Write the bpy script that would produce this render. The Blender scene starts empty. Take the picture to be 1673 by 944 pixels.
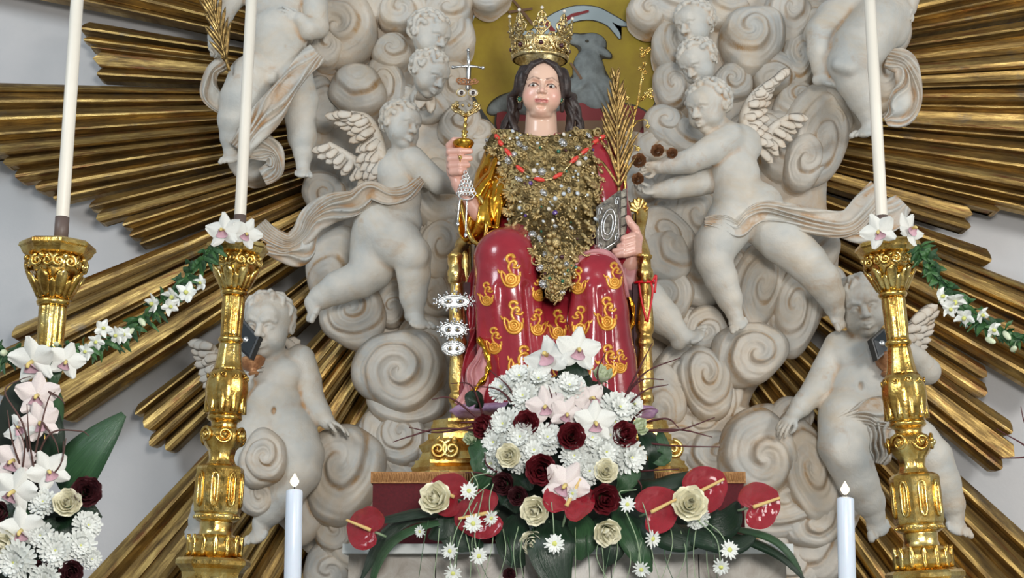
import bpy, math, random
import numpy as np
from mathutils import Vector, Matrix, Euler, Quaternion
from mathutils.bvhtree import BVHTree

# ------------------------------------------------------------------ camera, world, lights, exposure
SC = bpy.context.scene
COL = SC.collection
FPX = 2300.0                      # focal length in pixels of the 1673 px wide frame
TILT = math.radians(13.0)         # the photographer looks up at the statue
CAMZ = 1.6
cam_d = bpy.data.cameras.new('camera'); cam_d.sensor_width = 36.0; cam_d.lens = 36.0 * FPX / 1673.0
cam_d.clip_start = 0.05; cam_d.clip_end = 100
cam = bpy.data.objects.new('camera', cam_d); COL.objects.link(cam)
cam.location = (0, 0, CAMZ); cam.rotation_euler = (math.pi / 2 + TILT, 0, 0)
SC.camera = cam

W = bpy.data.worlds.new('world'); SC.world = W; W.use_nodes = True
W.node_tree.nodes['Background'].inputs[0].default_value = (0.86, 0.93, 1.0, 1)
W.node_tree.nodes['Background'].inputs[1].default_value = 0.33

def area_light(name, loc, target, size, power, color=(1, 1, 1), size_y=None):
    l = bpy.data.lights.new(name, 'AREA'); l.energy = power; l.color = color; l.size = size
    if size_y: l.shape = 'RECTANGLE'; l.size_y = size_y
    o = bpy.data.objects.new(name, l); COL.objects.link(o); o.location = loc
    o.rotation_euler = (Vector(target) - Vector(loc)).to_track_quat('-Z', 'Y').to_euler()
    return o
area_light('floodlight_front', (0.40, 0.1, 2.35), (0, 5, 2.6), 0.55, 112, (1.0, 0.95, 0.89))
area_light('window_light_left', (-4.0, 0.0, 5.2), (0, 5, 2.6), 1.6, 130, (0.86, 0.94, 1.0))
area_light('window_light_right', (4.4, 1.0, 3.6), (0.4, 5, 2.3), 1.2, 105, (1.0, 0.97, 0.92))
SC.view_settings.view_transform = 'Standard'; SC.view_settings.look = 'None'
SC.view_settings.gamma = 1.0; SC.view_settings.use_curve_mapping = False
SC.view_settings.exposure = 0.0

# ------------------------------------------------------------------ pixel -> point at a real distance
CT, ST = math.cos(TILT), math.sin(TILT)
def P(px, py, Y):
    u = (px - 836.5) / FPX; v = (472.0 - py) / FPX
    t = Y / (CT - v * ST)
    return np.array((u * t, Y, CAMZ + (ST + v * CT) * t))
def S(Y): return Y / (FPX * 0.974)
def V(dx, dy, d=0.0): return np.array((dx, -d, -dy), float)     # picture direction -> world direction
def unit(v): v = np.asarray(v, float); return v / (np.linalg.norm(v) + 1e-12)

# ------------------------------------------------------------------ objects
LOC = {}
def props(o, label=None, cat=None, group=None, kind=None):
    if label: o['label'] = label
    if cat: o['category'] = cat
    if group: o['group'] = group
    if kind: o['kind'] = kind
    return o
def thing(name, loc, label, cat, group=None):
    o = bpy.data.objects.new(name, None); COL.objects.link(o); o.empty_display_size = 0.05
    o.location = Vector(loc); LOC[o.name] = np.array(loc, float)
    return props(o, label, cat, group)
def mesh_np(name, v, f, smooth=True, uv=None, col=None):
    v = np.ascontiguousarray(v, np.float32); me = bpy.data.meshes.new(name)
    if isinstance(f, np.ndarray):
        n, c = f.shape
        me.vertices.add(len(v)); me.vertices.foreach_set('co', v.ravel())
        me.loops.add(n * c); me.loops.foreach_set('vertex_index', np.ascontiguousarray(f, np.int32).ravel())
        me.polygons.add(n); me.polygons.foreach_set('loop_start', np.arange(0, n * c, c, dtype=np.int32))
        me.polygons.foreach_set('loop_total', np.full(n, c, np.int32))
        me.update(calc_edges=True)
    else:
        me.from_pydata([tuple(x) for x in v], [], [tuple(x) for x in f])
    if uv is not None:
        l = np.empty(len(me.loops), np.int32); me.loops.foreach_get('vertex_index', l)
        ul = me.uv_layers.new(name='UVMap'); ul.data.foreach_set('uv', np.ascontiguousarray(uv[l], np.float32).ravel())
    if col is not None:
        a = me.color_attributes.new('Col', 'FLOAT_COLOR', 'POINT')
        c4 = np.ones((len(v), 4), np.float32); c4[:, :3] = col; a.data.foreach_set('color', c4.ravel())
    if smooth: me.polygons.foreach_set('use_smooth', np.ones(len(me.polygons), bool))
    me.update(); return me
def link(name, me, mat, parent=None, loc=None):
    """mesh already in local space of its parent / origin"""
    o = bpy.data.objects.new(name, me); COL.objects.link(o)
    if mat is not None and not len(me.materials): me.materials.append(mat)
    if parent is not None: o.parent = parent
    if loc is not None: o.location = Vector(loc)
    return o
def obj(name, v, f, mat, parent=None, smooth=True, uv=None, col=None, origin=None):
    """vertices given in world space"""
    v = np.asarray(v, float)
    if parent is not None: L = LOC[parent.name]
    else: L = np.array(origin, float) if origin is not None else np.array(((v[:, 0].min() + v[:, 0].max()) / 2, (v[:, 1].min() + v[:, 1].max()) / 2, v[:, 2].min()))
    o = link(name, mesh_np(name, v - L, f, smooth, uv, col), mat, parent)
    if parent is None: o.location = Vector(L)
    LOC[o.name] = L
    return o

class MB:
    """collects simple shapes into one mesh"""
    def __init__(s): s.v = []; s.f = []; s.n = 0
    def add(s, v, f):
        v = np.asarray(v, float); s.v.append(v); s.f += [tuple(int(i) + s.n for i in q) for q in f]; s.n += len(v); return s
    def arrays(s): return np.concatenate(s.v), s.f
    def obj(s, name, mat, parent=None, smooth=True, **k):
        v, f = s.arrays(); return obj(name, v, f, mat, parent, smooth, **k)

def grid_faces(n, m, closed_m=False, flip=False):
    f = []
    for i in range(n - 1):
        for j in range(m if closed_m else m - 1):
            a = i * m + j; b = i * m + (j + 1) % m; c = (i + 1) * m + (j + 1) % m; d = (i + 1) * m + j
            f.append((a, b, c, d) if not flip else (d, c, b, a))
    return f
def box(c, size):
    c = np.asarray(c, float); s = np.asarray(size, float) / 2
    v = [c + s * np.array((x, y, z)) for x in (-1, 1) for y in (-1, 1) for z in (-1, 1)]
    return np.array(v), [(0, 1, 3, 2), (4, 6, 7, 5), (0, 4, 5, 1), (2, 3, 7, 6), (0, 2, 6, 4), (1, 5, 7, 3)]
def bbox_mesh(x0, x1, y0, y1, z0, z1):
    return box(((x0 + x1) / 2, (y0 + y1) / 2, (z0 + z1) / 2), (x1 - x0, y1 - y0, z1 - z0))
def catmull(pts, n):
    """smooth path through rows of pts, n samples"""
    p = np.asarray(pts, float)
    if len(p) == 2: t = np.linspace(0, 1, n)[:, None]; return p[0] * (1 - t) + p[1] * t
    q = np.vstack([2 * p[0] - p[1], p, 2 * p[-1] - p[-2]]); out = []
    for u in np.linspace(0, len(p) - 1 - 1e-6, n):
        i = int(u); t = u - i; a, b, c, d = q[i], q[i + 1], q[i + 2], q[i + 3]
        out.append(0.5 * (2 * b + (c - a) * t + (2 * a - 5 * b + 4 * c - d) * t * t + (3 * b - a - 3 * c + d) * t ** 3))
    return np.array(out)
def tube(pts, rad, sides=8, cap=True):
    """tube along world points; rad scalar or list"""
    p = np.asarray(pts, float); n = len(p); r = np.broadcast_to(np.asarray(rad, float), (n,))
    t = np.gradient(p, axis=0); t /= np.linalg.norm(t, axis=1)[:, None] + 1e-12
    ref = np.array((0.0, 1.0, 0.0)) if abs(t[0][1]) < 0.9 else np.array((1.0, 0, 0))
    u = unit(np.cross(t[0], ref)); vs = []
    for i in range(n):
        u = unit(u - t[i] * np.dot(u, t[i])); w = np.cross(t[i], u)
        for k in range(sides):
            a = 2 * math.pi * k / sides; vs.append(p[i] + r[i] * (math.cos(a) * u + math.sin(a) * w))
    f = grid_faces(n, sides, True, True)
    if cap: f += [tuple(range(sides)), tuple(range((n - 1) * sides + sides - 1, (n - 1) * sides - 1, -1))]
    return np.array(vs), f
def sphere(c, r, nu=10, nv=7, R=None):
    r = np.broadcast_to(np.asarray(r, float), (3,)); v = []
    for i in range(nv):
        th = math.pi * (i + 0.0) / (nv - 1); th = min(max(th, 0.02), math.pi - 0.02)
        for j in range(nu):
            a = 2 * math.pi * j / nu; v.append((r[0] * math.sin(th) * math.cos(a), r[1] * math.sin(th) * math.sin(a), r[2] * math.cos(th)))
    v = np.array(v)
    if R is not None: v = v @ np.asarray(R).T
    f = grid_faces(nv, nu, True, True); f += [tuple(range(nu)), tuple(range(nu * nv - 1, nu * nv - nu - 1, -1))]
    return v + np.asarray(c, float), f
def lathe(axis_a, axis_b, prof, n=32, mod=None, cap=True):
    """prof rows (t along a->b in metres, radius); mod(theta, t) multiplies the radius"""
    a = np.asarray(axis_a, float); d = unit(np.asarray(axis_b, float) - a)
    u = unit(np.cross(d, (0, 1, 0))); w = np.cross(d, u); v = []
    for (t, r) in prof:
        for k in range(n):
            th = 2 * math.pi * k / n; rr = r * (mod(th, t) if mod else 1.0)
            v.append(a + d * t + rr * (math.cos(th) * u + math.sin(th) * w))
    f = grid_faces(len(prof), n, True)
    if cap: f += [tuple(range(n - 1, -1, -1)), tuple(range((len(prof) - 1) * n, len(prof) * n))]
    return np.array(v), f
def spiral_pts(c, u, w, r0, turns, hand=1, n=26, start=0.0, rise=None):
    """flat spiral from radius r0 to the centre c in plane u,w"""
    out = []
    for i in range(n):
        t = i / (n - 1); a = start + hand * turns * 2 * math.pi * t; r = r0 * (1 - 0.88 * t)
        p = c + r * (math.cos(a) * u + math.sin(a) * w)
        if rise is not None: p = p + rise * t
        out.append(p)
    return np.array(out)

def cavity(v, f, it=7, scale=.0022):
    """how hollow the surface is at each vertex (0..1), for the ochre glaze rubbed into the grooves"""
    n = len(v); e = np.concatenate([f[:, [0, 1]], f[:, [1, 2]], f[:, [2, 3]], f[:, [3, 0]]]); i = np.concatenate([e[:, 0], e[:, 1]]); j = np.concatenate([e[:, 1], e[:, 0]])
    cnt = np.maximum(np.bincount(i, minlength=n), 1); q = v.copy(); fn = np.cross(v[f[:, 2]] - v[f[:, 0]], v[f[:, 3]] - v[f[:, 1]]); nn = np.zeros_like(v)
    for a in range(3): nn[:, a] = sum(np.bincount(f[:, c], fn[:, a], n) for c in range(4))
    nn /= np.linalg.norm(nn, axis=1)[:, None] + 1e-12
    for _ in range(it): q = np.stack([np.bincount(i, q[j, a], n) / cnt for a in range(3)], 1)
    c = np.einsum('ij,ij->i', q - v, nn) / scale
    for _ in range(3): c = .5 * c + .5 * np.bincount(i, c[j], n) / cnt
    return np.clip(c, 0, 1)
# ------------------------------------------------------------------ sculpting with distance fields
def surface_nets(F, origin, h):
    ins = F < 0
    c = np.zeros(tuple(n - 1 for n in F.shape), np.int8)
    for i in (0, 1):
        for j in (0, 1):
            for k in (0, 1):
                c += ins[i:F.shape[0] - 1 + i, j:F.shape[1] - 1 + j, k:F.shape[2] - 1 + k]
    act = (c > 0) & (c < 8); ijk = np.argwhere(act); idx = np.full(c.shape, -1, np.int32); idx[act] = np.arange(len(ijk))
    cs = [(i, j, k) for i in (0, 1) for j in (0, 1) for k in (0, 1)]
    val = {q: F[ijk[:, 0] + q[0], ijk[:, 1] + q[1], ijk[:, 2] + q[2]] for q in cs}
    acc = np.zeros((len(ijk), 3)); cnt = np.zeros(len(ijk))
    for a in cs:
        for ax in range(3):
            if a[ax]: continue
            b = list(a); b[ax] = 1; b = tuple(b)
            va, vb = val[a], val[b]; m = (va < 0) != (vb < 0)
            t = np.where(m, va / np.where(m, va - vb, 1), 0)
            p = np.tile(np.array(a, float), (len(ijk), 1)); p[:, ax] += t
            acc[m] += p[m]; cnt[m] += 1
    v = (ijk + acc / cnt[:, None]) * h + origin
    fs = []
    for ax in range(3):
        o1, o2 = (ax + 1) % 3, (ax + 2) % 3
        sl0 = [slice(None)] * 3; sl1 = [slice(None)] * 3; sl0[ax] = slice(0, -1); sl1[ax] = slice(1, None)
        d = ins[tuple(sl0)].astype(np.int8) - ins[tuple(sl1)]
        e = np.argwhere(d != 0); s = d[d != 0]
        ok = (e[:, o1] >= 1) & (e[:, o2] >= 1) & (e[:, o1] < F.shape[o1] - 1) & (e[:, o2] < F.shape[o2] - 1)
        e = e[ok]; s = s[ok]
        def cell(a, b):
            q = e.copy(); q[:, o1] -= a; q[:, o2] -= b; return idx[q[:, 0], q[:, 1], q[:, 2]]
        q = np.stack([cell(1, 1), cell(0, 1), cell(0, 0), cell(1, 0)], 1)
        q[s < 0] = q[s < 0][:, ::-1]; fs.append(q)
    return v, np.concatenate(fs)

I3 = np.eye(3)
class Sculpt:
    def __init__(s, vox, Y0=0.0): s.vox = vox; s.Y0 = Y0; s.ops = []; s.k = 0.008; s.px = S(Y0) if Y0 else 1
    def pt(s, px, py, d=0.0): return P(px, py, s.Y0 - d * s.px)
    def seg(s, a, b, ra, rb, k=None, mode=1):
        a = np.asarray(a, float); b = np.asarray(b, float); k = s.k if k is None else k
        ba = b - a; L2 = max(float(ba @ ba), 1e-12)
        def fn(x, y, z):
            px, py, pz = x - a[0], y - a[1], z - a[2]
            t = np.clip((px * ba[0] + py * ba[1] + pz * ba[2]) / L2, 0, 1)
            return np.sqrt((px - t * ba[0]) ** 2 + (py - t * ba[1]) ** 2 + (pz - t * ba[2]) ** 2) - (ra + (rb - ra) * t)
        r = max(ra, rb); s.ops.append((np.minimum(a, b) - r, np.maximum(a, b) + r, fn, k, mode)); return s
    def chain(s, pts, rs, k=None, mode=1):
        rs = np.broadcast_to(np.asarray(rs, float), (len(pts),)); k = s.k if k is None else k; m = len(s.ops)
        for i in range(len(pts) - 1): s.seg(pts[i], pts[i + 1], rs[i], rs[i + 1], k, mode)
        sub = s.ops[m:]; s.ops = s.ops[:m]; kin = k * .4 if len(pts) < 9 else 0.0
        def fn(x, y, z):
            d = sub[0][2](x, y, z)
            for o in sub[1:]:
                e = o[2](x, y, z)
                if kin: hh = np.maximum(kin - np.abs(d - e), 0) / kin; d = np.minimum(d, e) - hh * hh * kin * .25
                else: d = np.minimum(d, e)
            return d
        s.ops.append((np.min([o[0] for o in sub], axis=0), np.max([o[1] for o in sub], axis=0), fn, k, mode)); return s
    def limb(s, rows, k=None, mode=1, smooth=0):
        """rows (px, py, d, radius px)"""
        r = np.asarray(rows, float)
        if smooth: r = catmull(r, smooth)
        return s.chain([s.pt(*q[:3]) for q in r], [q[3] * s.px for q in r], k, mode)
    def ell(s, c, r, R=I3, k=None, mode=1):
        c = np.asarray(c, float); r = np.broadcast_to(np.asarray(r, float), (3,)); R = np.asarray(R, float); k = s.k if k is None else k
        def fn(x, y, z):
            px, py, pz = x - c[0], y - c[1], z - c[2]
            q = [(px * R[0, i] + py * R[1, i] + pz * R[2, i]) for i in range(3)]
            k0 = np.sqrt((q[0] / r[0]) ** 2 + (q[1] / r[1]) ** 2 + (q[2] / r[2]) ** 2)
            k1 = np.sqrt((q[0] / r[0] ** 2) ** 2 + (q[1] / r[1] ** 2) ** 2 + (q[2] / r[2] ** 2) ** 2)
            return k0 * (k0 - 1) / np.maximum(k1, 1e-9)
        ext = np.abs(R) @ r
        s.ops.append((c - ext, c + ext, fn, k, mode)); return s
    def blob(s, px, py, d, rx, ry, rz, rot=0.0, k=None, mode=1):
        """ellipsoid with pixel radii, turned by rot degrees in the picture plane (clockwise)"""
        a = math.radians(rot); ca, sa = math.cos(a), math.sin(a)
        R = np.stack([V(ca, sa), V(-sa, ca), V(0, 0, 1)], 1)
        return s.ell(s.pt(px, py, d), (rx * s.px, ry * s.px, rz * s.px), R, k, mode)
    def build(s, post=None):
        lo = np.min([o[0] for o in s.ops if o[4] > 0], axis=0) - 3 * s.vox - 0.004; hi = np.max([o[1] for o in s.ops if o[4] > 0], axis=0) + 3 * s.vox + 0.004
        n = np.ceil((hi - lo) / s.vox).astype(int) + 1; F = np.full(tuple(n), 0.5, np.float32)
        ax = [(lo[i] + np.arange(n[i]) * s.vox).astype(np.float32) for i in range(3)]
        for (a, b, fn, k, mode) in s.ops:
            m = abs(k) + 2.5 * s.vox
            i0 = np.clip(np.floor((a - m - lo) / s.vox).astype(int), 0, n - 1); i1 = np.clip(np.ceil((b + m - lo) / s.vox).astype(int) + 1, 1, n)
            if (i1 <= i0).any(): continue
            sl = tuple(slice(p, q) for p, q in zip(i0, i1)); G = F[sl]
            d = fn(ax[0][sl[0]][:, None, None], ax[1][sl[1]][None, :, None], ax[2][sl[2]][None, None, :]).astype(np.float32)
            if mode > 0:
                hh = np.maximum(k - np.abs(G - d), 0) / max(k, 1e-6); F[sl] = np.minimum(G, d) - hh * hh * k * 0.25
            else:
                hh = np.maximum(k - np.abs(G + d), 0) / max(k, 1e-6); F[sl] = np.maximum(G, -d) + hh * hh * k * 0.25
        if post is not None: F = post(F, ax)
        return surface_nets(F, lo, s.vox)

RB = np.array(((1.0, 0, 0), (0, 0, -1.0), (0, 1.0, 0)))       # columns: right, up, towards the viewer
def frame(yaw=0, pitch=0, roll=0):
    """yaw>0 turns to the viewer's right, pitch>0 looks down, roll>0 tilts to the viewer's left"""
    y, p, r = map(math.radians, (yaw, pitch, roll))
    Ry = np.array(((math.cos(y), 0, math.sin(y)), (0, 1, 0), (-math.sin(y), 0, math.cos(y))))
    Rx = np.array(((1, 0, 0), (0, math.cos(p), -math.sin(p)), (0, math.sin(p), math.cos(p))))
    Rz = np.array(((math.cos(r), -math.sin(r), 0), (math.sin(r), math.cos(r), 0), (0, 0, 1)))
    return RB @ Rz @ Ry @ Rx
def basis(ydir, zdir):
    """columns x,y,z with y along ydir and z near zdir"""
    y = unit(ydir); z = np.asarray(zdir, float); z = unit(z - y * (z @ y)); return np.stack([np.cross(y, z), y, z], 1)
class Tpl:
    """local helper that writes shapes of a template into a sculpt"""
    def __init__(s, sc, o, R, size): s.sc, s.o, s.R, s.q = sc, np.asarray(o, float), R, size
    def w(s, p): return s.o + s.R @ (np.asarray(p, float) * s.q)
    def ell(s, c, r, k=0.05, mode=1, R2=None): s.sc.ell(s.w(c), np.broadcast_to(np.asarray(r, float), (3,)) * s.q, s.R if R2 is None else s.R @ R2, k * s.q, mode)
    def ch(s, pts, r, k=0.04, mode=1): s.sc.chain([s.w(p) for p in pts], np.broadcast_to(np.asarray(r, float), (len(pts),)) * s.q, k * s.q, mode)

def child_head(sc, c, size, yaw=0, pitch=0, roll=0, hair=True, seed=1, smooth_hair=False):
    pitch = pitch + 11
    """size = half the height of the head; putto head with sculpted eyes, nose, mouth, ears and curls"""
    T = Tpl(sc, c, frame(yaw, pitch, roll), size); rnd = random.Random(seed)
    T.ell((0, .22, -.16), (.80, .80, .92), .1)
    T.ell((0, -.22, .16), (.66, .74, .66), .25)
    for q in (-1, 1):
        T.ell((q * .36, -.40, .34), (.33, .32, .34), .18)
        T.ell((q * .28, .02, .86), (.22, .13, .16), .10, -1)
    T.ell((0, -.80, .46), (.24, .19, .24), .14)
    T.ell((0, .38, .60), (.48, .30, .24), .2)
    T.ch([(0, .10, .72), (0, -.20, .96)], (.085, .12), .09)
    for q in (-1, 1):
        T.ell((q * .115, -.25, .86), (.085, .075, .11), .05)
        T.ell((q * .06, -.31, .95), (.035, .03, .05), .02, -1)
        T.ell((q * .285, -.02, .64), (.155, .125, .14), .02)
        T.ch([(q * .13, .0, .765), (q * .22, .085, .785), (q * .33, .085, .755), (q * .43, .0, .67)], .03, .025)
        T.ch([(q * .14, -.03, .765), (q * .28, -.125, .765), (q * .42, -.03, .66)], .024, .02)
        T.ch([(q * .12, .20, .84), (q * .30, .26, .80), (q * .48, .17, .66)], .04, .09)
        T.ell((q * .80, -.12, -.08), (.09, .20, .15), .05); T.ell((q * .88, -.12, -.03), (.05, .11, .08), .03, -1)
    T.ell((0, -.545, .74), (.20, .13, .14), .12)
    T.ch([(-.19, -.545, .74), (-.07, -.495, .85), (0, -.515, .86), (.07, -.495, .85), (.19, -.545, .74)], (.02, .05, .05, .05, .02), .03)
    T.ch([(-.15, -.58, .76), (0, -.63, .85), (.15, -.58, .76)], (.03, .065, .03), .03)
    T.ch([(-.2, -.55, .80), (-.07, -.555, .895), (.07, -.555, .895), (.2, -.55, .80)], .02, .02, -1)
    if hair:
        n = 54
        for i in range(n):
            y = 1 - 1.55 * (i + .5) / n; ph = i * 2.39996
            x, z = math.sqrt(max(0, 1 - y * y)) * math.cos(ph), math.sqrt(max(0, 1 - y * y)) * math.sin(ph)
            if z > .35 and y < .62 + .1 * math.sin(5 * x): continue
            if z > .0 and y < .1 and abs(x) < .95: continue
            if y < -.35 and z > -.25: continue
            nrm = np.array((x, y, z)); c0 = np.array((0, .22, -.16)) + nrm * np.array((.80, .80, .92)); tx = unit(np.cross(nrm, (rnd.uniform(-1, 1), rnd.uniform(-1, 1), rnd.uniform(-1, 1)))); ty = np.cross(nrm, tx)
            if smooth_hair:
                dn = unit(np.array((0, -1, .2)) - nrm * (np.array((0, -1, .2)) @ nrm)); sd = np.cross(nrm, dn)
                T.ch([c0 - dn * .2, c0 + nrm * .03 + sd * rnd.uniform(-.1, .1), c0 + dn * .22 + sd * rnd.uniform(-.12, .12)], (.06, .10, .05), .05)
            else:
                back = np.array((.25 * x, .15 - .9 * abs(x), -1.0)) if y > .1 else np.array((.2 * x, -1.0, -.2)); dn = unit(back - nrm * (back @ nrm)); sd = np.cross(nrm, dn); ph0 = rnd.uniform(0, 6.28); A = rnd.uniform(.07, .14); LL = rnd.uniform(.42, .66)
                pts = [c0 + dn * LL * (t - .3) + sd * A * math.sin(ph0 + 6.5 * t) + nrm * (.03 + .07 * math.sin(ph0 * 2 + 6.5 * t) * t - .18 * (t - .3) ** 2) for t in np.linspace(0, 1, 9)]
                T.ch(pts, np.linspace(.125, .05, 9), .02)
    return T
def hand(sc, wrist, fdir, pnorm, size, thumb=1, curl=(18, 22, 24, 28), spread=6, tcurl=0.3, fat=1.0, bend=1.0):
    """fdir: direction of the fingers, pnorm: direction the palm faces, thumb: side (+1/-1 of local x)"""
    T = Tpl(sc, wrist, basis(fdir, pnorm), size)
    T.ell((0, .10, 0), (.24 * fat, .30, .18 * fat), .1)
    T.ell((0, .42, -.02), (.36, .40, .17 * fat), .1)
    T.ell((thumb * .24, .28, .10), (.15, .24, .13), .08)
    for i, (x, L, r) in enumerate(((.285, .70, .098), (.10, .80, .104), (-.09, .76, .10), (-.27, .58, .088))):
        x *= thumb; b = np.array((x, .74 - .12 * abs(i - 1.2) * .5, -.02)); pts = [b]; a = 0.0; p = b
        sp = math.radians(spread * (1.3 - i)) * thumb
        for j, (fr, cf) in enumerate(((.44, .6), (.31, 1.0), (.25, .8))):
            a += math.radians(curl[i] * cf * bend); st = fr * L
            p = p + np.array((math.sin(sp) * math.cos(a) * st, math.cos(sp) * math.cos(a) * st, math.sin(a) * st)); pts.append(p)
        T.ch(pts, (r * fat, r * .96 * fat, r * .88 * fat, r * .72 * fat), .025)
    T.ch([(thumb * .24, .22, .06), (thumb * (.46), .46, .12 + tcurl * .2), (thumb * (.52 - tcurl * .2), .68, .14 + tcurl * .5), (thumb * (.50 - tcurl * .5), .86, .14 + tcurl * .8)], (.14 * fat, .115 * fat, .10 * fat, .08 * fat), .04)
    return T
def foot(sc, ankle, tdir, up, size, big=1):
    """tdir towards the toes, up: instep direction, big: side of the big toe"""
    T = Tpl(sc, ankle, basis(tdir, up), size * 1.28)
    T.ell((0, -.18, -.22), (.32, .30, .28), .12); T.ell((0, .10, -.12), (.33, .42, .25), .15); T.ell((0, .46, -.26), (.43, .42, .19), .12)
    for i in range(5):
        x = big * (.25 - .125 * i); y = .90 - .035 * i * i * .5 - .02 * i
        T.ch([(x * 1.45, y - .2, -.22), (x * 1.6, y + .04, -.24)], (.10 if i else .13, .088 - .006 * i if i else .125), .012)
    return T
# ------------------------------------------------------------------ materials
def srgb(r, g, b):
    f = lambda c: (c / 255 / 12.92) if c <= 10 else ((c / 255 + 0.055) / 1.055) ** 2.4
    return (f(r), f(g), f(b), 1.0)
class NT:
    def __init__(s, name):
        s.m = bpy.data.materials.new(name); s.m.use_nodes = True; s.t = s.m.node_tree; s.b = s.t.nodes['Principled BSDF']
    def n(s, ty, **k):
        o = s.t.nodes.new(ty)
        for a, v in k.items(): setattr(o, a, v)
        return o
    def l(s, a, b): s.t.links.new(a, b)
    def tex(s, scale=(1, 1, 1), uv=False):
        c = s.n('ShaderNodeTexCoord'); m = s.n('ShaderNodeMapping'); m.inputs['Scale'].default_value = scale
        s.l(c.outputs['UV' if uv else 'Object'], m.inputs['Vector']); return m.outputs[0]
    def noise(s, vec, scale, detail=4, rough=.6, dist=0.0):
        o = s.n('ShaderNodeTexNoise'); o.inputs['Scale'].default_value = scale; o.inputs['Detail'].default_value = detail
        o.inputs['Roughness'].default_value = rough; o.inputs['Distortion'].default_value = dist; s.l(vec, o.inputs['Vector']); return o.outputs['Fac']
    def ramp(s, fac, stops):
        o = s.n('ShaderNodeValToRGB'); e = o.color_ramp.elements
        while len(e) < len(stops): e.new(0.5)
        for i, (p, c) in enumerate(stops): e[i].position = p; e[i].color = c if len(c) == 4 else (*c, 1)
        s.l(fac, o.inputs[0]); return o.outputs[0]
    def mix(s, fac, a, b, mode='MIX'):
        o = s.n('ShaderNodeMix', data_type='RGBA', blend_type=mode)
        if isinstance(fac, (int, float)): o.inputs[0].default_value = fac
        else: s.l(fac, o.inputs[0])
        for i, q in ((6, a), (7, b)):
            if isinstance(q, tuple): o.inputs[i].default_value = q
            else: s.l(q, o.inputs[i])
        return o.outputs[2]
    def math(s, op, a, b):
        o = s.n('ShaderNodeMath', operation=op)
        for i, q in enumerate((a, b)):
            if isinstance(q, (int, float)): o.inputs[i].default_value = q
            else: s.l(q, o.inputs[i])
        return o.outputs[0]
    def set(s, color=None, rough=None, metal=None, bump=None, bdist=0.002, bstr=1.0, **k):
        if color is not None:
            if isinstance(color, tuple): s.b.inputs['Base Color'].default_value = color
            else: s.l(color, s.b.inputs['Base Color'])
        if rough is not None:
            if isinstance(rough, (int, float)): s.b.inputs['Roughness'].default_value = rough
            else: s.l(rough, s.b.inputs['Roughness'])
        if metal is not None: s.b.inputs['Metallic'].default_value = metal
        if bump is not None:
            o = s.n('ShaderNodeBump'); o.inputs['Distance'].default_value = bdist; o.inputs['Strength'].default_value = bstr
            s.l(bump, o.inputs['Height']); s.l(o.outputs[0], s.b.inputs['Normal'])
        for a, v in k.items(): s.b.inputs[a.replace('_', ' ')].default_value = v
        return s.m
BW = lambda v: (v, v, v, 1)
def simple(name, c, rough=.5, metal=0.0, c2=None, scale=20.0, bump=0.0, bscale=60.0, **k):
    n = NT(name); t = n.tex()
    col = n.mix(n.ramp(n.noise(t, scale), ((.35, BW(0)), (.65, BW(1)))), c, c2) if c2 else c
    return n.set(col, rough, metal, n.noise(t, bscale) if bump else None, bump, **k)
def stone_mat(name, c1, c2, ochre, amount=.55, scale=1.0):
    """whitewashed stucco with blue-grey clouds and ochre glaze rubbed into its grooves"""
    n = NT(name); t = n.tex()
    base = n.mix(n.ramp(n.noise(t, 7 * scale, 3), ((.36, BW(0)), (.66, BW(1)))), c1, c2)
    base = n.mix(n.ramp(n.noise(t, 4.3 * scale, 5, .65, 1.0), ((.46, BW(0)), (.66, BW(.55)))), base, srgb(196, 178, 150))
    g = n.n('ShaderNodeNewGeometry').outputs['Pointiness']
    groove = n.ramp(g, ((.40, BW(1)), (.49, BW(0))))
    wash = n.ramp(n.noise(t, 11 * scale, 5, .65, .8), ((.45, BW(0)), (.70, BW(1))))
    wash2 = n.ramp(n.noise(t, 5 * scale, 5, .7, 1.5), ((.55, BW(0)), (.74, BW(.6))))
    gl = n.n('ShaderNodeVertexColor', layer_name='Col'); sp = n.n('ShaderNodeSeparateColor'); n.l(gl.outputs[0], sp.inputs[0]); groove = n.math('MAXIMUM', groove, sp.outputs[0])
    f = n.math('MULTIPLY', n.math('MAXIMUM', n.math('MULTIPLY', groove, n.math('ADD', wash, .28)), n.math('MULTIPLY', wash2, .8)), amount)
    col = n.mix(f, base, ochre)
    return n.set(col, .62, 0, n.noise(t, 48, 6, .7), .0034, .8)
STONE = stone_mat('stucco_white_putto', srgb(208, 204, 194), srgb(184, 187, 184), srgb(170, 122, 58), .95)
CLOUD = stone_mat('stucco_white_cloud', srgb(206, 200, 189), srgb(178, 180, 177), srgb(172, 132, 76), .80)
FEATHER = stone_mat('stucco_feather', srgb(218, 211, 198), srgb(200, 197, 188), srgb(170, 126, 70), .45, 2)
WALLM = simple('white_wall_paint', srgb(216, 216, 217), .85, 0, srgb(206, 208, 210), 3, .001, 40)
def gold_mat(name, c1, c2, c3, rough=(.22, .42), bump=.0012, bscale=60, scale=14, metal=1.0):
    n = NT(name); t = n.tex()
    f = n.noise(t, scale, 6, .7)
    col = n.ramp(f, ((.3, c3), (.48, c2), (.62, c1)))
    r = n.ramp(n.noise(t, 30, 4), ((.3, BW(rough[0])), (.7, BW(rough[1]))))
    return n.set(col, r, metal, n.noise(t, bscale, 4), bump)
GOLD = gold_mat('burnished_gold_leaf', srgb(232, 210, 138), srgb(212, 174, 92), srgb(150, 108, 50), (.16, .34), .0014, 70)
GOLDT = gold_mat('throne_gold_leaf', srgb(240, 216, 146), srgb(224, 188, 106), srgb(180, 122, 54), (.22, .4), .0018, 90)
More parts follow.
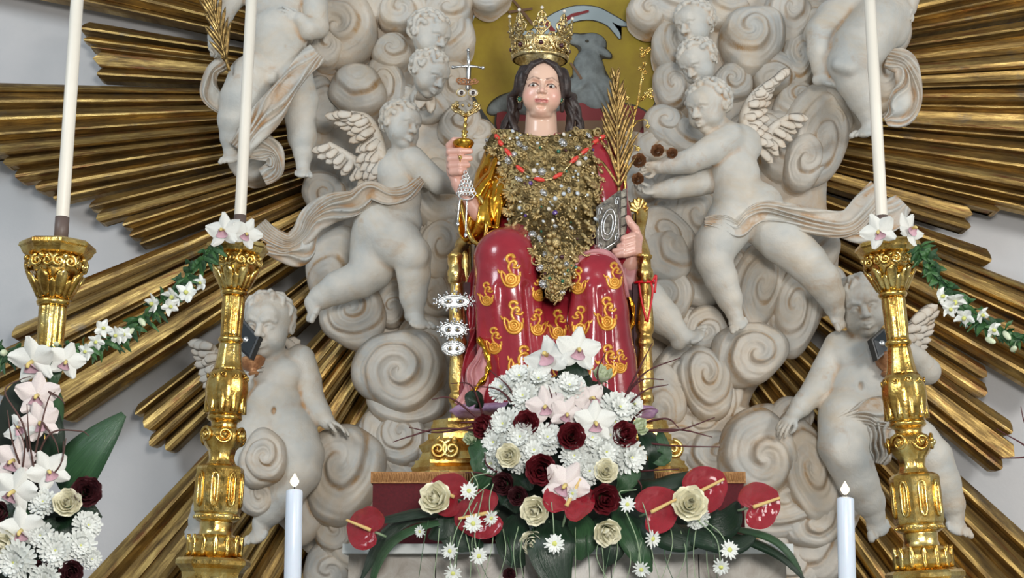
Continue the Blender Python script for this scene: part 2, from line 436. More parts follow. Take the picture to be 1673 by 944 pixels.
GOLDS = gold_mat('gilded_sleeve', srgb(232, 180, 70), srgb(210, 150, 46), srgb(150, 92, 24), (.12, .3), .001, 40, 8)
JEWGOLD = gold_mat('jewellery_gold', srgb(232, 216, 170), srgb(196, 172, 118), srgb(120, 98, 64), (.2, .4), .0008, 200, 60)
JEWDARK = gold_mat('old_gold_filigree', srgb(176, 158, 112), srgb(120, 104, 70), srgb(48, 40, 28), (.3, .5), .0012, 240, 80)
SILVER = simple('silver', srgb(234, 236, 236), .26, 1.0, srgb(196, 198, 196), 60, .0008, 200)
def ray_mat():
    n = NT('aged_gold_ray'); uv = n.tex((3.4, 12, 1), True); t = n.tex()
    oi = n.n('ShaderNodeObjectInfo').outputs['Random']
    cmb = n.n('ShaderNodeVectorMath', operation='ADD'); n.l(uv, cmb.inputs[0])
    cx = n.n('ShaderNodeCombineXYZ'); n.l(n.math('MULTIPLY', oi, 40), cx.inputs[0]); n.l(n.math('MULTIPLY', oi, 17), cx.inputs[1]); n.l(cx.outputs[0], cmb.inputs[1])
    f = n.noise(cmb.outputs[0], 1.0, 6, .68, .3)
    col = n.ramp(f, ((.28, srgb(92, 76, 54)), (.44, srgb(140, 114, 70)), (.57, srgb(180, 150, 90)), (.72, srgb(226, 194, 122))))
    red = n.ramp(n.noise(cmb.outputs[0], .7, 5, .7, .6), ((.56, BW(0)), (.66, BW(.75))))
    col = n.mix(red, col, srgb(126, 74, 46))
    grey = n.ramp(n.noise(t, 9, 4, .6), ((.60, BW(0)), (.75, BW(.6))))
    col = n.mix(grey, col, srgb(116, 112, 106))
    r = n.ramp(f, ((.3, BW(.62)), (.7, BW(.30))))
    return n.set(col, r, .82, f, .004, .8)
RAY = ray_mat()
RAYGREY = simple('bare_grey_ray_end', srgb(150, 158, 164), .7, 0, srgb(120, 118, 112), 30, .002, 60)
SKIN = None
def skin_mat():
    n = NT('painted_carnation'); a = n.n('ShaderNodeVertexColor', layer_name='Col'); t = n.tex()
    return n.set(a.outputs[0], .30, 0, n.noise(t, 60, 3), .0006, .5, Coat_Weight=.25, Coat_Roughness=.2)
SKIN = skin_mat()
HAIRM = simple('dark_brown_painted_hair', srgb(58, 44, 40), .42, 0, srgb(34, 26, 25), 50, .001, 120)
RED = simple('red_lacquered_robe', srgb(154, 40, 52), .22, 0, srgb(136, 32, 44), 10, .0008, 40, Coat_Weight=.4, Coat_Roughness=.12)
PINK = simple('dusty_pink_lining', srgb(196, 140, 140), .45, 0, srgb(176, 118, 122), 14, .001, 50)
DARKRED = simple('dark_maroon_throne_shade', srgb(56, 24, 32), .7)  # maroon darkened to carry the shade between throne posts and robe
PGOLD = simple('painted_gold_motif', srgb(232, 176, 78), .35, .35, srgb(214, 150, 56), 60)
VELVET = NT('crimson_velvet'); VELVET = VELVET.set(VELVET.ramp(VELVET.noise(VELVET.tex((1, 1, 1)), 120), ((.3, srgb(74, 10, 20)), (.7, srgb(98, 16, 28)))), .85, 0, Sheen_Weight=.3)
TRIM = simple('gold_braid_trim', srgb(186, 140, 88), .5, .3, srgb(150, 104, 60), 160, .002, 300)
def marble_mat():
    n = NT('veined_marble'); t = n.tex((1, 1, 1))
    a = n.noise(t, 7, 8, .7, 1.2); col = n.ramp(a, ((.30, srgb(96, 82, 70)), (.44, srgb(132, 125, 116)), (.6, srgb(154, 150, 142)), (.75, srgb(116, 113, 110))))
    return n.set(col, .3)
MARBLE = marble_mat(); MARBLEW = simple('white_marble_ledge', srgb(190, 195, 194), .3, 0, srgb(166, 172, 172), 8)
CANDLE = simple('ivory_candle', srgb(222, 218, 206), .45, 0, srgb(214, 210, 198), 4)
CANDLEW = simple('white_wax_candle', srgb(196, 206, 218), .35, 0, srgb(184, 196, 210), 6, Subsurface_Weight=.1)
SOCKET = simple('brown_candle_socket', srgb(92, 78, 72), .5)
YELLOW = simple('ochre_yellow_painted_disc', srgb(158, 138, 36), .6, 0, srgb(140, 116, 34), 7, .0006, 60)
LAMB = simple('blue_grey_painted_fleece', srgb(128, 136, 136), .7, 0, srgb(104, 110, 110), 22, .002, 60)
OUTL = simple('dark_painted_outline', srgb(58, 54, 44), .7)
FLAGM = simple('pale_blue_painted_banner', srgb(150, 164, 168), .7)
PRED = simple('oxblood_paint', srgb(120, 38, 40), .6); PBROWN = simple('brown_paint', srgb(110, 84, 62), .7)
BLACK = simple('black_plastic', srgb(24, 26, 28), .35); GLASSD = simple('dark_lamp_glass', srgb(40, 46, 50), .08, 0, Coat_Weight=.5)
def petal(name, c, c2=None, rough=.5, scale=40, sss=.12):
    return simple(name, c, rough, 0, c2, scale, .0008, 90, Subsurface_Weight=sss, Subsurface_Scale=.01, Subsurface_Radius=(1.0, .95, .85))
MUM = petal('white_chrysanthemum_petals', srgb(236, 238, 234), srgb(222, 228, 222)); MUMC = petal('yellow_green_flower_eye', srgb(206, 210, 120))
ROSER = petal('deep_red_rose_petals', srgb(112, 16, 28), srgb(84, 10, 22), .55, 30, .05)
ROSEC = petal('cream_rose_petals', srgb(250, 246, 224), srgb(240, 236, 206)); ROSEG = petal('greenish_white_rose_petals', srgb(224, 232, 204), srgb(204, 218, 178))
ROSEM = petal('maroon_rose_petals', srgb(74, 14, 24), srgb(52, 10, 18), .6, 30, .03)
ORCH = petal('white_orchid_petals', srgb(224, 226, 219), srgb(208, 209, 204)); ORCHP = petal('blush_orchid_petals', srgb(224, 219, 211), srgb(208, 192, 193))
LIP = petal('magenta_spotted_orchid_lip', srgb(168, 92, 130), srgb(226, 206, 208), .5, 200); LIPC = petal('orchid_column', srgb(214, 192, 120))
ANTH = simple('glossy_red_spathe', srgb(158, 14, 38), .14, 0, srgb(132, 8, 28), 20, .0022, 55, Coat_Weight=.6, Coat_Roughness=.06)
SPADIX = simple('cream_spadix', srgb(226, 180, 124), .6, 0, srgb(214, 196, 120), 30, .001, 300)
def leaf_mat(name, a, b, r=.32):
    n = NT(name); uv = n.tex((1, 26, 1), True); f = n.noise(uv, 2, 3)
    return n.set(n.ramp(f, ((.3, a), (.7, b))), r, 0, f, .0015)
LEAF = leaf_mat('dark_green_leaf', srgb(14, 31, 20), srgb(28, 53, 33)); LEAF2 = leaf_mat('mid_green_leaf', srgb(32, 62, 38), srgb(54, 90, 54))
LEAF3 = simple('fern_green', srgb(34, 72, 38), .5, 0, srgb(62, 102, 52), 30); STEM = simple('pale_green_stem', srgb(128, 148, 116), .5)
TWIG = simple('dark_red_twig', srgb(70, 22, 26), .6); TWIGB = simple('brown_twig', srgb(78, 52, 46), .7); MOSS = simple('dark_moss', srgb(22, 32, 22), .9)
CORAL = simple('red_coral', srgb(212, 66, 54), .3); PURPLE = simple('mauve_brocade', srgb(158, 118, 160), .6, 0, srgb(180, 150, 172), 90)
GEMS = [simple(n_, c_, .1, 0, Coat_Weight=.6) for n_, c_ in (('dark_garnet', srgb(60, 16, 26)), ('amethyst', srgb(86, 60, 132)), ('pearl', srgb(226, 220, 208)), ('pale_crystal', srgb(196, 206, 214)), ('emerald', srgb(28, 96, 74)), ('coral_bead', srgb(196, 80, 62)))]
EMER = GEMS[4]; PEARL = GEMS[2]; GARNET = GEMS[0]
EYEW = simple('painted_eye_white', srgb(206, 200, 192), .1, 0, Coat_Weight=.6); IRIS = simple('dark_brown_iris', srgb(40, 24, 18), .08, 0, Coat_Weight=.6)
BROW = simple('painted_brown_brow', srgb(112, 74, 58), .5); RIBBON = simple('red_ribbon', srgb(206, 24, 36), .35)
BOOKP = simple('book_page_edges', srgb(186, 180, 164), .6, .2, srgb(150, 146, 134), 120); BOOKC = gold_mat('engraved_silver_cover', srgb(150, 146, 136), srgb(104, 100, 92), srgb(62, 58, 54), (.3, .5), .003, 160, 60, .9)
PALMG = gold_mat('gilded_palm', srgb(206, 172, 108), srgb(146, 118, 72), srgb(100, 80, 52), (.32, .5), .001, 120, 50, .9)
TARN = gold_mat('tarnished_red_gold', srgb(196, 146, 100), srgb(166, 116, 78), srgb(130, 88, 60), (.4, .6), .002, 70, 30, .35)
def flame_mat():
    n = NT('candle_flame'); n.b.inputs['Base Color'].default_value = (1, .8, .5, 1)
    n.b.inputs['Emission Color'].default_value = (1.0, .78, .48, 1); n.b.inputs['Emission Strength'].default_value = 5.0; return n.m
FLAME = flame_mat()
FLOORM = simple('dark_stone_floor', srgb(120, 112, 104), .5, 0, srgb(100, 94, 88), 5)
# ------------------------------------------------------------------ the setting
YW = 5.90                                    # the wall behind everything
props(obj('floor', *bbox_mesh(-6, 6, -4, YW, -.1, 0), FLOORM, smooth=False), kind='structure')
props(obj('wall_back', *bbox_mesh(-6, 6, YW, YW + .2, 0, 6.5), WALLM, smooth=False), kind='structure')

# ------------------------------------------------------------------ gilded sunburst
RC = (880.0, 160.0)
burst = thing('sunburst', P(880, 160, 5.6), 'gilded wooden sunburst of long radiating rays fixed to the white wall behind the clouds', 'sunburst')
def ray(a0, a1, r0, r1, Y, prof, th, endk=0, mat=None):
    Y = Y + .11
    """a0..a1 degrees (picture angle, clockwise from the right), r in pixels; prof rows (across 0..1, height 0..1)"""
    nl = 5; rows = []; uv = []
    for i in range(nl):
        q = i / (nl - 1); r = r0 + (r1 - r0) * q
        for (c, hgt) in prof:
            rr = r
            if i == nl - 1: rr = r1 + endk * (math.sin(math.pi * c) - .5) * 14
            a = math.radians(a0 + (a1 - a0) * c)
            rows.append(P(RC[0] + rr * math.cos(a), RC[1] + rr * math.sin(a), Y - th * hgt)); uv.append((rr / 300, c * (a1 - a0) * .12))
    m = len(prof)
    f = grid_faces(nl, m); v = np.array(rows); nb = len(v)
    back = v.copy(); back[:, 1] = Y + .035
    f += [(a + nb, d + nb, c + nb, b + nb) for (a, b, c, d) in f]
    for i in range(nl - 1):
        for j in (0, m - 1):
            a, b = i * m + j, (i + 1) * m + j; f.append((a, b, b + nb, a + nb) if j == 0 else (b, a, a + nb, b + nb))
    for j in range(m - 1):
        a, b = (nl - 1) * m + j, (nl - 1) * m + j + 1; f.append((a, b, b + nb, a + nb))
    o = obj('ray', np.vstack([v, back]), f, mat or RAY, burst, smooth=False, uv=np.array(uv + uv)); return o
PR_ROUND = [(0, .1), (.08, .55), (.25, .88), (.5, 1), (.75, .88), (.92, .55), (1, .1)]
PR_RIDGE = [(0, .15), (.2, .5), (.42, .95), (.58, .95), (.8, .45), (1, .15)]
PR_FLAT = [(0, .45), (.06, .55), (.5, .5), (.94, .55), (1, .45)]
PR_COVE = [(0, .8), (.12, .55), (.35, .3), (.65, .3), (.88, .55), (1, .8)]
PROFS = [PR_RIDGE, PR_FLAT, PR_ROUND, PR_COVE]
def bundle(a0, a1, rl, n, Y, r0=260, seed=0, end=1):
    """a group of n stepped rays between the angles a0..a1; rl = list of end radii, interpolated"""
    rnd = random.Random(seed); ws = np.array([rnd.uniform(.6, 1.5) for _ in range(n)]); ed = np.concatenate([[0], np.cumsum(ws) / ws.sum()])
    for i in range(n):
        c = (ed[i] + ed[i + 1]) / 2; r1 = float(np.interp(c, np.linspace(0, 1, len(rl)), rl)) + rnd.uniform(-10, 10)
        edge = min(i, n - 1 - i)
        ray(a0 + (a1 - a0) * ed[i], a0 + (a1 - a0) * ed[i + 1], r0, r1, Y - .02 * min(edge, 2), PROFS[(i * 3 + seed) % 4] if i % 2 else PROFS[rnd.choice((0, 2, 0))], rnd.uniform(.035, .06), end)
# left side: angles run clockwise from the right, so the left is 180; below is 90
bundle(191.5, 207, [1020, 1100], 8, 5.60, seed=1)
bundle(182.2, 189.6, [700, 722, 735, 748, 745], 5, 5.62, seed=2)
bundle(172.5, 181.6, [870, 940, 1000, 1000], 6, 5.58, seed=3)
bundle(167.6, 172.5, [800, 860], 3, 5.61, seed=4)
bundle(159.2, 167.2, [672, 690, 715, 752, 745], 5, 5.59, seed=5)
bundle(145.2, 158.4, [900, 1010, 1010, 960, 790], 8, 5.60, seed=6)
bundle(135.8, 142.6, [826, 842, 838], 4, 5.62, seed=7)
bundle(117, 133.2, [1150, 1150], 9, 5.59, seed=8)
bundle(98, 117, [900, 900], 9, 5.62, seed=9)
bundle(80, 98, [800, 800], 6, 5.64, seed=10)
# right side
bundle(-25, -9.5, [1050, 1000], 8, 5.60, seed=11)
bundle(-9.0, 4, [980, 1000, 990], 8, 5.58, seed=12)
bundle(4, 13.2, [990, 960, 870], 6, 5.60, seed=13)
bundle(13.2, 17.4, [770, 725, 735], 3, 5.62, seed=14)
bundle(18.6, 30.5, [700, 960, 1000, 960], 7, 5.59, seed=15)
bundle(31, 39.5, [845, 865, 935, 968, 950], 5, 5.61, seed=16)
bundle(41.8, 61, [1150, 1150], 11, 5.60, seed=17)
bundle(61, 80, [950, 900], 8, 5.63, seed=18)

# ------------------------------------------------------------------ clouds in relief
relief = thing('cloud_relief', P(880, 700, 5.4), 'white and ochre stucco relief of swirling clouds around the throne', 'cloud relief')
def cloud(px, py, rx, ry, rot=0, d=0, H=None, turns=2.6, hand=1, seed=0, off=(0, 0), amp=.13, Yb=5.32):
    """a rolled cloud: a dome with overlapping spiral folds. d = px in front of the base plane"""
    nr, na = 34, 64; rnd = random.Random(seed * 7 + int(px) * 3 + int(py)); ph = [rnd.uniform(0, 6.28) for _ in range(5)]
    Y = Yb - d * S(Yb); s = S(Y); H = (H or .60 * min(rx, ry)); ca, sa = math.cos(math.radians(rot)), math.sin(math.radians(rot))
    c = P(px, py, Y); rho = np.linspace(0, 1, nr)[:, None]; phi = np.linspace(0, 2 * np.pi, na, endpoint=False)[None, :]
    wob = 1 + .06 * np.sin(2 * phi + ph[0]) + .05 * np.sin(3 * phi + ph[1]) + .025 * np.sin(5 * phi + ph[2])
    ux, uy = rho * wob * np.cos(phi), rho * wob * np.sin(phi); x, y = rx * ux, ry * uy
    shell = hand == 0
    fr = rnd.uniform(.45, .75) if shell else rnd.uniform(.05, .26); fa = rnd.uniform(0, 6.28) if not off[0] and not off[1] else math.atan2(off[1], off[0])
    ex, ey = ux - fr * math.cos(fa), uy - fr * math.sin(fa); dist = np.sqrt(ex * ex + ey * ey); an = np.arctan2(ey, ex)
    sp = turns * (.62 if shell else .80) * dist ** .9 + (0 if shell else hand * an / (2 * np.pi)) + .045 * np.sin(3 * an + ph[3]) * np.minimum(dist, 1) + .02 * np.sin(7 * an + ph[4]) * np.minimum(dist, 1) + 10
    u = sp - np.floor(sp)
    tri = np.where(u < .84, (u / .84) ** .9, (1 - (u - .84) / .16)); tri = tri * tri * (3 - 2 * tri)
    fine = np.sin(2 * np.pi * (2.5 * u) + ph[0]) * (u < .84)
    z = H * np.sqrt(np.maximum(1 - rho ** 2.2, 0)) + amp * min(rx, ry) * (tri + fine * .10 + .06 * np.sin(2 * np.pi * 5 * u + ph[2]) * (u < .84)) * np.clip(dist * 4, .2, 1) * np.clip((1 - rho) * 6, .2, 1) + .05 * min(rx, ry) * np.sin(3.1 * ux + ph[1]) * np.sin(2.7 * uy + ph[2])
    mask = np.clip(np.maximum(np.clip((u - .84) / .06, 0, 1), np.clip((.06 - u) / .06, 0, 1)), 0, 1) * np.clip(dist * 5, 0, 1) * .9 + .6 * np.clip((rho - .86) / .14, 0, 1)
    X = x * ca - y * sa; Yp = x * sa + y * ca
    v = np.stack([c[0] + X * s, c[1] - z * s + 0 * X, c[2] - Yp * s], -1).reshape(-1, 3)
    rim = v[-na:].copy(); rim[:, 1] = max(Y + .02, min(Y + (.12 if d < 100 else .34), 5.44)); rim[:, 0] = c[0] + (rim[:, 0] - c[0]) * .86; rim[:, 2] = c[2] + (rim[:, 2] - c[2]) * .86
    v = np.vstack([v, rim]); f = grid_faces(nr + 1, na, True, True); f.append(tuple(range(nr * na, nr * na + na)))
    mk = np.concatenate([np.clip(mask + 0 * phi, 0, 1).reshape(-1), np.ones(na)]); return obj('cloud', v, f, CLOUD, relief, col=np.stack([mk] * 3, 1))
# lumpy bank that the rolled clouds sit on
def bank(poly_rows, d, seed):
    """rows (py, x_left, x_right): a soft slab with a waved surface"""
    rows = []; n = 46
    for r in catmull(poly_rows, 60):
        for j in range(n):
            q = j / (n - 1); px = r[1] + (r[2] - r[1]) * q; edge = min(1, 6 * min(q, 1 - q))
            zz = d * math.sqrt(edge) + 7 * math.sin(px * .05 + seed) * math.sin(r[0] * .045 + 1.7 * seed) + 4 * math.sin(px * .11 + r[0] * .07)
            rows.append(P(px, r[0], 5.40 - zz * S(5.4)))
    v = np.array(rows); b = v.copy(); b[:, 1] = 5.445; m = len(v)
    f = grid_faces(60, n); f += [(a + m, dd + m, c + m, bb + m) for (a, bb, c, dd) in f]
    for i in range(59):
        for j in (0, n - 1):
            a, c = i * n + j, (i + 1) * n + j; f.append((a, c, c + m, a + m) if j == 0 else (c, a, a + m, c + m))
    for i in (0, 59):
        for j in range(n - 1):
            a, c = i * n + j, i * n + j + 1; f.append((c, a, a + m, c + m) if i == 0 else (a, c, c + m, a + m))
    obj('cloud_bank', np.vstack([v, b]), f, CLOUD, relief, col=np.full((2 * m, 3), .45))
bank([(-60, 400, 790), (40, 420, 770), (150, 480, 770), (240, 500, 800), (330, 500, 900), (430, 520, 930), (520, 545, 930), (640, 610, 930), (740, 530, 930), (800, 420, 930), (870, 470, 930), (960, 560, 930)], 26, 1)
bank([(-60, 1050, 1470), (40, 1070, 1460), (150, 1080, 1460), (240, 1060, 1370), (330, 930, 1350), (430, 920, 1370), (520, 920, 1330), (600, 920, 1260), (680, 920, 1230), (740, 920, 1390), (800, 920, 1400), (870, 920, 1330), (960, 920, 1260)], 26, 2)
CL = [  # px, py, rx, ry, rot, d, turns, hand
 # upper left
 (556, 52, 66, 72, -25, 18, 2.4, 1), (534, 78, 30, 36, 10, 42, 1.6, -1), (585, 147, 48, 46, 0, 30, 2.2, 1), (632, 140, 34, 52, -15, 10, 2.6, -1), (612, 8, 44, 40, 0, 8, 2.2, 1),
 (660, 18, 44, 44, 0, 14, 2.4, -1), (728, 14, 50, 40, -20, 10, 2.2, 1), (748, 66, 30, 44, 10, 8, 2.2, -1), (735, 140, 36, 50, 10, 2, 2.4, 1), (700, 170, 40, 36, 0, 4, 2.2, -1), (752, 205, 38, 42, 20, 6, 2.4, 1),
 (640, 85, 36, 32, 20, 18, 2.2, 1), (520, 170, 36, 48, 0, -2, 2.2, -1), (660, 165, 30, 30, 0, 4, 2, 1), (515, 12, 34, 40, 0, -4, 2, 1), (780, 225, 36, 30, 0, 0, 2, 1),
 # middle left
 (536, 318, 46, 40, 20, 4, 2.2, 1), (545, 432, 42, 70, 20, 4, 2.4, -1), (600, 300, 50, 50, 0, -4, 2.2, 1), (716, 320, 46, 60, 0, 4, 2.4, -1), (715, 410, 44, 60, 10, 6, 2.6, 1), (735, 370, 40, 50, 0, 0, 2, 1), (640, 470, 46, 50, 0, 4, 2.2, -1), (712, 480, 34, 44, 0, 4, 2.0, 1),
 (578, 516, 58, 54, -15, 34, 3.2, 1), (640, 500, 32, 34, 0, 14, 2.2, -1), (655, 606, 74, 74, 0, 42, 3.0, 1), (690, 570, 50, 60, 0, 26, 2.6, -1), (668, 655, 70, 42, 10, 34, 2.6, 1), (715, 650, 44, 60, 0, 18, 2.4, -1), (720, 560, 36, 40, 0, 10, 2, 1),
 (656, 715, 42, 46, 20, 28, 2.8, -1), (612, 735, 34, 60, -10, 18, 2.4, 1), (560, 775, 62, 88, 12, 52, 2.2, 1), (520, 800, 42, 84, 22, 40, 2.4, -1), (430, 750, 40, 46, 0, 158, 3.0, 1), (424, 802, 34, 44, -10, 128, 2.4, -1), (470, 770, 40, 60, 0, 20, 2.2, 1),
 (560, 868, 44, 46, 0, 30, 2.4, -1), (600, 890, 60, 60, 0, 22, 2.4, 1), (600, 800, 46, 60, 0, 30, 2.2, 1), (545, 925, 50, 44, 0, 20, 2.0, -1), (640, 800, 50, 60, 0, 8, 2, 1), (690, 750, 50, 50, 0, 8, 2, -1),
 (415, 258, 40, 44, 15, 10, 2.6, 1),
 (800, -12, 40, 36, 0, 0, 2, 1), (520, 60, 30, 50, 0, -4, 2, 1),
 # upper right
 (1108, 8, 50, 44, 0, 12, 2.4, 1), (1062, 20, 40, 40, 0, 6, 2.2, -1), (1092, 74, 32, 40, 0, 14, 2.2, 1), (1100, 140, 34, 44, 0, 8, 2.2, -1), (1088, 205, 38, 36, 20, 14, 2.2, 1), (1112, 222, 44, 34, 20, 16, 2.4, -1), (1080, 240, 50, 30, 0, 8, 2.2, 1),
 (1228, 66, 58, 64, 10, 20, 2.6, -1), (1196, 134, 34, 36, 0, 20, 2.2, 1), (1285, 30, 40, 60, 10, 8, 2.4, 1), (1262, 118, 44, 40, 0, 12, 2.4, 1), (1300, 100, 36, 60, 10, 6, 2.6, -1), (1186, 18, 40, 36, 0, 10, 2.2, 1), (1330, 60, 40, 70, 0, -2, 2.4, 1), (1400, 40, 50, 50, 0, -6, 2, 1),
 (1330, 225, 56, 92, 18, 24, 2.8, -1), (1316, 262, 38, 54, 20, 40, 2.2, 1), (1352, 190, 40, 50, 0, 24, 2.2, -1), (1280, 240, 46, 60, 0, 8, 2.4, 1), (1300, 170, 40, 40, 0, 4, 2.2, -1), (1240, 220, 50, 50, 0, 2, 2.2, 1), (1448, 130, 42, 62, 12, 30, 2.2, -1), (1385, 180, 40, 44, 0, 6, 2.2, 1), (1440, 40, 50, 60, 0, -4, 2, 1), (1400, 110, 46, 60, 0, -2, 2, -1),
 # middle right
 (1090, 300, 50, 44, 0, 2, 2.2, 1), (1075, 390, 62, 52, 20, 28, 2.8, -1), (1085, 420, 44, 48, 0, 44, 2.4, -1), (1092, 486, 42, 46, 0, 34, 2.8, 1), (1140, 360, 50, 56, 0, 2, 2.2, 1), (1145, 450, 40, 60, 0, 14, 2.4, -1), (1075, 340, 50, 40, 0, 2, 2.2, 1), (1060, 460, 40, 60, 0, 6, 2, -1),
 (1236, 470, 44, 84, 14, 34, 2.8, 1), (1300, 505, 44, 76, 12, 28, 2.8, -1), (1200, 430, 40, 50, 0, 10, 2.2, 1), (1340, 470, 40, 50, 0, 12, 2.2, 1), (1330, 400, 44, 46, 0, 6, 2.2, -1), (1290, 410, 50, 50, 0, 6, 2.2, 1), (1262, 540, 40, 50, 0, 14, 2, -1),
 (1222, 578, 62, 56, -20, 44, 2.8, 1), (1150, 540, 40, 40, 0, 20, 2.2, -1), (1110, 535, 50, 36, 10, 10, 2.2, 1), (1152, 625, 44, 66, -8, 46, 3.2, 1), (1108, 610, 44, 50, 0, 30, 2.8, -1), (1088, 645, 32, 56, 0, 44, 2.6, 1), (1180, 640, 36, 56, 0, 22, 2.4, -1),
 (1100, 705, 50, 44, 0, 22, 2.6, 1), (1165, 745, 50, 42, 10, 34, 2.6, -1), (1150, 690, 50, 40, 0, 20, 2.4, 1), (1115, 740, 50, 44, 0, 20, 2.2, 1), (1200, 700, 40, 44, 0, 12, 2.2, -1), (1260, 690, 44, 30, 0, 12, 2.2, 1),
 (1236, 742, 66, 74, -12, 56, 2.4, -1), (1316, 770, 50, 92, -10, 50, 2.6, 1), (1270, 830, 80, 50, -10, 40, 2.4, -1), (1330, 850, 56, 44, -20, 40, 2.2, 1), (1280, 760, 60, 80, 0, 20, 2.2, 1), (1180, 810, 60, 60, 0, 14, 2.2, -1), (1245, 890, 60, 46, 0, 24, 2.2, 1), (1335, 905, 44, 50, 0, 20, 2.2, -1), (1290, 925, 50, 40, 0, 20, 2, 1), (1370, 820, 36, 60, 0, 10, 2, 1), (1290, 680, 40, 30, 0, 20, 2, -1),
 # around the medallion, behind the throne
 (790, 262, 50, 40, 0, 0, 2.2, 1), (1015, 250, 60, 40, 0, 0, 2.2, -1), (760, 290, 44, 40, 0, 0, 2.2, -1), (900, 300, 120, 70, 0, -6, 2, 1), (750, 440, 50, 70, 0, -2, 2.2, 1), (1040, 320, 50, 50, 0, 0, 2.2, 1),
]
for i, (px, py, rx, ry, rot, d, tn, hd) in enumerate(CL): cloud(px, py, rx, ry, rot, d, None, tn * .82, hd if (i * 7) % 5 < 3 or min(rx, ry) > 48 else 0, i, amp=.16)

# ------------------------------------------------------------------ painted medallion with the lamb
YM = 5.49
med = thing('painted_medallion', P(925, 255, YM), 'round yellow painted medallion with a grey lamb, behind the crowned head', 'medallion')
def prism(pts, Y, th, name, mat, parent, grow=0.0, n=None):
    p = catmull(pts + [pts[0]], n or 5 * len(pts))[:-1] if n != 0 else np.array(pts, float)
    c = p.mean(0)
    if grow:
        e = np.roll(p, -1, 0) - np.roll(p, 1, 0); nr = np.stack([e[:, 1], -e[:, 0]], 1); nr /= np.linalg.norm(nr, axis=1)[:, None] + 1e-9
        area = np.sum(p[:, 0] * np.roll(p[:, 1], -1) - np.roll(p[:, 0], -1) * p[:, 1]); p = p + nr * grow * (1 if area > 0 else -1)
    m = len(p); v = [P(q[0], q[1], Y - th) for q in p] + [P(q[0], q[1], Y) for q in p]
    f = [tuple(range(m)), tuple(range(2 * m - 1, m - 1, -1))] + [(i, i + m, (i + 1) % m + m, (i + 1) % m) for i in range(m)]
    return obj(name, np.array(v), f, mat, parent, smooth=False)
cc = [(925 + 163 * math.cos(a), 92 + 163 * math.sin(a)) for a in np.linspace(0, 2 * np.pi, 72, endpoint=False)]
prism(cc, YM, .03, 'disc', YELLOW, med, n=0)
YL = YM - .03
bk = [(812, 184), (830, 170), (990, 168), (1050, 180), (1062, 205), (1040, 222), (830, 224), (812, 208)]
prism(bk, YL, .006, 'book_outline', OUTL, med, 3); prism(bk, YL, .010, 'red_book', PRED, med)
prism([(818, 198), (1056, 196), (1044, 216), (830, 218)], YL, .014, 'book_pages', PBROWN, med, n=0)
flag = [(846, 40), (862, 52), (880, 40), (905, 22), (940, 10), (975, 12), (1000, 24), (1024, 38), (1030, 42), (1012, 42), (1000, 36), (1012, 52), (1013, 64), (1004, 54), (990, 40), (965, 32), (935, 36), (915, 48), (895, 60), (870, 66), (845, 72), (840, 56)]
prism(flag, YL, .004, 'banner_outline', OUTL, med, 1.6, n=66); prism(flag, YL, .008, 'banner', FLAGM, med, n=66)
prism([(908, 42), (914, 34), (935, 22), (962, 16), (962, 20), (938, 27), (918, 40)], YL, .011, 'banner_cross', PRED, med, n=0); prism([(886, 34), (894, 34), (908, 50), (900, 52)], YL, .011, 'banner_cross', PRED, med, n=0)
prism([(836, 0), (841, 0), (874, 40), (869, 42)], YL, .014, 'cross_staff', PBROWN, med, n=0); prism([(830, 18), (870, 12), (870, 16), (831, 22)], YL, .016, 'cross_bar', PBROWN, med, n=0)
def lamb():
    for g, m, nm, th in ((1.8, OUTL, 'lamb_outline', .003), (0, LAMB, 'lamb_body', .0)):
        s = Sculpt(.0045, YL); fl = .35
        def b(px, py, rx, ry, rot=0, k=.012, d=0): s.blob(px, py, d, rx + g, ry + g, (max(rx, ry) * fl if not g else 3), rot, k)
        b(968, 72, 24, 20, 10); b(945, 66, 20, 11, 8); b(936, 62, 9, 6, 0)                 # head looking left
        b(984, 84, 19, 7, 35, .004, 3)                                                     # ear
        b(962, 118, 27, 42, -4); b(975, 150, 30, 34, 10); b(940, 150, 30, 24, 0)           # chest and body
        b(880, 165, 70, 26, -6); b(818, 172, 26, 13, -32)                                  # back and tail end
        b(954, 140, 8, 30, 52, .006, 4); b(975, 152, 8, 34, -28, .006, 4); b(990, 176, 8, 14, -20, .006, 4)
        v, f = s.build(); obj(nm, v, f, m, med)
    v, f = sphere(P(959, 67, YL - .022), (.0075, .004, .006)); obj('lamb_eye', v, f, OUTL, med)
    prism([(930, 102), (934, 102), (952, 128), (948, 130)], YL, .030, 'staff', PBROWN, med, n=0)
lamb()
# ------------------------------------------------------------------ wings, draperies
def feather_mesh(base, tip, width, nrm, thick, bend=0.0, n=7):
    """a lens-section feather from base to tip (world), rounded at the tip"""
    base, tip = np.asarray(base, float), np.asarray(tip, float); d = tip - base; L = np.linalg.norm(d); d = d / L
    nrm = unit(np.asarray(nrm, float) - d * (np.asarray(nrm, float) @ d)); sd = np.cross(d, nrm); v = []
    cs = [(-1, 0), (-.55, .75), (0, 1), (.55, .75), (1, 0), (0, -.5)]
    for i in range(n):
        t = i / (n - 1); w = width * (.55 + .45 * math.sin(math.pi * min(t * 1.15, 1) * .5 + .25)) * (math.sqrt(max(0.0, 1 - max(0, (t - .68) / .32) ** 2)) + .04)
        c = base + d * L * t + sd * bend * L * t * t
        for (a, b) in cs: v.append(c + sd * a * w * .5 + nrm * b * thick * (1.15 - .5 * t))
    f = grid_faces(n, 6, True, True); f += [tuple(range(6)), tuple(range(6 * n - 1, 6 * n - 7, -1))]
    return np.array(v), f
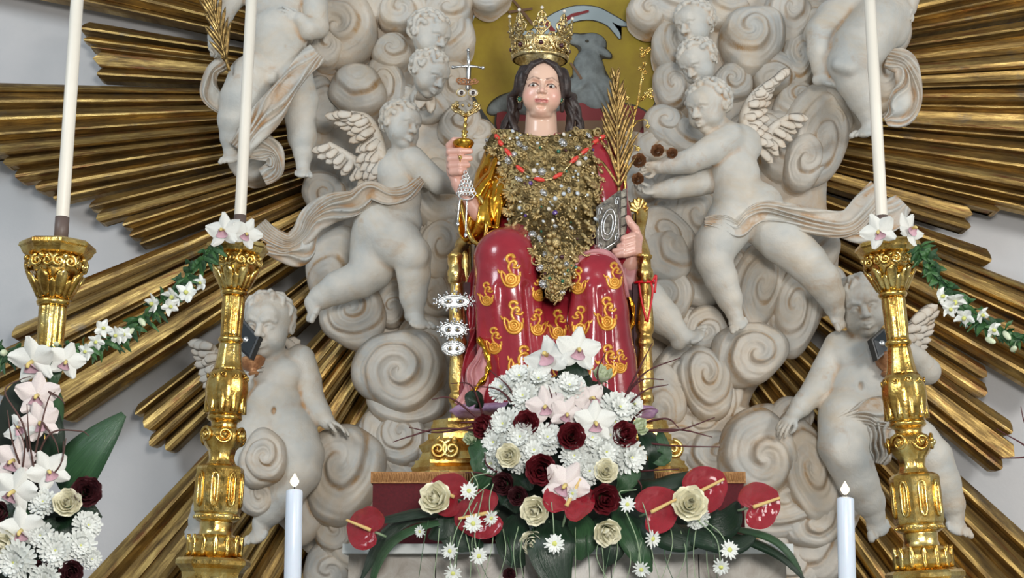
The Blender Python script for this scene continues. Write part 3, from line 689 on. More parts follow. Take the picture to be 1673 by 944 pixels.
def wing(parent, Y0, bone, a0, a1, l0, l1, n, width, d=0, mat=None, seed=0, rows=3, bend=.12):
    """bone: px points root..tip; feather directions a0..a1 (degrees clockwise from right), lengths l0..l1 px"""
    rnd = random.Random(seed); s = S(Y0); bn = catmull(bone, 40); mat = mat or FEATHER
    v, f = tube([P(q[0], q[1], Y0 - (d + 5) * s) for q in bn], [s * (10 - 4 * i / 39) for i in range(40)], 10)
    w = obj('wing', v, f, mat, parent)
    for r in range(rows):
        m = max(3, n - 2 * r)
        for i in range(m):
            t = i / (m - 1); q = bn[int(t * 38)]; a = math.radians(a0 + (a1 - a0) * t + rnd.uniform(-3, 3)); L = (l0 + (l1 - l0) * t) * (1, .76, .52)[r] * rnd.uniform(.92, 1.06)
            dd = d + 4 * r - 1.6 * r * 0 + .9 * i * (1 if r % 2 else 1)
            b = P(q[0], q[1], Y0 - (dd + 3) * s); tp = P(q[0] + L * math.cos(a), q[1] + L * math.sin(a), Y0 - (dd + (-3 if r == 0 else 2)) * s)
            vv, ff = feather_mesh(b, tp, width * s * (.98, .95, .92)[r], (0, -1, 0), 2.3 * s, bend, 10)
            obj('feather', vv, ff, mat, w)
    return w
def ribbon(name, parent, Y0, rows, folds=4, amp=5, thick=7, mat=None, seed=0, n=60, m=30, flare=1.0):
    """folded cloth band. rows: px, py, d, width px"""
    rnd = random.Random(seed); p0, p1 = rnd.uniform(0, 6), rnd.uniform(0, 6); r = catmull(rows, n); s = S(Y0); mat = mat or STONE
    t = np.gradient(r[:, :2], axis=0); t /= np.linalg.norm(t, axis=1)[:, None] + 1e-9; nv = np.stack([-t[:, 1], t[:, 0]], 1)
    fr, bk, ck = [], [], []
    for i in range(n):
        u = i / (n - 1)
        for j in range(m):
            q = 2 * j / (m - 1) - 1; ph = folds * math.pi * .75 * (q + .30 * math.sin(4 * u + p0 + 2.2 * q) + .16 * math.sin(9 * u + p1 - 3 * q)) + p1 + 1.6 * u
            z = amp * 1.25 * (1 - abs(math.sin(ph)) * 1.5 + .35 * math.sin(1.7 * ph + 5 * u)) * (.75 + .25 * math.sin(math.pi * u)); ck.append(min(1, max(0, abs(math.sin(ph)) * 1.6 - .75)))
            z = z + thick * math.sqrt(max(0, 1 - q ** 4))
            wv = r[i, 3] / 2 * (q + .10 * math.sin(9 * u + 3 * q + p1)) * (1 + .13 * math.sin(11 * u + p0))
            x, y = r[i, 0] + nv[i, 0] * wv, r[i, 1] + nv[i, 1] * wv
            fr.append(P(x, y, Y0 - (r[i, 2] + z) * s)); bk.append(P(x, y, Y0 - (r[i, 2] - thick) * s))
    v = np.array(fr + bk); N = n * m; f = grid_faces(n, m); f += [(a + N, d_ + N, c + N, b + N) for (a, b, c, d_) in f]
    for i in range(n - 1):
        for j in (0, m - 1):
            a, b = i * m + j, (i + 1) * m + j; f.append((a, b, b + N, a + N) if j == 0 else (b, a, a + N, b + N))
    for i in (0, n - 1):
        for j in range(m - 1):
            a, b = i * m + j, i * m + j + 1; f.append((b, a, a + N, b + N) if i == 0 else (a, b, b + N, a + N))
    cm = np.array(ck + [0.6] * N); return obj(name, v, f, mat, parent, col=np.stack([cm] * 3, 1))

VOXP = .0040
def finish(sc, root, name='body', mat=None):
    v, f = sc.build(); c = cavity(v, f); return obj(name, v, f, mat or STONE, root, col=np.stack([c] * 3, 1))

# ------------------------------------------------------------------ upper left cherub, standing, cut by the top of the frame
Y0 = 5.04
pa = thing('stucco_cherub', P(440, 290, Y0), 'large standing white cherub at the upper left with bare belly and diagonal sash', 'cherub statue', 'white stucco cherubs')
s = Sculpt(VOXP, Y0); s.k = .022
s.blob(452, -5, 0, 56, 50, 34); s.blob(456, 55, 6, 50, 52, 38); s.blob(452, 84, 12, 46, 42, 36); s.blob(440, 118, 2, 50, 34, 34)
s.blob(467, 74, 49, 3.5, 6, 7, 10, .006, -1); s.blob(446, 126, 30, 9, 12, 10, 0, .01)
s.limb([(412, 128, 10, 40), (396, 165, 14, 38), (384, 196, 12, 29), (381, 225, 4, 22), (379, 244, 0, 15)])
s.limb([(372, 184, 20, 10), (396, 190, 24, 10)], .02)
foot(s, s.pt(379, 243, 2), V(-2, 16, 12), V(0, -4, 10), 25 * s.px, 1)
s.limb([(478, 125, 0, 34), (492, 165, 4, 29), (491, 190, 4, 26), (494, 225, -2, 24), (496, 250, -4, 17), (495, 268, -4, 12)])
foot(s, s.pt(495, 270, -2), V(2, 12, 14), V(0, -8, 10), 25 * s.px, -1)
s.limb([(500, -40, 0, 26), (514, 0, 6, 22), (518, 44, 16, 20), (505, 48, 26, 18), (490, 32, 34, 12)], .014)
hand(s, s.pt(489, 31, 36), V(-22, -8, 4), V(2, 0, -8), 26 * s.px, -1, (14, 14, 16, 18))
s.limb([(402, -30, 0, 24), (372, 10, 2, 18), (352, 60, 6, 13), (350, 74, 8, 11)], .014)
hand(s, s.pt(350, 76, 8), V(3, 18, 4), V(6, 0, 8), 24 * s.px, 1, (40, 46, 50, 54))
for q in (392, 402, 412): pass
finish(s, pa)
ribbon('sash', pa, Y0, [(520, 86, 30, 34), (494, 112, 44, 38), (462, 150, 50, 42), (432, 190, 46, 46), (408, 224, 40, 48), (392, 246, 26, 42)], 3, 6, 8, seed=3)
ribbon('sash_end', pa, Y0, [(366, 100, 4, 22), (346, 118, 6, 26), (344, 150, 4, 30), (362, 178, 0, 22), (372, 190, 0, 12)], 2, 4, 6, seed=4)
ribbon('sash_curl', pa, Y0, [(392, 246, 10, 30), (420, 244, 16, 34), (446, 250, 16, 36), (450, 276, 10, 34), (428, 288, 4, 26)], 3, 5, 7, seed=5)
def leafy_palm(root, Y0, a, b, L, n, mat, w=7, d=0, droop=.3, spread=35):
    s = S(Y0); A, B = np.array(a, float), np.array(b, float); dr = B - A; ln = np.linalg.norm(dr); dr /= ln; nr = np.array((-dr[1], dr[0]))
    v, f = tube([P(*(A + dr * ln * t), Y0 - (d + 6 * math.sin(t * 3)) * s) for t in np.linspace(0, 1, 14)], [s * (3.2 - 2 * t) for t in np.linspace(0, 1, 14)], 6); obj('midrib', v, f, mat, root)
    rp = random.Random(n)
    for i in range(n):
        t = .12 + .86 * i / (n - 1)
        for q in (-1, 1):
            p0 = A + dr * ln * t; l = L * rp.uniform(.78, 1.15) * (.45 + .75 * math.sin(math.pi * min(1, .2 + t * .8))) * (1 - .35 * t); an = math.radians(spread * (1.15 - .55 * t) * rp.uniform(.7, 1.3))
            tp = p0 + (dr * math.cos(an) + nr * q * math.sin(an)) * l
            vv, ff = feather_mesh(P(*p0, Y0 - (d + 4) * s), P(*tp, Y0 - (d + 8 + 5 * q) * s), w * s, (.5 * q, -1, .2), 1.0 * s, rp.uniform(-.06, .14) * q, 5); obj('leaflet', vv, ff, mat, root)
pp = thing('cherub_palm', P(372, 112, 4.9), 'dark gilded palm frond held by the upper left cherub', 'palm frond')
leafy_palm(pp, 4.92, (374, 116), (336, -40), 52, 14, PALMG, 6, spread=20)

# ------------------------------------------------------------------ left flying cherub
Y0 = 5.0
pb = thing('stucco_cherub', P(640, 530, Y0), 'white winged cherub left of the enthroned saint, striding with arm stretched right', 'cherub statue', 'white stucco cherubs')
s = Sculpt(VOXP, Y0); s.k = .02
s.limb([(662, 228, 20, 18), (656, 258, 4, 22)])
s.blob(652, 282, 0, 42, 36, 32, 10); s.blob(652, 325, 6, 37, 44, 34, 4); s.blob(648, 362, 4, 42, 36, 36); s.blob(618, 372, 0, 36, 36, 34)
s.limb([(620, 372, 12, 44), (650, 398, 24, 41), (672, 416, 30, 32), (676, 450, 24, 27), (675, 485, 16, 22), (677, 512, 12, 15)])
s.blob(676, 418, 50, 22, 20, 14, 0, .02)
foot(s, s.pt(678, 512, 14), V(14, 14, 14), V(4, -10, 10), 30 * s.px, -1)
s.limb([(612, 395, 0, 40), (606, 440, 0, 36), (588, 456, 2, 31), (552, 470, 6, 27), (524, 486, 6, 20), (512, 494, 6, 15)])
foot(s, s.pt(512, 494, 8), V(-10, 22, 8), V(-12, -4, 8), 29 * s.px, -1)
s.limb([(672, 262, 16, 25), (694, 282, 24, 22), (716, 298, 26, 19), (742, 302, 18, 15), (764, 300, 8, 12)], .014)
hand(s, s.pt(764, 300, 6), V(22, -2, -4), V(0, 6, 6), 26 * s.px, 1)
s.limb([(640, 262, -10, 22), (690, 300, -30, 16)], .014)
child_head(s, s.pt(656, 204, 30), 38 * s.px, 48, 4, -4, True, 2)
finish(s, pb)
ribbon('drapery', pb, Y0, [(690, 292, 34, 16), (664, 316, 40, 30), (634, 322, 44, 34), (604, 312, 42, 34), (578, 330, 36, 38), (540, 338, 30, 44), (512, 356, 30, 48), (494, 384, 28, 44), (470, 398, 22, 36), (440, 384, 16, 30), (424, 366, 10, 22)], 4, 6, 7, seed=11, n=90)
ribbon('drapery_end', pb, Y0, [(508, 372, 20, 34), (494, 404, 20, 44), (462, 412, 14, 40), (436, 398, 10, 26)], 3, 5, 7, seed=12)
wing(pb, Y0, [(624, 262), (618, 226), (600, 194), (572, 186)], 112, 172, 52, 44, 11, 17, 6, seed=1)
wing(pb, Y0, [(616, 290), (590, 270), (560, 250), (536, 236)], 84, 150, 34, 30, 9, 16, -14, seed=2, rows=2)

# ------------------------------------------------------------------ right flying cherub
pc = thing('stucco_cherub', P(1230, 530, Y0), 'white winged cherub right of the enthroned saint, leaning and reaching left', 'cherub statue', 'white stucco cherubs')
s = Sculpt(VOXP, Y0); s.k = .02
s.limb([(1168, 200, 22, 19), (1186, 222, 6, 24)])
s.blob(1204, 238, 2, 42, 38, 32, -10); s.blob(1202, 285, 6, 40, 48, 34, -4); s.blob(1206, 325, 6, 42, 36, 36, 0); s.blob(1238, 328, 0, 42, 32, 34, 15)
s.blob(1196, 338, 26, 13, 20, 14, 6, .014); s.blob(1176, 334, 40, 3, 4, 8, 0, .006, -1)
s.limb([(1190, 226, 20, 28), (1160, 246, 30, 24), (1126, 264, 34, 20), (1098, 268, 30, 17), (1078, 272, 28, 12)], .014)
hand(s, s.pt(1078, 272, 28), V(-22, 3, 4), V(2, 10, 8), 30 * s.px, -1, (20, 26, 32, 36))
s.limb([(1186, 290, -20, 22), (1140, 300, -4, 21), (1100, 308, 2, 18), (1072, 312, 4, 12)], .012)
hand(s, s.pt(1072, 312, 6), V(-22, 2, 4), V(2, -10, 8), 28 * s.px, 1, (24, 28, 32, 36))
s.limb([(1196, 360, 14, 42), (1170, 400, 22, 36), (1166, 424, 24, 30), (1178, 455, 16, 27), (1192, 488, 10, 21), (1199, 510, 8, 14)])
foot(s, s.pt(1200, 510, 8), V(4, 16, 12), V(-2, -8, 10), 28 * s.px, 1)
s.limb([(1238, 352, 8, 42), (1280, 392, 14, 40), (1318, 428, 16, 33), (1344, 458, 8, 29), (1358, 484, 0, 23), (1366, 506, -4, 15)])
foot(s, s.pt(1366, 506, -4), V(8, 16, 6), V(6, -6, 10), 28 * s.px, 1)
child_head(s, s.pt(1156, 174, 34), 42 * s.px, -46, 18, -6, True, 5)
finish(s, pc)
ribbon('drapery', pc, Y0, [(1150, 362, 44, 14), (1180, 362, 46, 26), (1206, 374, 48, 30), (1226, 356, 48, 36), (1252, 346, 48, 36), (1290, 352, 44, 36), (1340, 362, 40, 40), (1384, 362, 36, 44), (1414, 334, 28, 50), (1438, 312, 16, 46)], 4, 6, 7, seed=21, n=90)
ribbon('drapery_end', pc, Y0, [(1370, 374, 26, 30), (1410, 376, 24, 40), (1450, 356, 14, 48), (1476, 330, 4, 40)], 3, 5, 7, seed=22)
wing(pc, Y0, [(1222, 222), (1216, 188), (1236, 152), (1270, 128)], 26, -32, 46, 30, 11, 17, 4, seed=3, bend=-.10)
wing(pc, Y0, [(1236, 240), (1262, 210), (1290, 190)], 40, 0, 40, 34, 7, 16, -14, seed=4, rows=2)

# ------------------------------------------------------------------ upper right cherub, legs in view
Y0 = 5.04
pd = thing('stucco_cherub', P(1410, 230, Y0), 'white cherub at the upper right, only its bent legs and hip in view', 'cherub statue', 'white stucco cherubs')
s = Sculpt(VOXP, Y0); s.k = .022
s.blob(1440, -30, 0, 54, 56, 36); s.blob(1440, 26, 8, 52, 48, 40); s.blob(1452, 52, 4, 34, 32, 32)
s.limb([(1432, 40, 16, 48), (1404, 78, 28, 45), (1388, 104, 32, 36), (1396, 132, 24, 31), (1412, 162, 16, 27), (1421, 188, 10, 19), (1423, 200, 8, 14)])
s.limb([(1368, 106, 54, 9), (1388, 112, 58, 9)], .02)
foot(s, s.pt(1424, 199, 10), V(-18, 14, 10), V(-8, -8, 10), 31 * s.px, 1)
s.limb([(1396, 10, 0, 32), (1360, 26, 6, 27), (1340, 50, 10, 24), (1340, 84, 8, 22), (1343, 112, 4, 17), (1346, 124, 4, 13)])
foot(s, s.pt(1345, 124, 6), V(20, 8, 10), V(0, -10, 6), 29 * s.px, -1)
s.limb([(1482, -60, 0, 24), (1486, -10, 6, 20), (1484, 14, 10, 14)], .014)
hand(s, s.pt(1484, 14, 12), V(0, 22, 4), V(-8, 0, 4), 26 * s.px, -1, (16, 20, 22, 24))
finish(s, pd)
ribbon('drapery', pd, Y0, [(1448, 96, 14, 30), (1478, 108, 18, 44), (1486, 146, 16, 52), (1468, 184, 8, 44), (1446, 198, 0, 26)], 3, 6, 9, seed=31)

# ------------------------------------------------------------------ lower left cherub
Y0 = 5.12
pe = thing('stucco_cherub', P(440, 888, Y0), 'white cherub at the lower left, seated on clouds with head upright and right arm lowered', 'cherub statue', 'white stucco cherubs')
s = Sculpt(VOXP, Y0); s.k = .022
s.limb([(441, 565, 24, 22), (446, 592, 6, 26)])
s.blob(450, 616, 6, 50, 40, 34); s.blob(448, 660, 14, 48, 46, 40); s.blob(450, 690, 12, 50, 38, 40); s.blob(447, 671, 54, 4, 7, 8, 0, .006, -1)
s.blob(428, 610, 27, 20, 16, 11, 0, .04); s.blob(470, 610, 27, 20, 16, 11, 0, .04)
s.limb([(490, 588, 4, 25), (503, 622, 8, 22), (509, 650, 12, 20), (524, 676, 20, 17), (536, 690, 24, 12)], .014)
hand(s, s.pt(536, 689, 25), V(20, 9, 6), V(0, 10, 2), 30 * s.px, -1, (16, 14, 16, 20))
s.limb([(408, 596, 6, 25), (376, 640, 14, 21), (368, 656, 22, 20), (388, 640, 36, 17), (402, 626, 46, 12)], .014)
hand(s, s.pt(403, 625, 47), V(10, -20, 6), V(6, 2, -8), 29 * s.px, 1, (24, 30, 34, 38))
s.limb([(476, 706, 22, 40), (490, 744, 44, 38), (490, 772, 50, 33), (466, 806, 44, 29), (440, 836, 36, 22), (428, 852, 32, 15)])
foot(s, s.pt(427, 852, 34), V(-12, 22, 12), V(-6, -6, 10), 31 * s.px, 1)
s.limb([(420, 712, 20, 38), (390, 760, 30, 33), (360, 796, 26, 27), (334, 832, 18, 20), (322, 848, 14, 14)])
foot(s, s.pt(322, 848, 16), V(-12, 20, 10), V(-6, -6, 10), 29 * s.px, -1)
child_head(s, s.pt(436, 530, 36), 50 * s.px, -6, 6, -3, True, 7, True)
finish(s, pe)
wing(pe, Y0, [(372, 612), (360, 590), (346, 566)], 140, 196, 44, 40, 8, 18, -4, seed=5, bend=-.1)
wing(pe, Y0, [(480, 580), (476, 566), (466, 556)], -60, -10, 14, 20, 4, 12, -20, seed=6, rows=1)

# ------------------------------------------------------------------ lower right cherub
pf = thing('stucco_cherub', P(1440, 886, Y0), 'white cherub at the lower right, standing with head tilted and hand on a cloud', 'cherub statue', 'white stucco cherubs')
s = Sculpt(VOXP, Y0); s.k = .022
s.limb([(1410, 530, 22, 23), (1412, 560, 6, 27)])
s.blob(1408, 584, 6, 52, 42, 34); s.blob(1410, 630, 14, 52, 48, 40); s.blob(1408, 668, 12, 54, 40, 40); s.blob(1407, 630, 55, 5, 8, 8, 0, .006, -1)
s.blob(1386, 578, 27, 22, 17, 11, 0, .04); s.blob(1432, 580, 27, 22, 17, 11, 0, .04)
s.limb([(1372, 566, 4, 26), (1350, 604, 8, 23), (1330, 640, 12, 21), (1308, 664, 22, 17), (1296, 678, 28, 12)], .014)
hand(s, s.pt(1297, 677, 29), V(-16, 16, 4), V(-2, 8, -4), 31 * s.px, 1, (18, 22, 26, 30))
s.limb([(1452, 566, 2, 26), (1490, 590, 8, 23), (1514, 606, 12, 22), (1500, 586, 26, 17), (1478, 566, 38, 12)], .014)
hand(s, s.pt(1478, 566, 40), V(-14, -16, 6), V(4, 2, -8), 29 * s.px, -1, (24, 30, 34, 38))
s.limb([(1384, 684, 20, 46), (1382, 728, 36, 43), (1388, 752, 40, 36), (1402, 788, 30, 32), (1420, 820, 22, 25), (1428, 838, 20, 17)])
s.blob(1378, 736, 68, 18, 16, 10, 0, .06)
foot(s, s.pt(1428, 838, 22), V(4, 22, 12), V(-2, -6, 10), 32 * s.px, 1)
s.limb([(1440, 684, 10, 44), (1496, 724, 20, 38), (1522, 746, 20, 32), (1540, 788, 12, 28), (1555, 824, 6, 21), (1560, 838, 4, 15)])
foot(s, s.pt(1560, 838, 6), V(4, 20, 12), V(2, -6, 10), 31 * s.px, -1)
child_head(s, s.pt(1409, 500, 34), 48 * s.px, -14, 4, 11, True, 9, True)
finish(s, pf)
ribbon('drapery', pf, Y0, [(1370, 690, 50, 20), (1404, 676, 62, 40), (1436, 672, 62, 50), (1470, 690, 50, 50), (1500, 700, 36, 30)], 4, 5, 8, seed=41)
ribbon('drapery_fall', pf, Y0, [(1440, 676, 56, 60), (1440, 706, 58, 62), (1436, 734, 54, 50), (1430, 756, 44, 30)], 3, 6, 8, seed=42)
wing(pf, Y0, [(1462, 566), (1476, 546), (1492, 526)], 6, -40, 54, 52, 8, 19, -6, seed=7, bend=.1)

# ------------------------------------------------------------------ winged cherub heads among the clouds
HEADS = [(702, 58, 40, 52, 14, -4, 'cherub head emerging from cloud above another, left of the medallion', 1), (702, 120, 38, 50, 24, -2, 'cherub head with lowered gaze below another, left of the medallion', 1),
         (1134, 40, 39, -46, 10, 4, 'cherub head looking left at the top, right of the medallion', -1), (1140, 102, 38, -48, 26, 6, 'cherub head bowed under the topmost one, right of the medallion', -1)]
for i, (px, py, sz, yaw, pit, rol, lb, sd) in enumerate(HEADS):
    Yh = 5.10; h = thing('winged_cherub', P(px, py + sz, Yh), 'white stucco ' + lb, 'cherub relief', 'white cherub heads in the clouds')
    s = Sculpt(.0034, Yh); s.k = .02; child_head(s, s.pt(px, py, 16), sz * s.px, yaw, pit, rol, True, 20 + i)
    s.limb([(px, py + sz * .6, 0, 15), (px - sd * 14, py + sz * 1.1, -24, 20)]); finish(s, h, 'head')
    for (a, b) in ((30, 90), (90, 150)): wing(h, Yh, [(px - sd * 20, py + sz * .9), (px - sd * 8, py + sz * 1.0), (px + sd * 6, py + sz * 1.02)], a if sd > 0 else 180 - a, b if sd > 0 else 180 - b, 30, 26, 4, 14, -4, seed=50 + i, rows=1)
# leg of another cherub hidden behind the throne
pg = thing('stucco_cherub', P(1120, 566, 5.02), 'bare leg and foot of a white cherub otherwise hidden behind the throne', 'cherub statue', 'white stucco cherubs')
s = Sculpt(VOXP, 5.02); s.k = .02
s.limb([(1016, 460, 0, 36), (1056, 490, 4, 33), (1086, 520, 8, 27), (1104, 540, 10, 19), (1112, 548, 10, 15)]); foot(s, s.pt(1112, 549, 12), V(22, -8, 6), V(-4, -10, 8), 33 * s.px, -1); finish(s, pg, 'leg')
# ------------------------------------------------------------------ the enthroned saint
YS = 4.62; sS = S(YS)
def PS(px, py, d=0): return P(px, py, YS - d * sS)
saint = thing('saint_statue', PS(890, 690), 'painted statue of an enthroned female saint in a red robe with a gold sleeve', 'statue')
# head with neck: carved face, painted
HS = 49 * sS; HO = PS(886, 146, 22); HR = frame(0, 10, -4)
def adult_head():
    s = Sculpt(.0017, YS); T = Tpl(s, HO, HR, HS)
    T.ell((0, .26, -.14), (.70, .76, .86), .1); T.ell((0, -.18, .14), (.60, .74, .64), .25); T.ell((0, -.46, .22), (.50, .46, .52), .2)
    T.ell((0, -.84, .48), (.22, .16, .22), .14); T.ell((0, -.92, .24), (.36, .13, .30), .10)
    T.ell((0, .38, .52), (.42, .32, .24), .25)
    for q in (-1, 1):
        T.ell((q * .36, -.36, .36), (.26, .30, .30), .22)
        T.ell((q * .30, .03, .84), (.21, .12, .15), .12, -1)
        T.ch([(q * .10, .18, .75), (q * .28, .235, .73), (q * .50, .12, .56)], .04, .12)
        T.ell((q * .66, -.08, -.06), (.08, .20, .13), .05)
    T.ch([(0, .14, .70), (0, -.08, .83), (0, -.23, .95)], (.065, .075, .085), .07)
    for q in (-1, 1): T.ell((q * .10, -.25, .84), (.075, .065, .10), .05); T.ell((q * .05, -.305, .91), (.03, .022, .05), .02, -1)
    T.ell((0, -.52, .70), (.19, .13, .13), .12); T.ch([(0, -.34, .82), (0, -.42, .83)], (.02, .025), .05, -1)
    T.ch([(-.19, -.525, .72), (-.07, -.475, .825), (0, -.495, .835), (.07, -.475, .825), (.19, -.525, .72)], (.018, .045, .045, .045, .018), .03)
    T.ch([(-.15, -.565, .735), (0, -.60, .825), (.15, -.565, .735)], (.03, .06, .03), .03)
    T.ch([(-.2, -.53, .76), (-.07, -.535, .865), (.07, -.535, .865), (.2, -.53, .76)], .016, .015, -1)
    T.ell((0, -.70, .72), (.14, .05, .08), .08, -1)
    for q in (-1, 1):
        T.ell((q * .30, .0, .61), (.150, .120, .135), .02)
        T.ch([(q * .13, -.01, .715), (q * .20, .058, .757), (q * .31, .068, .748), (q * .42, .015, .663), (q * .46, -.02, .60)], .030, .02)
        T.ch([(q * .14, -.03, .72), (q * .22, -.085, .74), (q * .33, -.085, .73), (q * .44, -.02, .63)], .018, .015)
    s.seg(T.w((0, -.50, -.30)), PS(884, 234, -2), 25 * sS, 28 * sS, .010)
    s.blob(884, 240, 0, 52, 20, 30, 0, .02)
    v, f = s.build()
    q = (v - HO) @ HR / HS; col = np.tile(np.array(srgb(226, 190, 168)[:3]), (len(v), 1))
    def put(c, pts, r, soft, amt=1.0):
        nonlocal col
        d = np.full(len(q), 9.0); pts = [np.array(p) for p in pts]
        for a, b in zip(pts[:-1], pts[1:]) if len(pts) > 1 else [(pts[0], pts[0] + 1e-6)]:
            ba = b - a; t = np.clip((q - a) @ ba / (ba @ ba), 0, 1); d = np.minimum(d, np.linalg.norm(q - a - t[:, None] * ba, axis=1))
        w = np.clip((r + soft - d) / soft, 0, 1)[:, None] * amt; col = col * (1 - w) + np.array(srgb(*c)[:3]) * w
    for e in (-1, 1):
        put((222, 132, 126), [(e * .42, -.34, .62)], .06, .36, .42)
        put((84, 52, 42), [(e * .12, .195, .80), (e * .30, .255, .76), (e * .50, .15, .58)], .024, .024, .95)
        put((60, 38, 32), [(e * .13, -.02, .74), (e * .20, .040, .78), (e * .31, .050, .77), (e * .42, .0, .685), (e * .47, -.035, .61)], .016, .016, .95)
        put((196, 138, 120), [(e * .15, -.04, .74), (e * .28, -.09, .75), (e * .44, -.02, .65)], .01, .03, .6)
        put((206, 150, 132), [(e * .10, .10, .78), (e * .32, .16, .77)], .02, .08, .4)
    put((196, 104, 100), [(-.17, -.535, .77), (0, -.545, .87), (.17, -.535, .77)], .045, .045, .85)
    put((120, 50, 52), [(-.17, -.53, .76), (0, -.535, .86), (.17, -.53, .76)], .006, .016, .8)
    put((222, 150, 136), [(0, -.84, .62)], .06, .18, .35); put((226, 160, 146), [(0, -.22, .98)], .05, .12, .4)
    obj('head', v, f, SKIN, saint, col=col)
    for e in (-1, 1):
        R = HR; v, f = sphere(T.w((e * .30, .0, .628)), np.array((.142, .112, .128)) * HS, 16, 12, R); eb = obj('eye', v, f, EYEW, saint)
        v, f = sphere(T.w((e * .30 - .008, -.016, .692)), np.array((.076, .076, .070)) * HS, 14, 9, R); obj('iris', v, f, IRIS, eb)
adult_head()
# hair: cap under the crown and wavy locks to the shoulders
s = Sculpt(.0024, YS); T = Tpl(s, HO, HR, HS); rnd = random.Random(4)
T.ell((0, .36, -.22), (.80, .70, .88), .05)
T.ell((0, .0, .62), (.575, .70, .50), .04, -1)
for q in (-1, 1):
    T.ch([(q * .10, .86, .52), (q * .36, .72, .56), (q * .56, .42, .46), (q * .655, .05, .34), (q * .69, -.35, .22), (q * .72, -.7, .12)], (.10, .13, .13, .11, .10, .08), .03)
    for i in range(13):
        x0, z0 = q * (.60 + .20 * rnd.random()), .30 - .06 * i + rnd.uniform(-.05, .05)
        pts = [T.w((x0 * .9, .62, z0)), T.w((x0 * 1.06, .30, z0 + .06)), T.w((x0 * 1.12, -.1, z0))]
        ex = 886 + q * rnd.uniform(40, 66); ph = rnd.uniform(0, 6)
        for k, t in enumerate(np.linspace(.15, 1, 9)):
            yy = 146 + (rnd.uniform(205, 228) - 146) * t if k == 8 else 146 + 74 * t
            pts.append(PS(886 + q * (46 + (abs(ex - 886) - 46) * t) + 4.5 * math.sin(ph + 7 * t), yy, 12 - 6 * t + z0 * 20 + 3 * math.cos(ph + 7 * t)))
        s.chain(catmull(np.array(pts), 34), np.linspace(6.5, 3.0, 34) * sS, .0025)
v, f = s.build(); obj('hair', v, f, HAIRM, saint)

# torso, arms and robe
s = Sculpt(.0060, YS); s.k = .03
s.blob(886, 300, 0, 84, 84, 44); s.blob(886, 390, 8, 74, 74, 52); s.limb([(822, 252, 0, 30), (886, 250, -8, 34), (962, 250, 0, 32)])
s.limb([(966, 250, 0, 36), (990, 300, 4, 32), (1000, 350, 8, 30), (1016, 400, 10, 26), (1026, 424, 20, 18)])
v, f = s.build(); obj('bodice', v, f, RED, saint)
s = Sculpt(.003, YS); s.k = .02                     # gilded sleeve
s.limb([(822, 246, 4, 29), (806, 292, 14, 30), (796, 335, 22, 33), (786, 352, 26, 32)])
s.limb([(800, 330, 26, 34), (780, 362, 34, 30), (772, 376, 36, 22)]); s.blob(776, 352, 36, 22, 44, 24, 12)
for q in ([(810, 262, 42), (790, 320, 56), (800, 370, 60)], [(826, 270, 36), (818, 330, 50), (812, 372, 58)], [(796, 290, 44), (774, 320, 56)]): s.limb([(*p, 5) for p in q], .012)
for q in ([(818, 266, 42), (804, 324, 60), (806, 366, 66)], [(800, 300, 50), (784, 330, 62)]): s.limb([(*p, 3.5) for p in q], .012, -1)
s.blob(766, 354, 52, 15, 36, 26, 12, .008, -1); s.limb([(766, 330, 50, 12), (752, 308, 46, 12)], .008, -1)
v, f = s.build(); slv = obj('sleeve', v, f, GOLDS, saint)
cuff = [(754, 330, 44), (760, 362, 50), (770, 388, 54), (782, 399, 56), (792, 390, 58), (795, 362, 58), (790, 332, 58), (776, 316, 54), (762, 316, 48), (754, 330, 44)]
v, f = tube(catmull([PS(*q) for q in cuff], 48), 4.0 * sS, 8); obj('cuff', v, f, GOLD, slv)
# skirt over the knees
s = Sculpt(.0048, YS); s.k = .03
s.limb([(850, 420, 40, 58), (826, 424, 104, 49), (828, 480, 104, 50), (838, 560, 88, 51), (848, 700, 70, 58)])
s.limb([(940, 440, 40, 52), (974, 454, 100, 42), (980, 510, 98, 44), (986, 590, 84, 50), (994, 700, 70, 58)])
s.limb([(905, 540, 40, 56), (908, 700, 50, 74)])
for q, r in (([(796, 440, 128), (790, 540, 112), (796, 660, 100)], 11), ([(838, 430, 146), (850, 530, 132), (858, 640, 116)], 12), ([(868, 470, 116), (884, 560, 104), (894, 660, 108)], 12), ([(908, 540, 92), (912, 600, 102), (914, 680, 110)], 12),
             ([(948, 470, 118), (936, 560, 110), (934, 660, 112)], 12), ([(968, 470, 136), (966, 560, 126), (962, 660, 120)], 10), ([(1002, 470, 118), (1008, 570, 110), (1020, 680, 100)], 12)): s.limb([(*p, r) for p in q], .02, 1, 12)
for q, r in (([(818, 470, 156), (822, 560, 146), (830, 660, 138)], 7), ([(862, 470, 146), (870, 560, 134), (878, 650, 126)], 8), ([(900, 520, 110), (902, 580, 112), (904, 660, 122)], 7), ([(926, 540, 112), (924, 600, 120), (926, 670, 126)], 7),
             ([(952, 500, 140), (950, 570, 134), (948, 660, 130)], 6), ([(988, 480, 144), (990, 570, 136), (994, 660, 132)], 7)): s.limb([(*p, r) for p in q], .016, -1, 12)
vk, fk = s.build(); skirt = obj('skirt', vk, fk, RED, saint)
BV = BVHTree.FromPolygons([tuple(x) for x in vk], [tuple(int(i) for i in q) for q in fk])
CAMP = Vector((0, 0, CAMZ))
def on_skirt(px, py, off=.0):
    d = Vector(PS(px, py, 0)) - CAMP; d.normalize(); h = BV.ray_cast(CAMP, d)
    return None if h[0] is None else np.array(h[0] + h[1] * off)
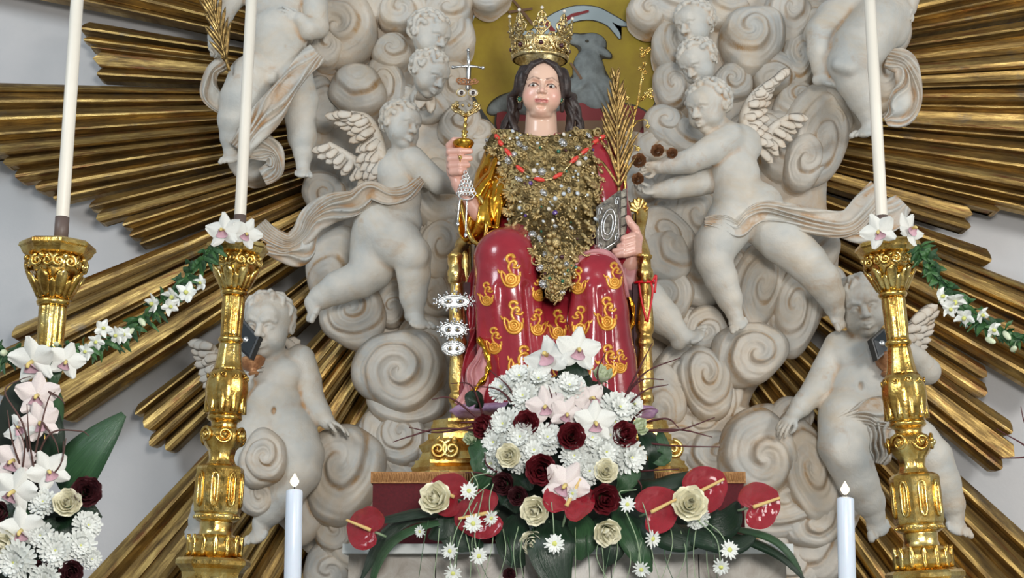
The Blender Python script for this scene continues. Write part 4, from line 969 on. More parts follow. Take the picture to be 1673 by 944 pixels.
# gilded scroll motifs painted in relief on the skirt
def motif(px, py, sc=1.0, flip=1, rot=0):
    mb = MB(); ca, sa = math.cos(math.radians(rot)), math.sin(math.radians(rot))
    def st(pts, r0, r1):
        q = catmull(np.array(pts, float), 5 * len(pts)); out = []
        for (x, y) in q:
            X, Y_ = px + sc * (flip * x * ca - y * sa), py + sc * (flip * x * sa + y * ca); w = on_skirt(X, Y_, .0006)
            if w is not None: out.append(w)
        if len(out) > 3:
            v, f = tube(out, np.linspace(r0, r1, len(out)) * sS * sc * 1.35, 6); mb.add(v, f)
    ring = lambda x, y, r: [(x + r * math.cos(a), y + r * math.sin(a)) for a in np.linspace(0, 6.4, 14)]
    st(ring(2, 14, 8), 1.9, 1.9); st(ring(2, 14, 4), 1.4, 1.4); st([(0, 14), (4, 14)], 1.5, 1.2)
    st([(-14, 0), (-13, 12), (-6, 24), (6, 26), (14, 18), (14, 8)], 1.2, 2.2); st([(-14, 0), (-8, 6), (-6, 12)], 1.0, 1.8); st([(-16, 4), (-20, -2)], 1.6, .8)
    st([(2, 4), (-2, -4), (0, -12), (6, -16), (10, -12), (6, -8)], 1.6, 2.2); st([(0, -12), (-5, -18), (-3, -24), (4, -25), (7, -20)], 1.6, 2.4); st([(4, -6), (12, -4), (16, -8)], 1.2, 1.8); st([(16, 2), (17, 10)], 1.6, 1.0)
    if mb.n: mb.obj('gold_motif', PGOLD, saint)
for q in ((833, 442, 1, 1), (838, 518, 1, 1), (884, 470, .8, -1, 8), (880, 526, .8, -1, 0), (848, 590, 1, 1, 20), (806, 556, .8, 1, 0), (794, 480, .7, 1, 0), (990, 512, 1, 1), (992, 590, 1, 1), (950, 524, .9, -1), (946, 458, .8, -1), (910, 530, .9, 1), (1002, 450, .8, 1), (906, 610, .8, 1), (952, 600, .9, -1), (1012, 590, .7, 1)): motif(*q)
# mantle at the sides with gilded hem, dusty pink lining
ribbon('mantle', saint, YS, [(984, 236, 8, 40), (1004, 270, 14, 42), (1006, 310, 14, 40), (1000, 352, 8, 40), (1004, 420, 0, 50), (1022, 500, 10, 50), (1028, 580, 20, 50), (1034, 690, 30, 60)], 3, 5, 7, RED, 61, 70)
ribbon('mantle', saint, YS, [(792, 420, 30, 30), (782, 480, 40, 44), (790, 540, 50, 50), (786, 600, 60, 60), (776, 670, 66, 66)], 3, 5, 7, RED, 62, 60)
ribbon('mantle_lining', saint, YS, [(790, 566, 114, 14), (784, 596, 118, 28), (776, 628, 120, 40), (768, 664, 120, 44)], 2, 3, 5, PINK, 63, 40)
ribbon('mantle_lining', saint, YS, [(1022, 424, 24, 40), (1026, 450, 20, 50), (1030, 500, 14, 24), (1034, 560, 14, 30), (1030, 600, 20, 20)], 2, 4, 6, PINK, 64, 50)
ribbon('mantle_lining', saint, YS, [(938, 432, 122, 12), (958, 416, 126, 15), (984, 414, 126, 16), (1004, 430, 118, 16), (1017, 456, 104, 14), (1024, 486, 88, 10)], 2, 1.5, 5, PINK, 65, 40)
for rows in ([(782, 552, 128), (794, 574, 134), (799, 596, 138), (792, 618, 140), (776, 636, 140), (762, 658, 138)], [(1016, 462, 70), (1030, 492, 60), (1034, 520, 56), (1026, 548, 62), (1024, 580, 64), (1030, 604, 62)]):
    r = catmull([PS(*q) for q in rows], 40); v, f = tube(r, [sS * (4.2 + 1.2 * math.sin(i * .8)) for i in range(40)], 8); obj('gilt_hem', v, f, GOLDS, saint)
# hands
def skin_obj(s, name):
    v, f = s.build(); n = len(v); base = np.tile(np.array(srgb(218, 172, 156)[:3]), (n, 1)); rr = np.sin(v[:, 0] * 90) * np.sin(v[:, 2] * 70) * .5 + .5
    return obj(name, v, f, SKIN, saint, col=base * (1 - .15 * rr[:, None]) + np.array(srgb(206, 136, 126)[:3]) * .15 * rr[:, None])
s = Sculpt(.0018, YS); s.k = .008
s.limb([(782, 348, 34, 15), (764, 324, 38, 14), (750, 300, 40, 12.5), (745, 286, 40, 12)])
s.blob(744, 262, 40, 13, 27, 10, 4); s.blob(738, 270, 42, 9, 20, 10, 6)
for i, (y, xt, dx) in enumerate(((246, 768, 0), (258, 768, 1), (269, 764, 2), (279, 759, 4))):
    s.limb([(734 + dx, y + 6 - 2 * i, 42, 6.6), (735 + dx, y + 2, 56, 6.4), (752, y + 1, 64, 6.2), (xt, y + 1 - i * .3, 58, 4.8)], .004)
s.limb([(738, 252, 38, 7.5), (735, 238, 44, 7), (742, 230, 52, 6.2), (752, 229, 56, 5)], .005)
skin_obj(s, 'hand')
s = Sculpt(.0018, YS); s.k = .008
s.limb([(1030, 430, 24, 15), (1034, 412, 30, 14)]); s.blob(1036, 396, 34, 13, 19, 11, -6)
s.limb([(1044, 390, 36, 7), (1038, 374, 42, 6.6), (1030, 364, 46, 6), (1026, 356, 46, 4.8)], .005)
for i, (y, xt) in enumerate(((386, 1018), (396, 1012), (404, 1004), (411, 1008))):
    s.limb([(1042, y + 2, 38, 6.8), (1034, y, 50, 6.6), (1020, y + 4, 56, 6), (xt, y + 6, 52, 4.6)], .004)
skin_obj(s, 'hand')
v, f = tube(catmull([PS(*q) for q in ((746, 250, 58), (751, 259, 72), (752, 268, 58), (747, 260, 50), (746, 250, 58))], 20), 1.2 * sS, 6); rg = obj('ring', v, f, GOLD); props(rg, 'small gold ring on the raised hand of the saint', 'ring'); v, f = sphere(PS(752, 257, 74), 3.4 * sS, 8, 6); 
LOC[rg.name] = np.array(rg.location); obj('ring_stone', v, f, GOLD, rg)

# ------------------------------------------------------------------ crown
crown = thing('crown', PS(882, 104, 20), 'tall pierced gold crown with pearls and dark stones on the head of the saint', 'crown')
CC = PS(882, 98, 8); CU = unit(np.array((.03, -.10, 1.0))); CX = unit(np.cross((0, 1, 0), CU)); CX = CX if CX[0] > 0 else -CX; CF = np.cross(CX, CU); CF = CF if CF[1] < 0 else -CF
def CP(th, h, r): return CC + CU * h * sS + (CX * math.sin(th) + CF * math.cos(th)) * r * sS
CR = lambda h: 45 + h * .07
mb = MB(); N = 72
prof = [(-2, 1.5), (0, 3.0), (3, 3.0), (5, 1.0), (9, .8), (16, .8), (24, .8), (27, 2.2), (30, 2.2), (31, .6)]
rows = []
for (h, o) in prof:
    for k in range(N): rows.append(CP(2 * math.pi * k / N, h, CR(h) + o))
for (h, o) in reversed(prof):
    for k in range(N): rows.append(CP(2 * math.pi * k / N, h, CR(h) - 2))
v = np.array(rows); f = grid_faces(len(prof) * 2, N, True); obj('band', v, f, JEWGOLD, crown)
beads = MB(); scr = MB(); stones = []
for k in range(44): v, f = sphere(CP(2 * math.pi * k / 44, 4.5, CR(4) + 2.4), 1.7 * sS, 7, 5); beads.add(v, f)
for k in range(44): v, f = sphere(CP(2 * math.pi * k / 44, 28.5, CR(28) + 2.6), 1.4 * sS, 6, 5); beads.add(v, f)
for k in range(8):
    th = 2 * math.pi * (k + .02) / 8
    fl = MB()
    def cst(pts, r): 
        q = catmull(np.array([CP(th + a / 50, h, CR(h) + o) for (a, h, o) in pts]), 4 * len(pts)); v, f = tube(q, r * sS, 6); fl.add(v, f)
    for e in (-1, 1):
        cst([(0, 30, 1), (e * 6, 36, 2), (e * 12, 42, 3), (e * 13, 49, 3), (e * 8, 52, 4), (e * 5, 47, 4)], 1.9); cst([(0, 32, 1), (e * 5, 44, 2), (e * 2, 54, 3), (e * 6, 60, 3), (e * 4, 66, 3), (0, 68, 3)], 1.6)
        cst([(e * 3, 8, 2), (e * 11, 12, 3), (e * 11, 22, 3), (e * 3, 25, 2)], 1.3); cst([(e * 13, 8, 2), (e * 18, 14, 3), (e * 14, 22, 3)], 1.4); cst([(e * 12, 30, 1), (e * 17, 36, 1), (e * 20, 31, 1)], 1.3)
    cst([(-9, 40, 2), (0, 39, 4), (9, 40, 2)], 2.2); cst([(0, 50, 3), (0, 60, 3), (0, 70, 3)], 2.0)
    for (a, h, r) in ((0, 47, 4.2), (0, 58, 3.2), (-7, 56, 2.3), (7, 56, 2.3), (0, 66, 2.4), (-12, 46, 2.2), (12, 46, 2.2), (19, 34, 2.6)): v, f = sphere(CP(th + a / 50, h, CR(h) + 3), r * sS, 8, 6); fl.add(v, f)
    fl.obj('fleuron', JEWGOLD, crown)
    v, f = sphere(CP(th, 74, CR(74) + 3), 3.0 * sS, 9, 7); obj('pearl', v, f, PEARL, crown)
    v, f = sphere(CP(th, 16, CR(16) + 2), 4.4 * sS, 10, 7); obj('dark_stone', v, f, GARNET, crown)
    for j in range(12): v, f = sphere(CP(th + 7.5 / 50 * math.cos(j * .5236), 16 + 7.5 * math.sin(j * .5236), CR(16) + 2), 1.5 * sS, 6, 5); beads.add(v, f)
    v, f = sphere(CP(th + math.pi / 8, 16, CR(16) + 2), 3.0 * sS, 8, 6); beads.add(v, f)
    for h in (46, 60): 
        if h == 46: v, f = sphere(CP(th, 47, CR(h) + 6), 2.0 * sS, 7, 5); obj('red_stone', v, f, GEMS[0], crown)
beads.obj('bead_border', JEWGOLD, crown)

# earrings
for (x, y, lb) in ((849, 162, 'green drop earring on the left side of the painted face'), (916, 163, 'green drop earring on the right side of the painted face')):
    e = thing('earring', PS(x, y + 5, 30), lb, 'earring', 'earrings of the saint')
    v, f = sphere(PS(x, y, 34), (3.6 * sS, 2.6 * sS, 4.2 * sS), 10, 7); obj('emerald_stone', v, f, EMER, e)
    mb = MB()
    for j in range(9): v, f = sphere(PS(x + 4.4 * math.cos(j * .698), y + 5 * math.sin(j * .698), 33), 1.2 * sS, 6, 5); mb.add(v, f)
    v, f = tube([PS(x, y - 5, 33), PS(x, y - 12, 30)], .7 * sS, 5); mb.add(v, f); mb.obj('setting', JEWGOLD, e)

# ------------------------------------------------------------------ bib of votive jewels
BIB = [(212, 812, 980), (222, 800, 994), (228, 798, 992), (240, 796, 990), (258, 800, 992), (290, 812, 988), (320, 824, 984), (345, 830, 976), (370, 836, 971), (385, 846, 968), (405, 862, 960), (425, 876, 944), (445, 886, 936), (470, 890, 930), (486, 898, 916), (493, 903, 908)]
by = [r[0] for r in BIB]
def bib_lr(y): return np.interp(y, by, [r[1] for r in BIB]), np.interp(y, by, [r[2] for r in BIB])
def neck(x): return 211 + 11 * max(0, 1 - ((x - 886) / 50) ** 2)
def bib_d(x, y):
    b = 56 - 34 * ((x - 890) / 100) ** 2 + 6 * math.sin((y - 222) / 200 * math.pi)
    return b + 16 * np.clip((y - 330) / 80, 0, 1) + .22 * max(0, abs(x - 890) - 0) * np.clip((y - 350) / 50, 0, 1) + 52 * np.clip((y - 345) / 55, 0, 1) ** 2 * (3 - 2 * np.clip((y - 345) / 55, 0, 1)) + 10 * np.clip((y - 400) / 60, 0, 1) * np.clip(1 - abs(x - 905) / 60, 0, 1)
bib = thing('jewelled_bib', PS(904, 494, 80), 'thick bib of gold votive jewels covering the chest of the saint', 'jewellery')
n1, n2 = 60, 30; rows = []
for i in range(n1):
    for j in range(n2):
        y = 211 + (493 - 211) * i / (n1 - 1); l, r = bib_lr(y); x = l + (r - l) * j / (n2 - 1); y = max(y, neck(x)); rows.append(PS(x, y, bib_d(x, y) + 1.5 * math.sin(x * .8) * math.sin(y * .7)))
v = np.array(rows); b = v + np.array((0, 10 * sS, 0)); N = n1 * n2; f = grid_faces(n1, n2); f += [(a + N, d + N, c + N, bb + N) for (a, bb, c, d) in f]
for i in range(n1 - 1):
    for j in (0, n2 - 1): a, c = i * n2 + j, (i + 1) * n2 + j; f.append((a, c, c + N, a + N) if j == 0 else (c, a, a + N, c + N))
obj('backing_cloth', np.vstack([v, b]), f, JEWDARK, bib)
def jewel_meshes():
    """small jewels in a local frame: x,y across, z outwards, unit radius"""
    out = []; rnd = random.Random(3)
    def star(n, r1, h, core, mat):
        mb = MB()
        for k in range(n): a = 2 * math.pi * k / n; v, f = sphere((.62 * math.cos(a), .62 * math.sin(a), .12), (r1, r1, h), 6, 4); mb.add(v, f)
        v, f = sphere((0, 0, .22), (core, core, .3), 8, 5); mb.add(v, f); out.append((mb, mat))
    star(6, .34, .22, .34, JEWGOLD); star(8, .25, .2, .42, JEWGOLD); star(5, .40, .2, .3, JEWDARK); star(10, .2, .2, .5, SILVER)
    mb = MB(); t = np.linspace(0, 2 * np.pi, 15); v, f = tube(np.stack([.75 * np.cos(t), .75 * np.sin(t), .25 + 0 * t], 1), .17, 6, False); mb.add(v, f); v, f = sphere((0, .8, .35), .32, 7, 5); mb.add(v, f); out.append((mb, JEWGOLD))       # ring
    mb = MB(); v, f = tube([(0, -1, .25), (0, 1, .25)], .2, 6); mb.add(v, f); v, f = tube([(-.62, .3, .25), (.62, .3, .25)], .2, 6); mb.add(v, f); v, f = sphere((0, .3, .35), .3, 7, 5); mb.add(v, f); out.append((mb, JEWGOLD))       # cross
    mb = MB()
    for k in range(7):
        a = -1.2 + 2.4 * k / 6; v, f = sphere((.55 * math.sin(a), .5 * math.cos(a) - .1, .15), (.16, .42, .16), 6, 4, np.array(((math.cos(a), math.sin(a), 0), (-math.sin(a), math.cos(a), 0), (0, 0, 1)))); mb.add(v, f)
    v, f = sphere((0, -.35, .2), (.2, .6, .2), 6, 4); mb.add(v, f); out.append((mb, JEWDARK))                                                                                              # filigree leaf
    mb = MB(); v, f = tube(spiral_pts(np.array((0, 0, .2)), np.array((1, 0, 0)), np.array((0, 1, 0)), .9, 1.6, 1, 24), .2, 6); mb.add(v, f); v, f = sphere((0, 0, .3), .3, 7, 5); mb.add(v, f); out.append((mb, JEWGOLD))    # scroll
    mb = MB(); v, f = sphere((0, -.2, .25), (.5, .7, .35), 8, 6); mb.add(v, f); v, f = tube([(0, .4, .3), (0, .95, .2)], .14, 5); mb.add(v, f); out.append((mb, JEWGOLD))                       # pendant drop
    return out
JM = []
for i, (mb, m) in enumerate(jewel_meshes()):
    v, f = mb.arrays(); me = mesh_np('jewel', v, f); me.materials.append(m); JM.append(me)
gv, gf = sphere((0, 0, .2), (.8, .8, .5), 8, 5); GM = []
for g in GEMS: me = mesh_np('gem', gv, gf); me.materials.append(g); GM.append(me)
JLEAF = JM[6].copy(); JLEAF.materials.clear(); JLEAF.materials.append(JEWGOLD); rnd = random.Random(12); used = []; LB = LOC[bib.name]
def put_jewel(me, x, y, r, nm='jewel', up=None, lift=0):
    d = bib_d(x, y); p = PS(x, y, d + lift); nx = PS(x + 3, y, bib_d(x + 3, y)) - p; ny = PS(x, y - 3, bib_d(x, y - 3)) - p
    n = unit(np.cross(nx, ny)); n = n if n[1] < 0 else -n
    R = basis(up if up is not None else V(rnd.uniform(-1, 1), -1 + rnd.uniform(-.6, .6)), n + V(0, rnd.uniform(-.3, .3), 0) * 0 + np.array((rnd.uniform(-.35, .35), 0, rnd.uniform(-.35, .35)))); o = link(nm, me, None, bib)
    M = Matrix([[R[i][j] * r * sS for j in range(3)] + [(p - LB)[i]] for i in range(3)] + [[0, 0, 0, 1]]); o.matrix_basis = M
big = [(836, 318, 20), (832, 345, 17), (838, 372, 17), (962, 300, 20), (958, 345, 20), (962, 372, 17), (956, 392, 15), (852, 392, 14), (806, 246, 15), (986, 240, 15), (870, 408, 15), (936, 420, 16), (912, 436, 16), (905, 470, 15), (904, 398, 24), (876, 350, 15), (930, 350, 16), (888, 260, 14), (972, 262, 14), (822, 280, 13)]
for i, (x, y, r) in enumerate(big): put_jewel(JLEAF if i not in (14, 12, 13) else JM[1], x, y, r, up=V(.8 * (x - 895), 60), lift=5); used.append((x, y, r * .95))
tries = 0
while len(used) < 286 and tries < 20000:
    tries += 1; y = rnd.uniform(214, 492); l, r_ = bib_lr(y); x = rnd.uniform(l - 3, r_ + 3); r = rnd.uniform(5.5, 11.5) * (1 if len(used) < 150 else .75)
    if y < neck(x) + 3 or any((x - a) ** 2 + (y - b) ** 2 < ((r + c) * .68) ** 2 for a, b, c in used): continue
    used.append((x, y, r))
    if rnd.random() < .27: put_jewel(rnd.choice((GM[0], GM[1], GM[2], GM[2], GM[3], GM[3], GM[4])), x, y, r * .6, 'gem', lift=3)
    else: put_jewel(rnd.choice(JM + [JM[3]]), x, y, r, lift=rnd.uniform(0, 4))
mb = MB()
for k in range(420):
    y = rnd.uniform(212, 492); l, r_ = bib_lr(y); x = rnd.uniform(l - 4, r_ + 4); y = max(y, neck(x)); p = PS(x, y, bib_d(x, y) + rnd.uniform(1, 4)); v, f = sphere(p, rnd.uniform(1.2, 2.6) * sS, 6, 4); mb.add(v, f)
props(mb.obj('small_beads', JEWGOLD, bib), kind='stuff')
mb = MB()
for k in range(90):
    i = rnd.random(); y = 226 + 262 * i; l, r_ = bib_lr(y); x = (l - rnd.uniform(0, 5)) if k % 2 else (r_ + rnd.uniform(0, 5)); v, f = sphere(PS(x, y, bib_d(x, y)), (rnd.uniform(1.5, 4) * sS, 2 * sS, rnd.uniform(2, 5) * sS), 6, 4); mb.add(v, f)
props(mb.obj('edge_drops', JEWDARK, bib), kind='stuff')
# coral necklace
nk = thing('coral_necklace', PS(896, 300, 70), 'necklace of long red coral beads hanging over the jewelled bib', 'necklace')
cb = [(812, 224), (818, 234), (830, 249), (850, 276), (881, 293), (911, 287), (938, 261), (955, 247), (973, 231), (984, 224)]
path = catmull([PS(x, y, bib_d(x, y) + 8) for x, y in cb], 80); v, f = tube(path, 1.5 * sS, 6); obj('cord', v, f, JEWGOLD, nk)
for i, (x, y) in enumerate(cb):
    a = np.array(cb[max(0, i - 1)], float); b = np.array(cb[min(len(cb) - 1, i + 1)], float); t = (b - a) / np.linalg.norm(b - a); L = 7.5 if 1 < i < 8 else 5
    c = PS(x, y, bib_d(x, y) + 8.5); v, f = sphere(c, (3.9 * sS, 3.9 * sS, L * 1.25 * sS), 10, 9, np.stack([unit(np.cross(V(*t), (0, 1, 0))), np.array((0, 1.0, 0)), V(*t)], 1)); obj('coral_bead', v, f, CORAL, nk)
    for e in (-1, 1): v, f = sphere(PS(x + t[0] * e * (L + 5), y + t[1] * e * (L + 5), bib_d(x, y) + 8.5), 2.3 * sS, 7, 5); obj('gold_bead', v, f, JEWGOLD, nk)

# ------------------------------------------------------------------ emblem held in the raised hand: dagger, eyes, small dish, stem
emb = thing('votive_emblem', PS(757, 240, 60), 'gold emblem with little dagger and pair of eyes in the raised hand', 'emblem')
DE = 56
def et(name, pts, r, mat=JEWGOLD, sides=7, parent=None): v, f = tube([PS(x, y, DE + d) for x, y, d in pts], np.asarray(r) * sS, sides); return obj(name, v, f, mat, parent or emb)
prof = [(0, 1), (1, 15), (4, 17.5), (6, 17.5), (12, 14), (18, 8), (22, 4)]
v, f = lathe(PS(757, 229, DE), PS(757, 260, DE), [(t * sS, r * sS) for t, r in prof], 24); obj('dish', v, f, GOLDS, emb)
v, f = lathe(PS(758, 230, DE), PS(762, 180, DE), [(t * sS, r * sS) for t, r in ((0, 4), (3, 3), (6, 3.5), (9, 5.5), (12, 3.2), (16, 6), (19, 3), (24, 2.6), (28, 4), (31, 2.2), (36, 2.6), (42, 3.2), (48, 2))], 14); obj('stem', v, f, GOLD, emb)
mb = MB()
for e in (-1, 1):
    for k in range(3):
        a0 = np.array((761 + e * 2, 190 - k * 3)); v, f = tube(catmull([PS(*q, DE + 4 - 3 * k) for q in ((a0[0], a0[1]), (a0[0] + e * 10, a0[1] - 6), (a0[0] + e * (20 - 3 * k), a0[1] - 12), (a0[0] + e * (18 - 2 * k), a0[1] - 18), (a0[0] + e * 10, a0[1] - 16))], 18), 2.0 * sS, 6); mb.add(v, f)
    for k in range(5): v, f = sphere(PS(761 + e * (5 + 4 * k), 172 + (k % 2) * 10, DE + 6), 3.0 * sS, 7, 5); mb.add(v, f)
mb.obj('leaf_cup', JEWGOLD, emb)
for e in (-1, 1):
    v, f = sphere(PS(763.5 + e * 9.5, 151.5, DE + 8), (7.4 * sS, 4 * sS, 5.6 * sS), 14, 9); ev = obj('votive_eye', v, f, EYEW, emb)
    v, f = sphere(PS(763.5 + e * 9.5, 151.5, DE + 10.5), (3.6 * sS, 2.4 * sS, 3.6 * sS), 10, 7); obj('pupil', v, f, IRIS, ev)
    t = np.linspace(0, 6.3, 22); v, f = tube([PS(763.5 + e * 9.5 + 8 * math.cos(a), 151.5 + 6.2 * math.sin(a), DE + 8.5) for a in t], .9 * sS, 5, False); obj('eye_rim', v, f, JEWGOLD, ev)
v, f = lathe(PS(764, 148, DE), PS(766, 106, DE), [(t * sS, r * sS) for t, r in ((0, 2), (2, 4), (38, 4), (42, 5))], 4); obj('blade', v, f, SILVER, emb)
mb = MB(); v, f = tube([PS(741, 110, DE), PS(752, 109, DE + 1), (PS(766, 108, DE + 2)), PS(778, 109, DE + 1), PS(788, 111, DE)], np.array((2.4, 1.6, 3, 1.6, 2.4)) * sS, 8); mb.add(v, f)
v, f = tube([PS(766, 108, DE), PS(765.5, 98, DE), PS(765, 90, DE), PS(765, 84, DE)], np.array((2.2, 3.0, 2, 2.4)) * sS, 8); mb.add(v, f)
for q in ((740, 110), (789, 111), (765, 82), (766, 108)): v, f = sphere(PS(*q, DE + 1), 3.2 * sS, 8, 6); mb.add(v, f)
mb.obj('hilt', SILVER, emb)
mb = MB()
for e in (-1, 1):
    for k in range(2): v, f = tube(spiral_pts(PS(763 + e * (5 + 8 * k), 133 - k, DE + 6), V(1, 0), V(0, 1), (6.5 - k) * sS, 1.4, e, 20), 1.4 * sS, 6); mb.add(v, f)
v, f = tube([PS(748, 137, DE + 5), PS(764, 138, DE + 7), PS(780, 136, DE + 5)], 1.3 * sS, 6); mb.add(v, f); mb.obj('little_crown', TARN, emb)

# silver filigree pendant hanging from the raised hand
fp = thing('filigree_pendant', PS(762, 372, 66), 'silver filigree pendant with two hanging chains below the raised hand', 'pendant')
mb = MB()
def fring(x, y, r, t=1.0, d=70): 
    a = np.linspace(0, 6.3, 14); v, f = tube([PS(x + r * math.cos(q), y + r * math.sin(q), d) for q in a], t * sS, 5, False); mb.add(v, f)
for row, (y, n) in enumerate(((282, 1), (289, 2), (296, 3), (303, 4), (310, 5), (316, 6))):
    for k in range(n): fring(761 + (k - (n - 1) / 2) * 5.2 + row * .2, y, 3.0, 1.1)
for (x, y) in ((761, 288), (754, 302), (768, 302), (750, 316), (772, 318), (761, 312)): v, f = sphere(PS(x, y, 72), 2.2 * sS, 7, 5); mb.add(v, f)
a = np.linspace(0, 6.3, 30); v, f = tube([PS(762 + 12 * math.cos(q), 320 + 6 * math.sin(q), 71) for q in a], 1.5 * sS, 6, False); mb.add(v, f)
mb.obj('filigree_plate', SILVER, fp)
for rows in ([(752, 324, 70), (749, 345, 70), (748, 362, 70)], [(763, 326, 72), (762, 350, 72), (761, 380, 72)]):
    v, f = tube(catmull([PS(*q) for q in rows], 12), 1.4 * sS, 6); c = obj('chain', v, f, SILVER, fp)
    v, f = sphere(PS(rows[-1][0], rows[-1][1] + 4, 71), (3 * sS, 2 * sS, 4.5 * sS), 8, 6); obj('drop', v, f, SILVER, c)

# ------------------------------------------------------------------ book, palm and lily in the other hand
book = thing('book', PS(1004, 400, 40), 'thick closed book in a dark engraved silver cover, upright in the hand of the saint', 'book')
b0 = np.array([PS(974, 420, 60), PS(1013, 396, 44), PS(1013, 310, 44), PS(974, 338, 60)])   # front cover corners
off = PS(1024, 392, 34) - PS(1013, 396, 44); off2 = PS(1024, 314, 34) - PS(1013, 310, 44)
def slab(q, w1, w2, name, mat, par, sh=0):
    q2 = q + np.array([w1, w1, w2, w2]); v = np.vstack([q, q2]); f = [(0, 1, 2, 3), (7, 6, 5, 4), (0, 4, 5, 1), (1, 5, 6, 2), (2, 6, 7, 3), (3, 7, 4, 0)]; return obj(name, v, f, mat, par, smooth=False)
nrm = unit(np.cross(b0[1] - b0[0], b0[3] - b0[0])); 
fc = slab(b0, off * .16, off2 * .16, 'front_cover', BOOKC, book)
ctr = b0.mean(0); inn = ctr + (b0 - ctr) * .95
slab(inn + off * .16, off * .70, off2 * .70, 'pages', BOOKP, book); slab(b0 + off * .86, off * .16, off2 * .16, 'back_cover', BOOKC, book)
mb = MB(); e1, e2 = b0[1] - b0[0], b0[3] - b0[0]; no = nrm if nrm[1] < 0 else -nrm
for (a, b, r) in ((.5, .5, .30), (.5, .5, .2)): t = np.linspace(0, 6.3, 22); v, f = tube([b0[0] + e1 * (a + r * math.cos(q)) + e2 * (b + r * math.sin(q)) + no * .0015 for q in t], 1.4 * sS, 5, False); mb.add(v, f)
for a in (.14, .86):
    for b in (.14, .86): v, f = tube(spiral_pts(b0[0] + e1 * a + e2 * b + no * .0015, e1 * .5, e2 * .5, .2, 1.3, 1, 18), 1.3 * sS, 5); mb.add(v, f)
v, f = tube([b0[0] + e1 * a + e2 * b + no * .001 for a, b in ((.06, .06), (.94, .06), (.94, .94), (.06, .94), (.06, .06))], 1.4 * sS, 5); mb.add(v, f); mb.obj('embossed_ornament', SILVER, fc)
for k in range(5): t = .12 + .19 * k; v, f = tube([b0[1] + e2 * t + off * .1, b0[1] + e2 * t + off * .95], 1.6 * sS, 6); obj('spine_band', v, f, BOOKC, book)
pl = thing('palm_branch', PS(1012, 320, 36), 'upright gilded palm branch rising from behind the book', 'palm frond')
leafy_palm(pl, YS, (1012, 330), (1006, 128), 66, 17, PALMG, 5.5, 34, spread=21)
lil = thing('gilded_lily_branch', PS(1020, 315, 30), 'thin golden flowering branch rising beside the palm', 'branch')
def lt(pts, r, par=lil, nm='twig'): v, f = tube(catmull([PS(x, y, 30) for x, y in pts], 30), np.linspace(r, r * .6, 30) * sS, 6); return obj(nm, v, f, GOLD, par)
lt([(1018, 330), (1026, 250), (1034, 200), (1042, 165), (1048, 130), (1052, 108)], 2.6, nm='stem'); lt([(1032, 210), (1042, 198), (1056, 196), (1058, 206)], 1.6); lt([(1041, 168), (1056, 158), (1062, 150)], 1.5); lt([(1036, 190), (1026, 166), (1022, 158)], 1.5); lt([(1024, 262), (1018, 236), (1018, 214)], 1.6); lt([(1026, 244), (1036, 238), (1042, 242)], 1.5)
for (x, y, r) in ((1053, 104, 4), (1050, 90, 5), (1056, 84, 5), (1060, 80, 4), (1048, 80, 3.6), (1046, 112, 4), (1054, 118, 4), (1050, 128, 3.4), (1062, 148, 5), (1056, 154, 5), (1064, 158, 4), (1050, 160, 4), (1024, 160, 4), (1020, 156, 4), (1038, 176, 3.4), (1058, 206, 4), (1018, 212, 4), (1020, 226, 4.4), (1042, 243, 4.4), (1030, 240, 4), (1024, 256, 4)):
    mb = MB()
    for k in range(5): a = k * 1.257; v, f = sphere(PS(x + r * .6 * math.cos(a), y + r * .6 * math.sin(a), 32), (r * .5 * sS, r * .35 * sS, r * .5 * sS), 6, 5); mb.add(v, f)
    v, f = sphere(PS(x, y, 34), r * .4 * sS, 6, 5); mb.add(v, f); mb.obj('blossom', GOLD, lil)
# ------------------------------------------------------------------ throne
thr = thing('throne', P(890, 760, 4.5), 'gilded carved throne with baluster posts and stepped base under the statue', 'throne')
def baluster(x0, y0, x1, y1, Y, prof, name='post', n=20, mod=None):
    """prof rows (fraction from the top, radius px)"""
    a, b = P(x0, y0, Y), P(x1, y1, Y); L = np.linalg.norm(b - a); s = S(Y)
    q = catmull(np.array(prof), len(prof) * 4); q[:, 0] = np.maximum.accumulate(q[:, 0])
    v, f = lathe(a, b, [(t * L, max(r, .5) * s) for t, r in q], n, mod); return obj(name, v, f, GOLDT, thr)
BP = [(0, 12), (.08, 14), (.10, 10), (.2, 11), (.3, 13), (.4, 14), (.44, 11), (.47, 14), (.5, 14), (.53, 11), (.62, 13), (.74, 15), (.8, 12), (.83, 15), (.86, 15), (.9, 11), (1, 13)]
YT = 4.52
leafm = lambda th, t: 1 + .06 * math.cos(8 * th)
lp = baluster(746, 440, 750, 690, YT, BP, mod=leafm); rp = baluster(1054, 440, 1052, 690, YT, BP, mod=leafm)
baluster(762, 390, 764, 640, 4.78, [(0, 8), (.5, 9), (1, 8)], 'rear_post'); baluster(1042, 350, 1044, 640, 4.78, [(0, 9), (.2, 11), (.3, 8), (1, 9)], 'rear_post')
def scroll(px, py, Y, R, w, hand, name='armrest_scroll', turns=1.6):
    mb = MB(); s = S(Y); c = P(px, py, Y)
    for k in range(2): v, f = tube(spiral_pts(c + np.array((0, w * (k - .5) * s, 0)), V(1, 0), V(0, 1), R * s, turns, hand, 34, start=math.pi * .5), w * .62 * s, 9); mb.add(v, f)
    v, f = sphere(c - np.array((0, w * s, 0)), R * .38 * s, 10, 7); mb.add(v, f); return mb.obj(name, GOLDT, thr)
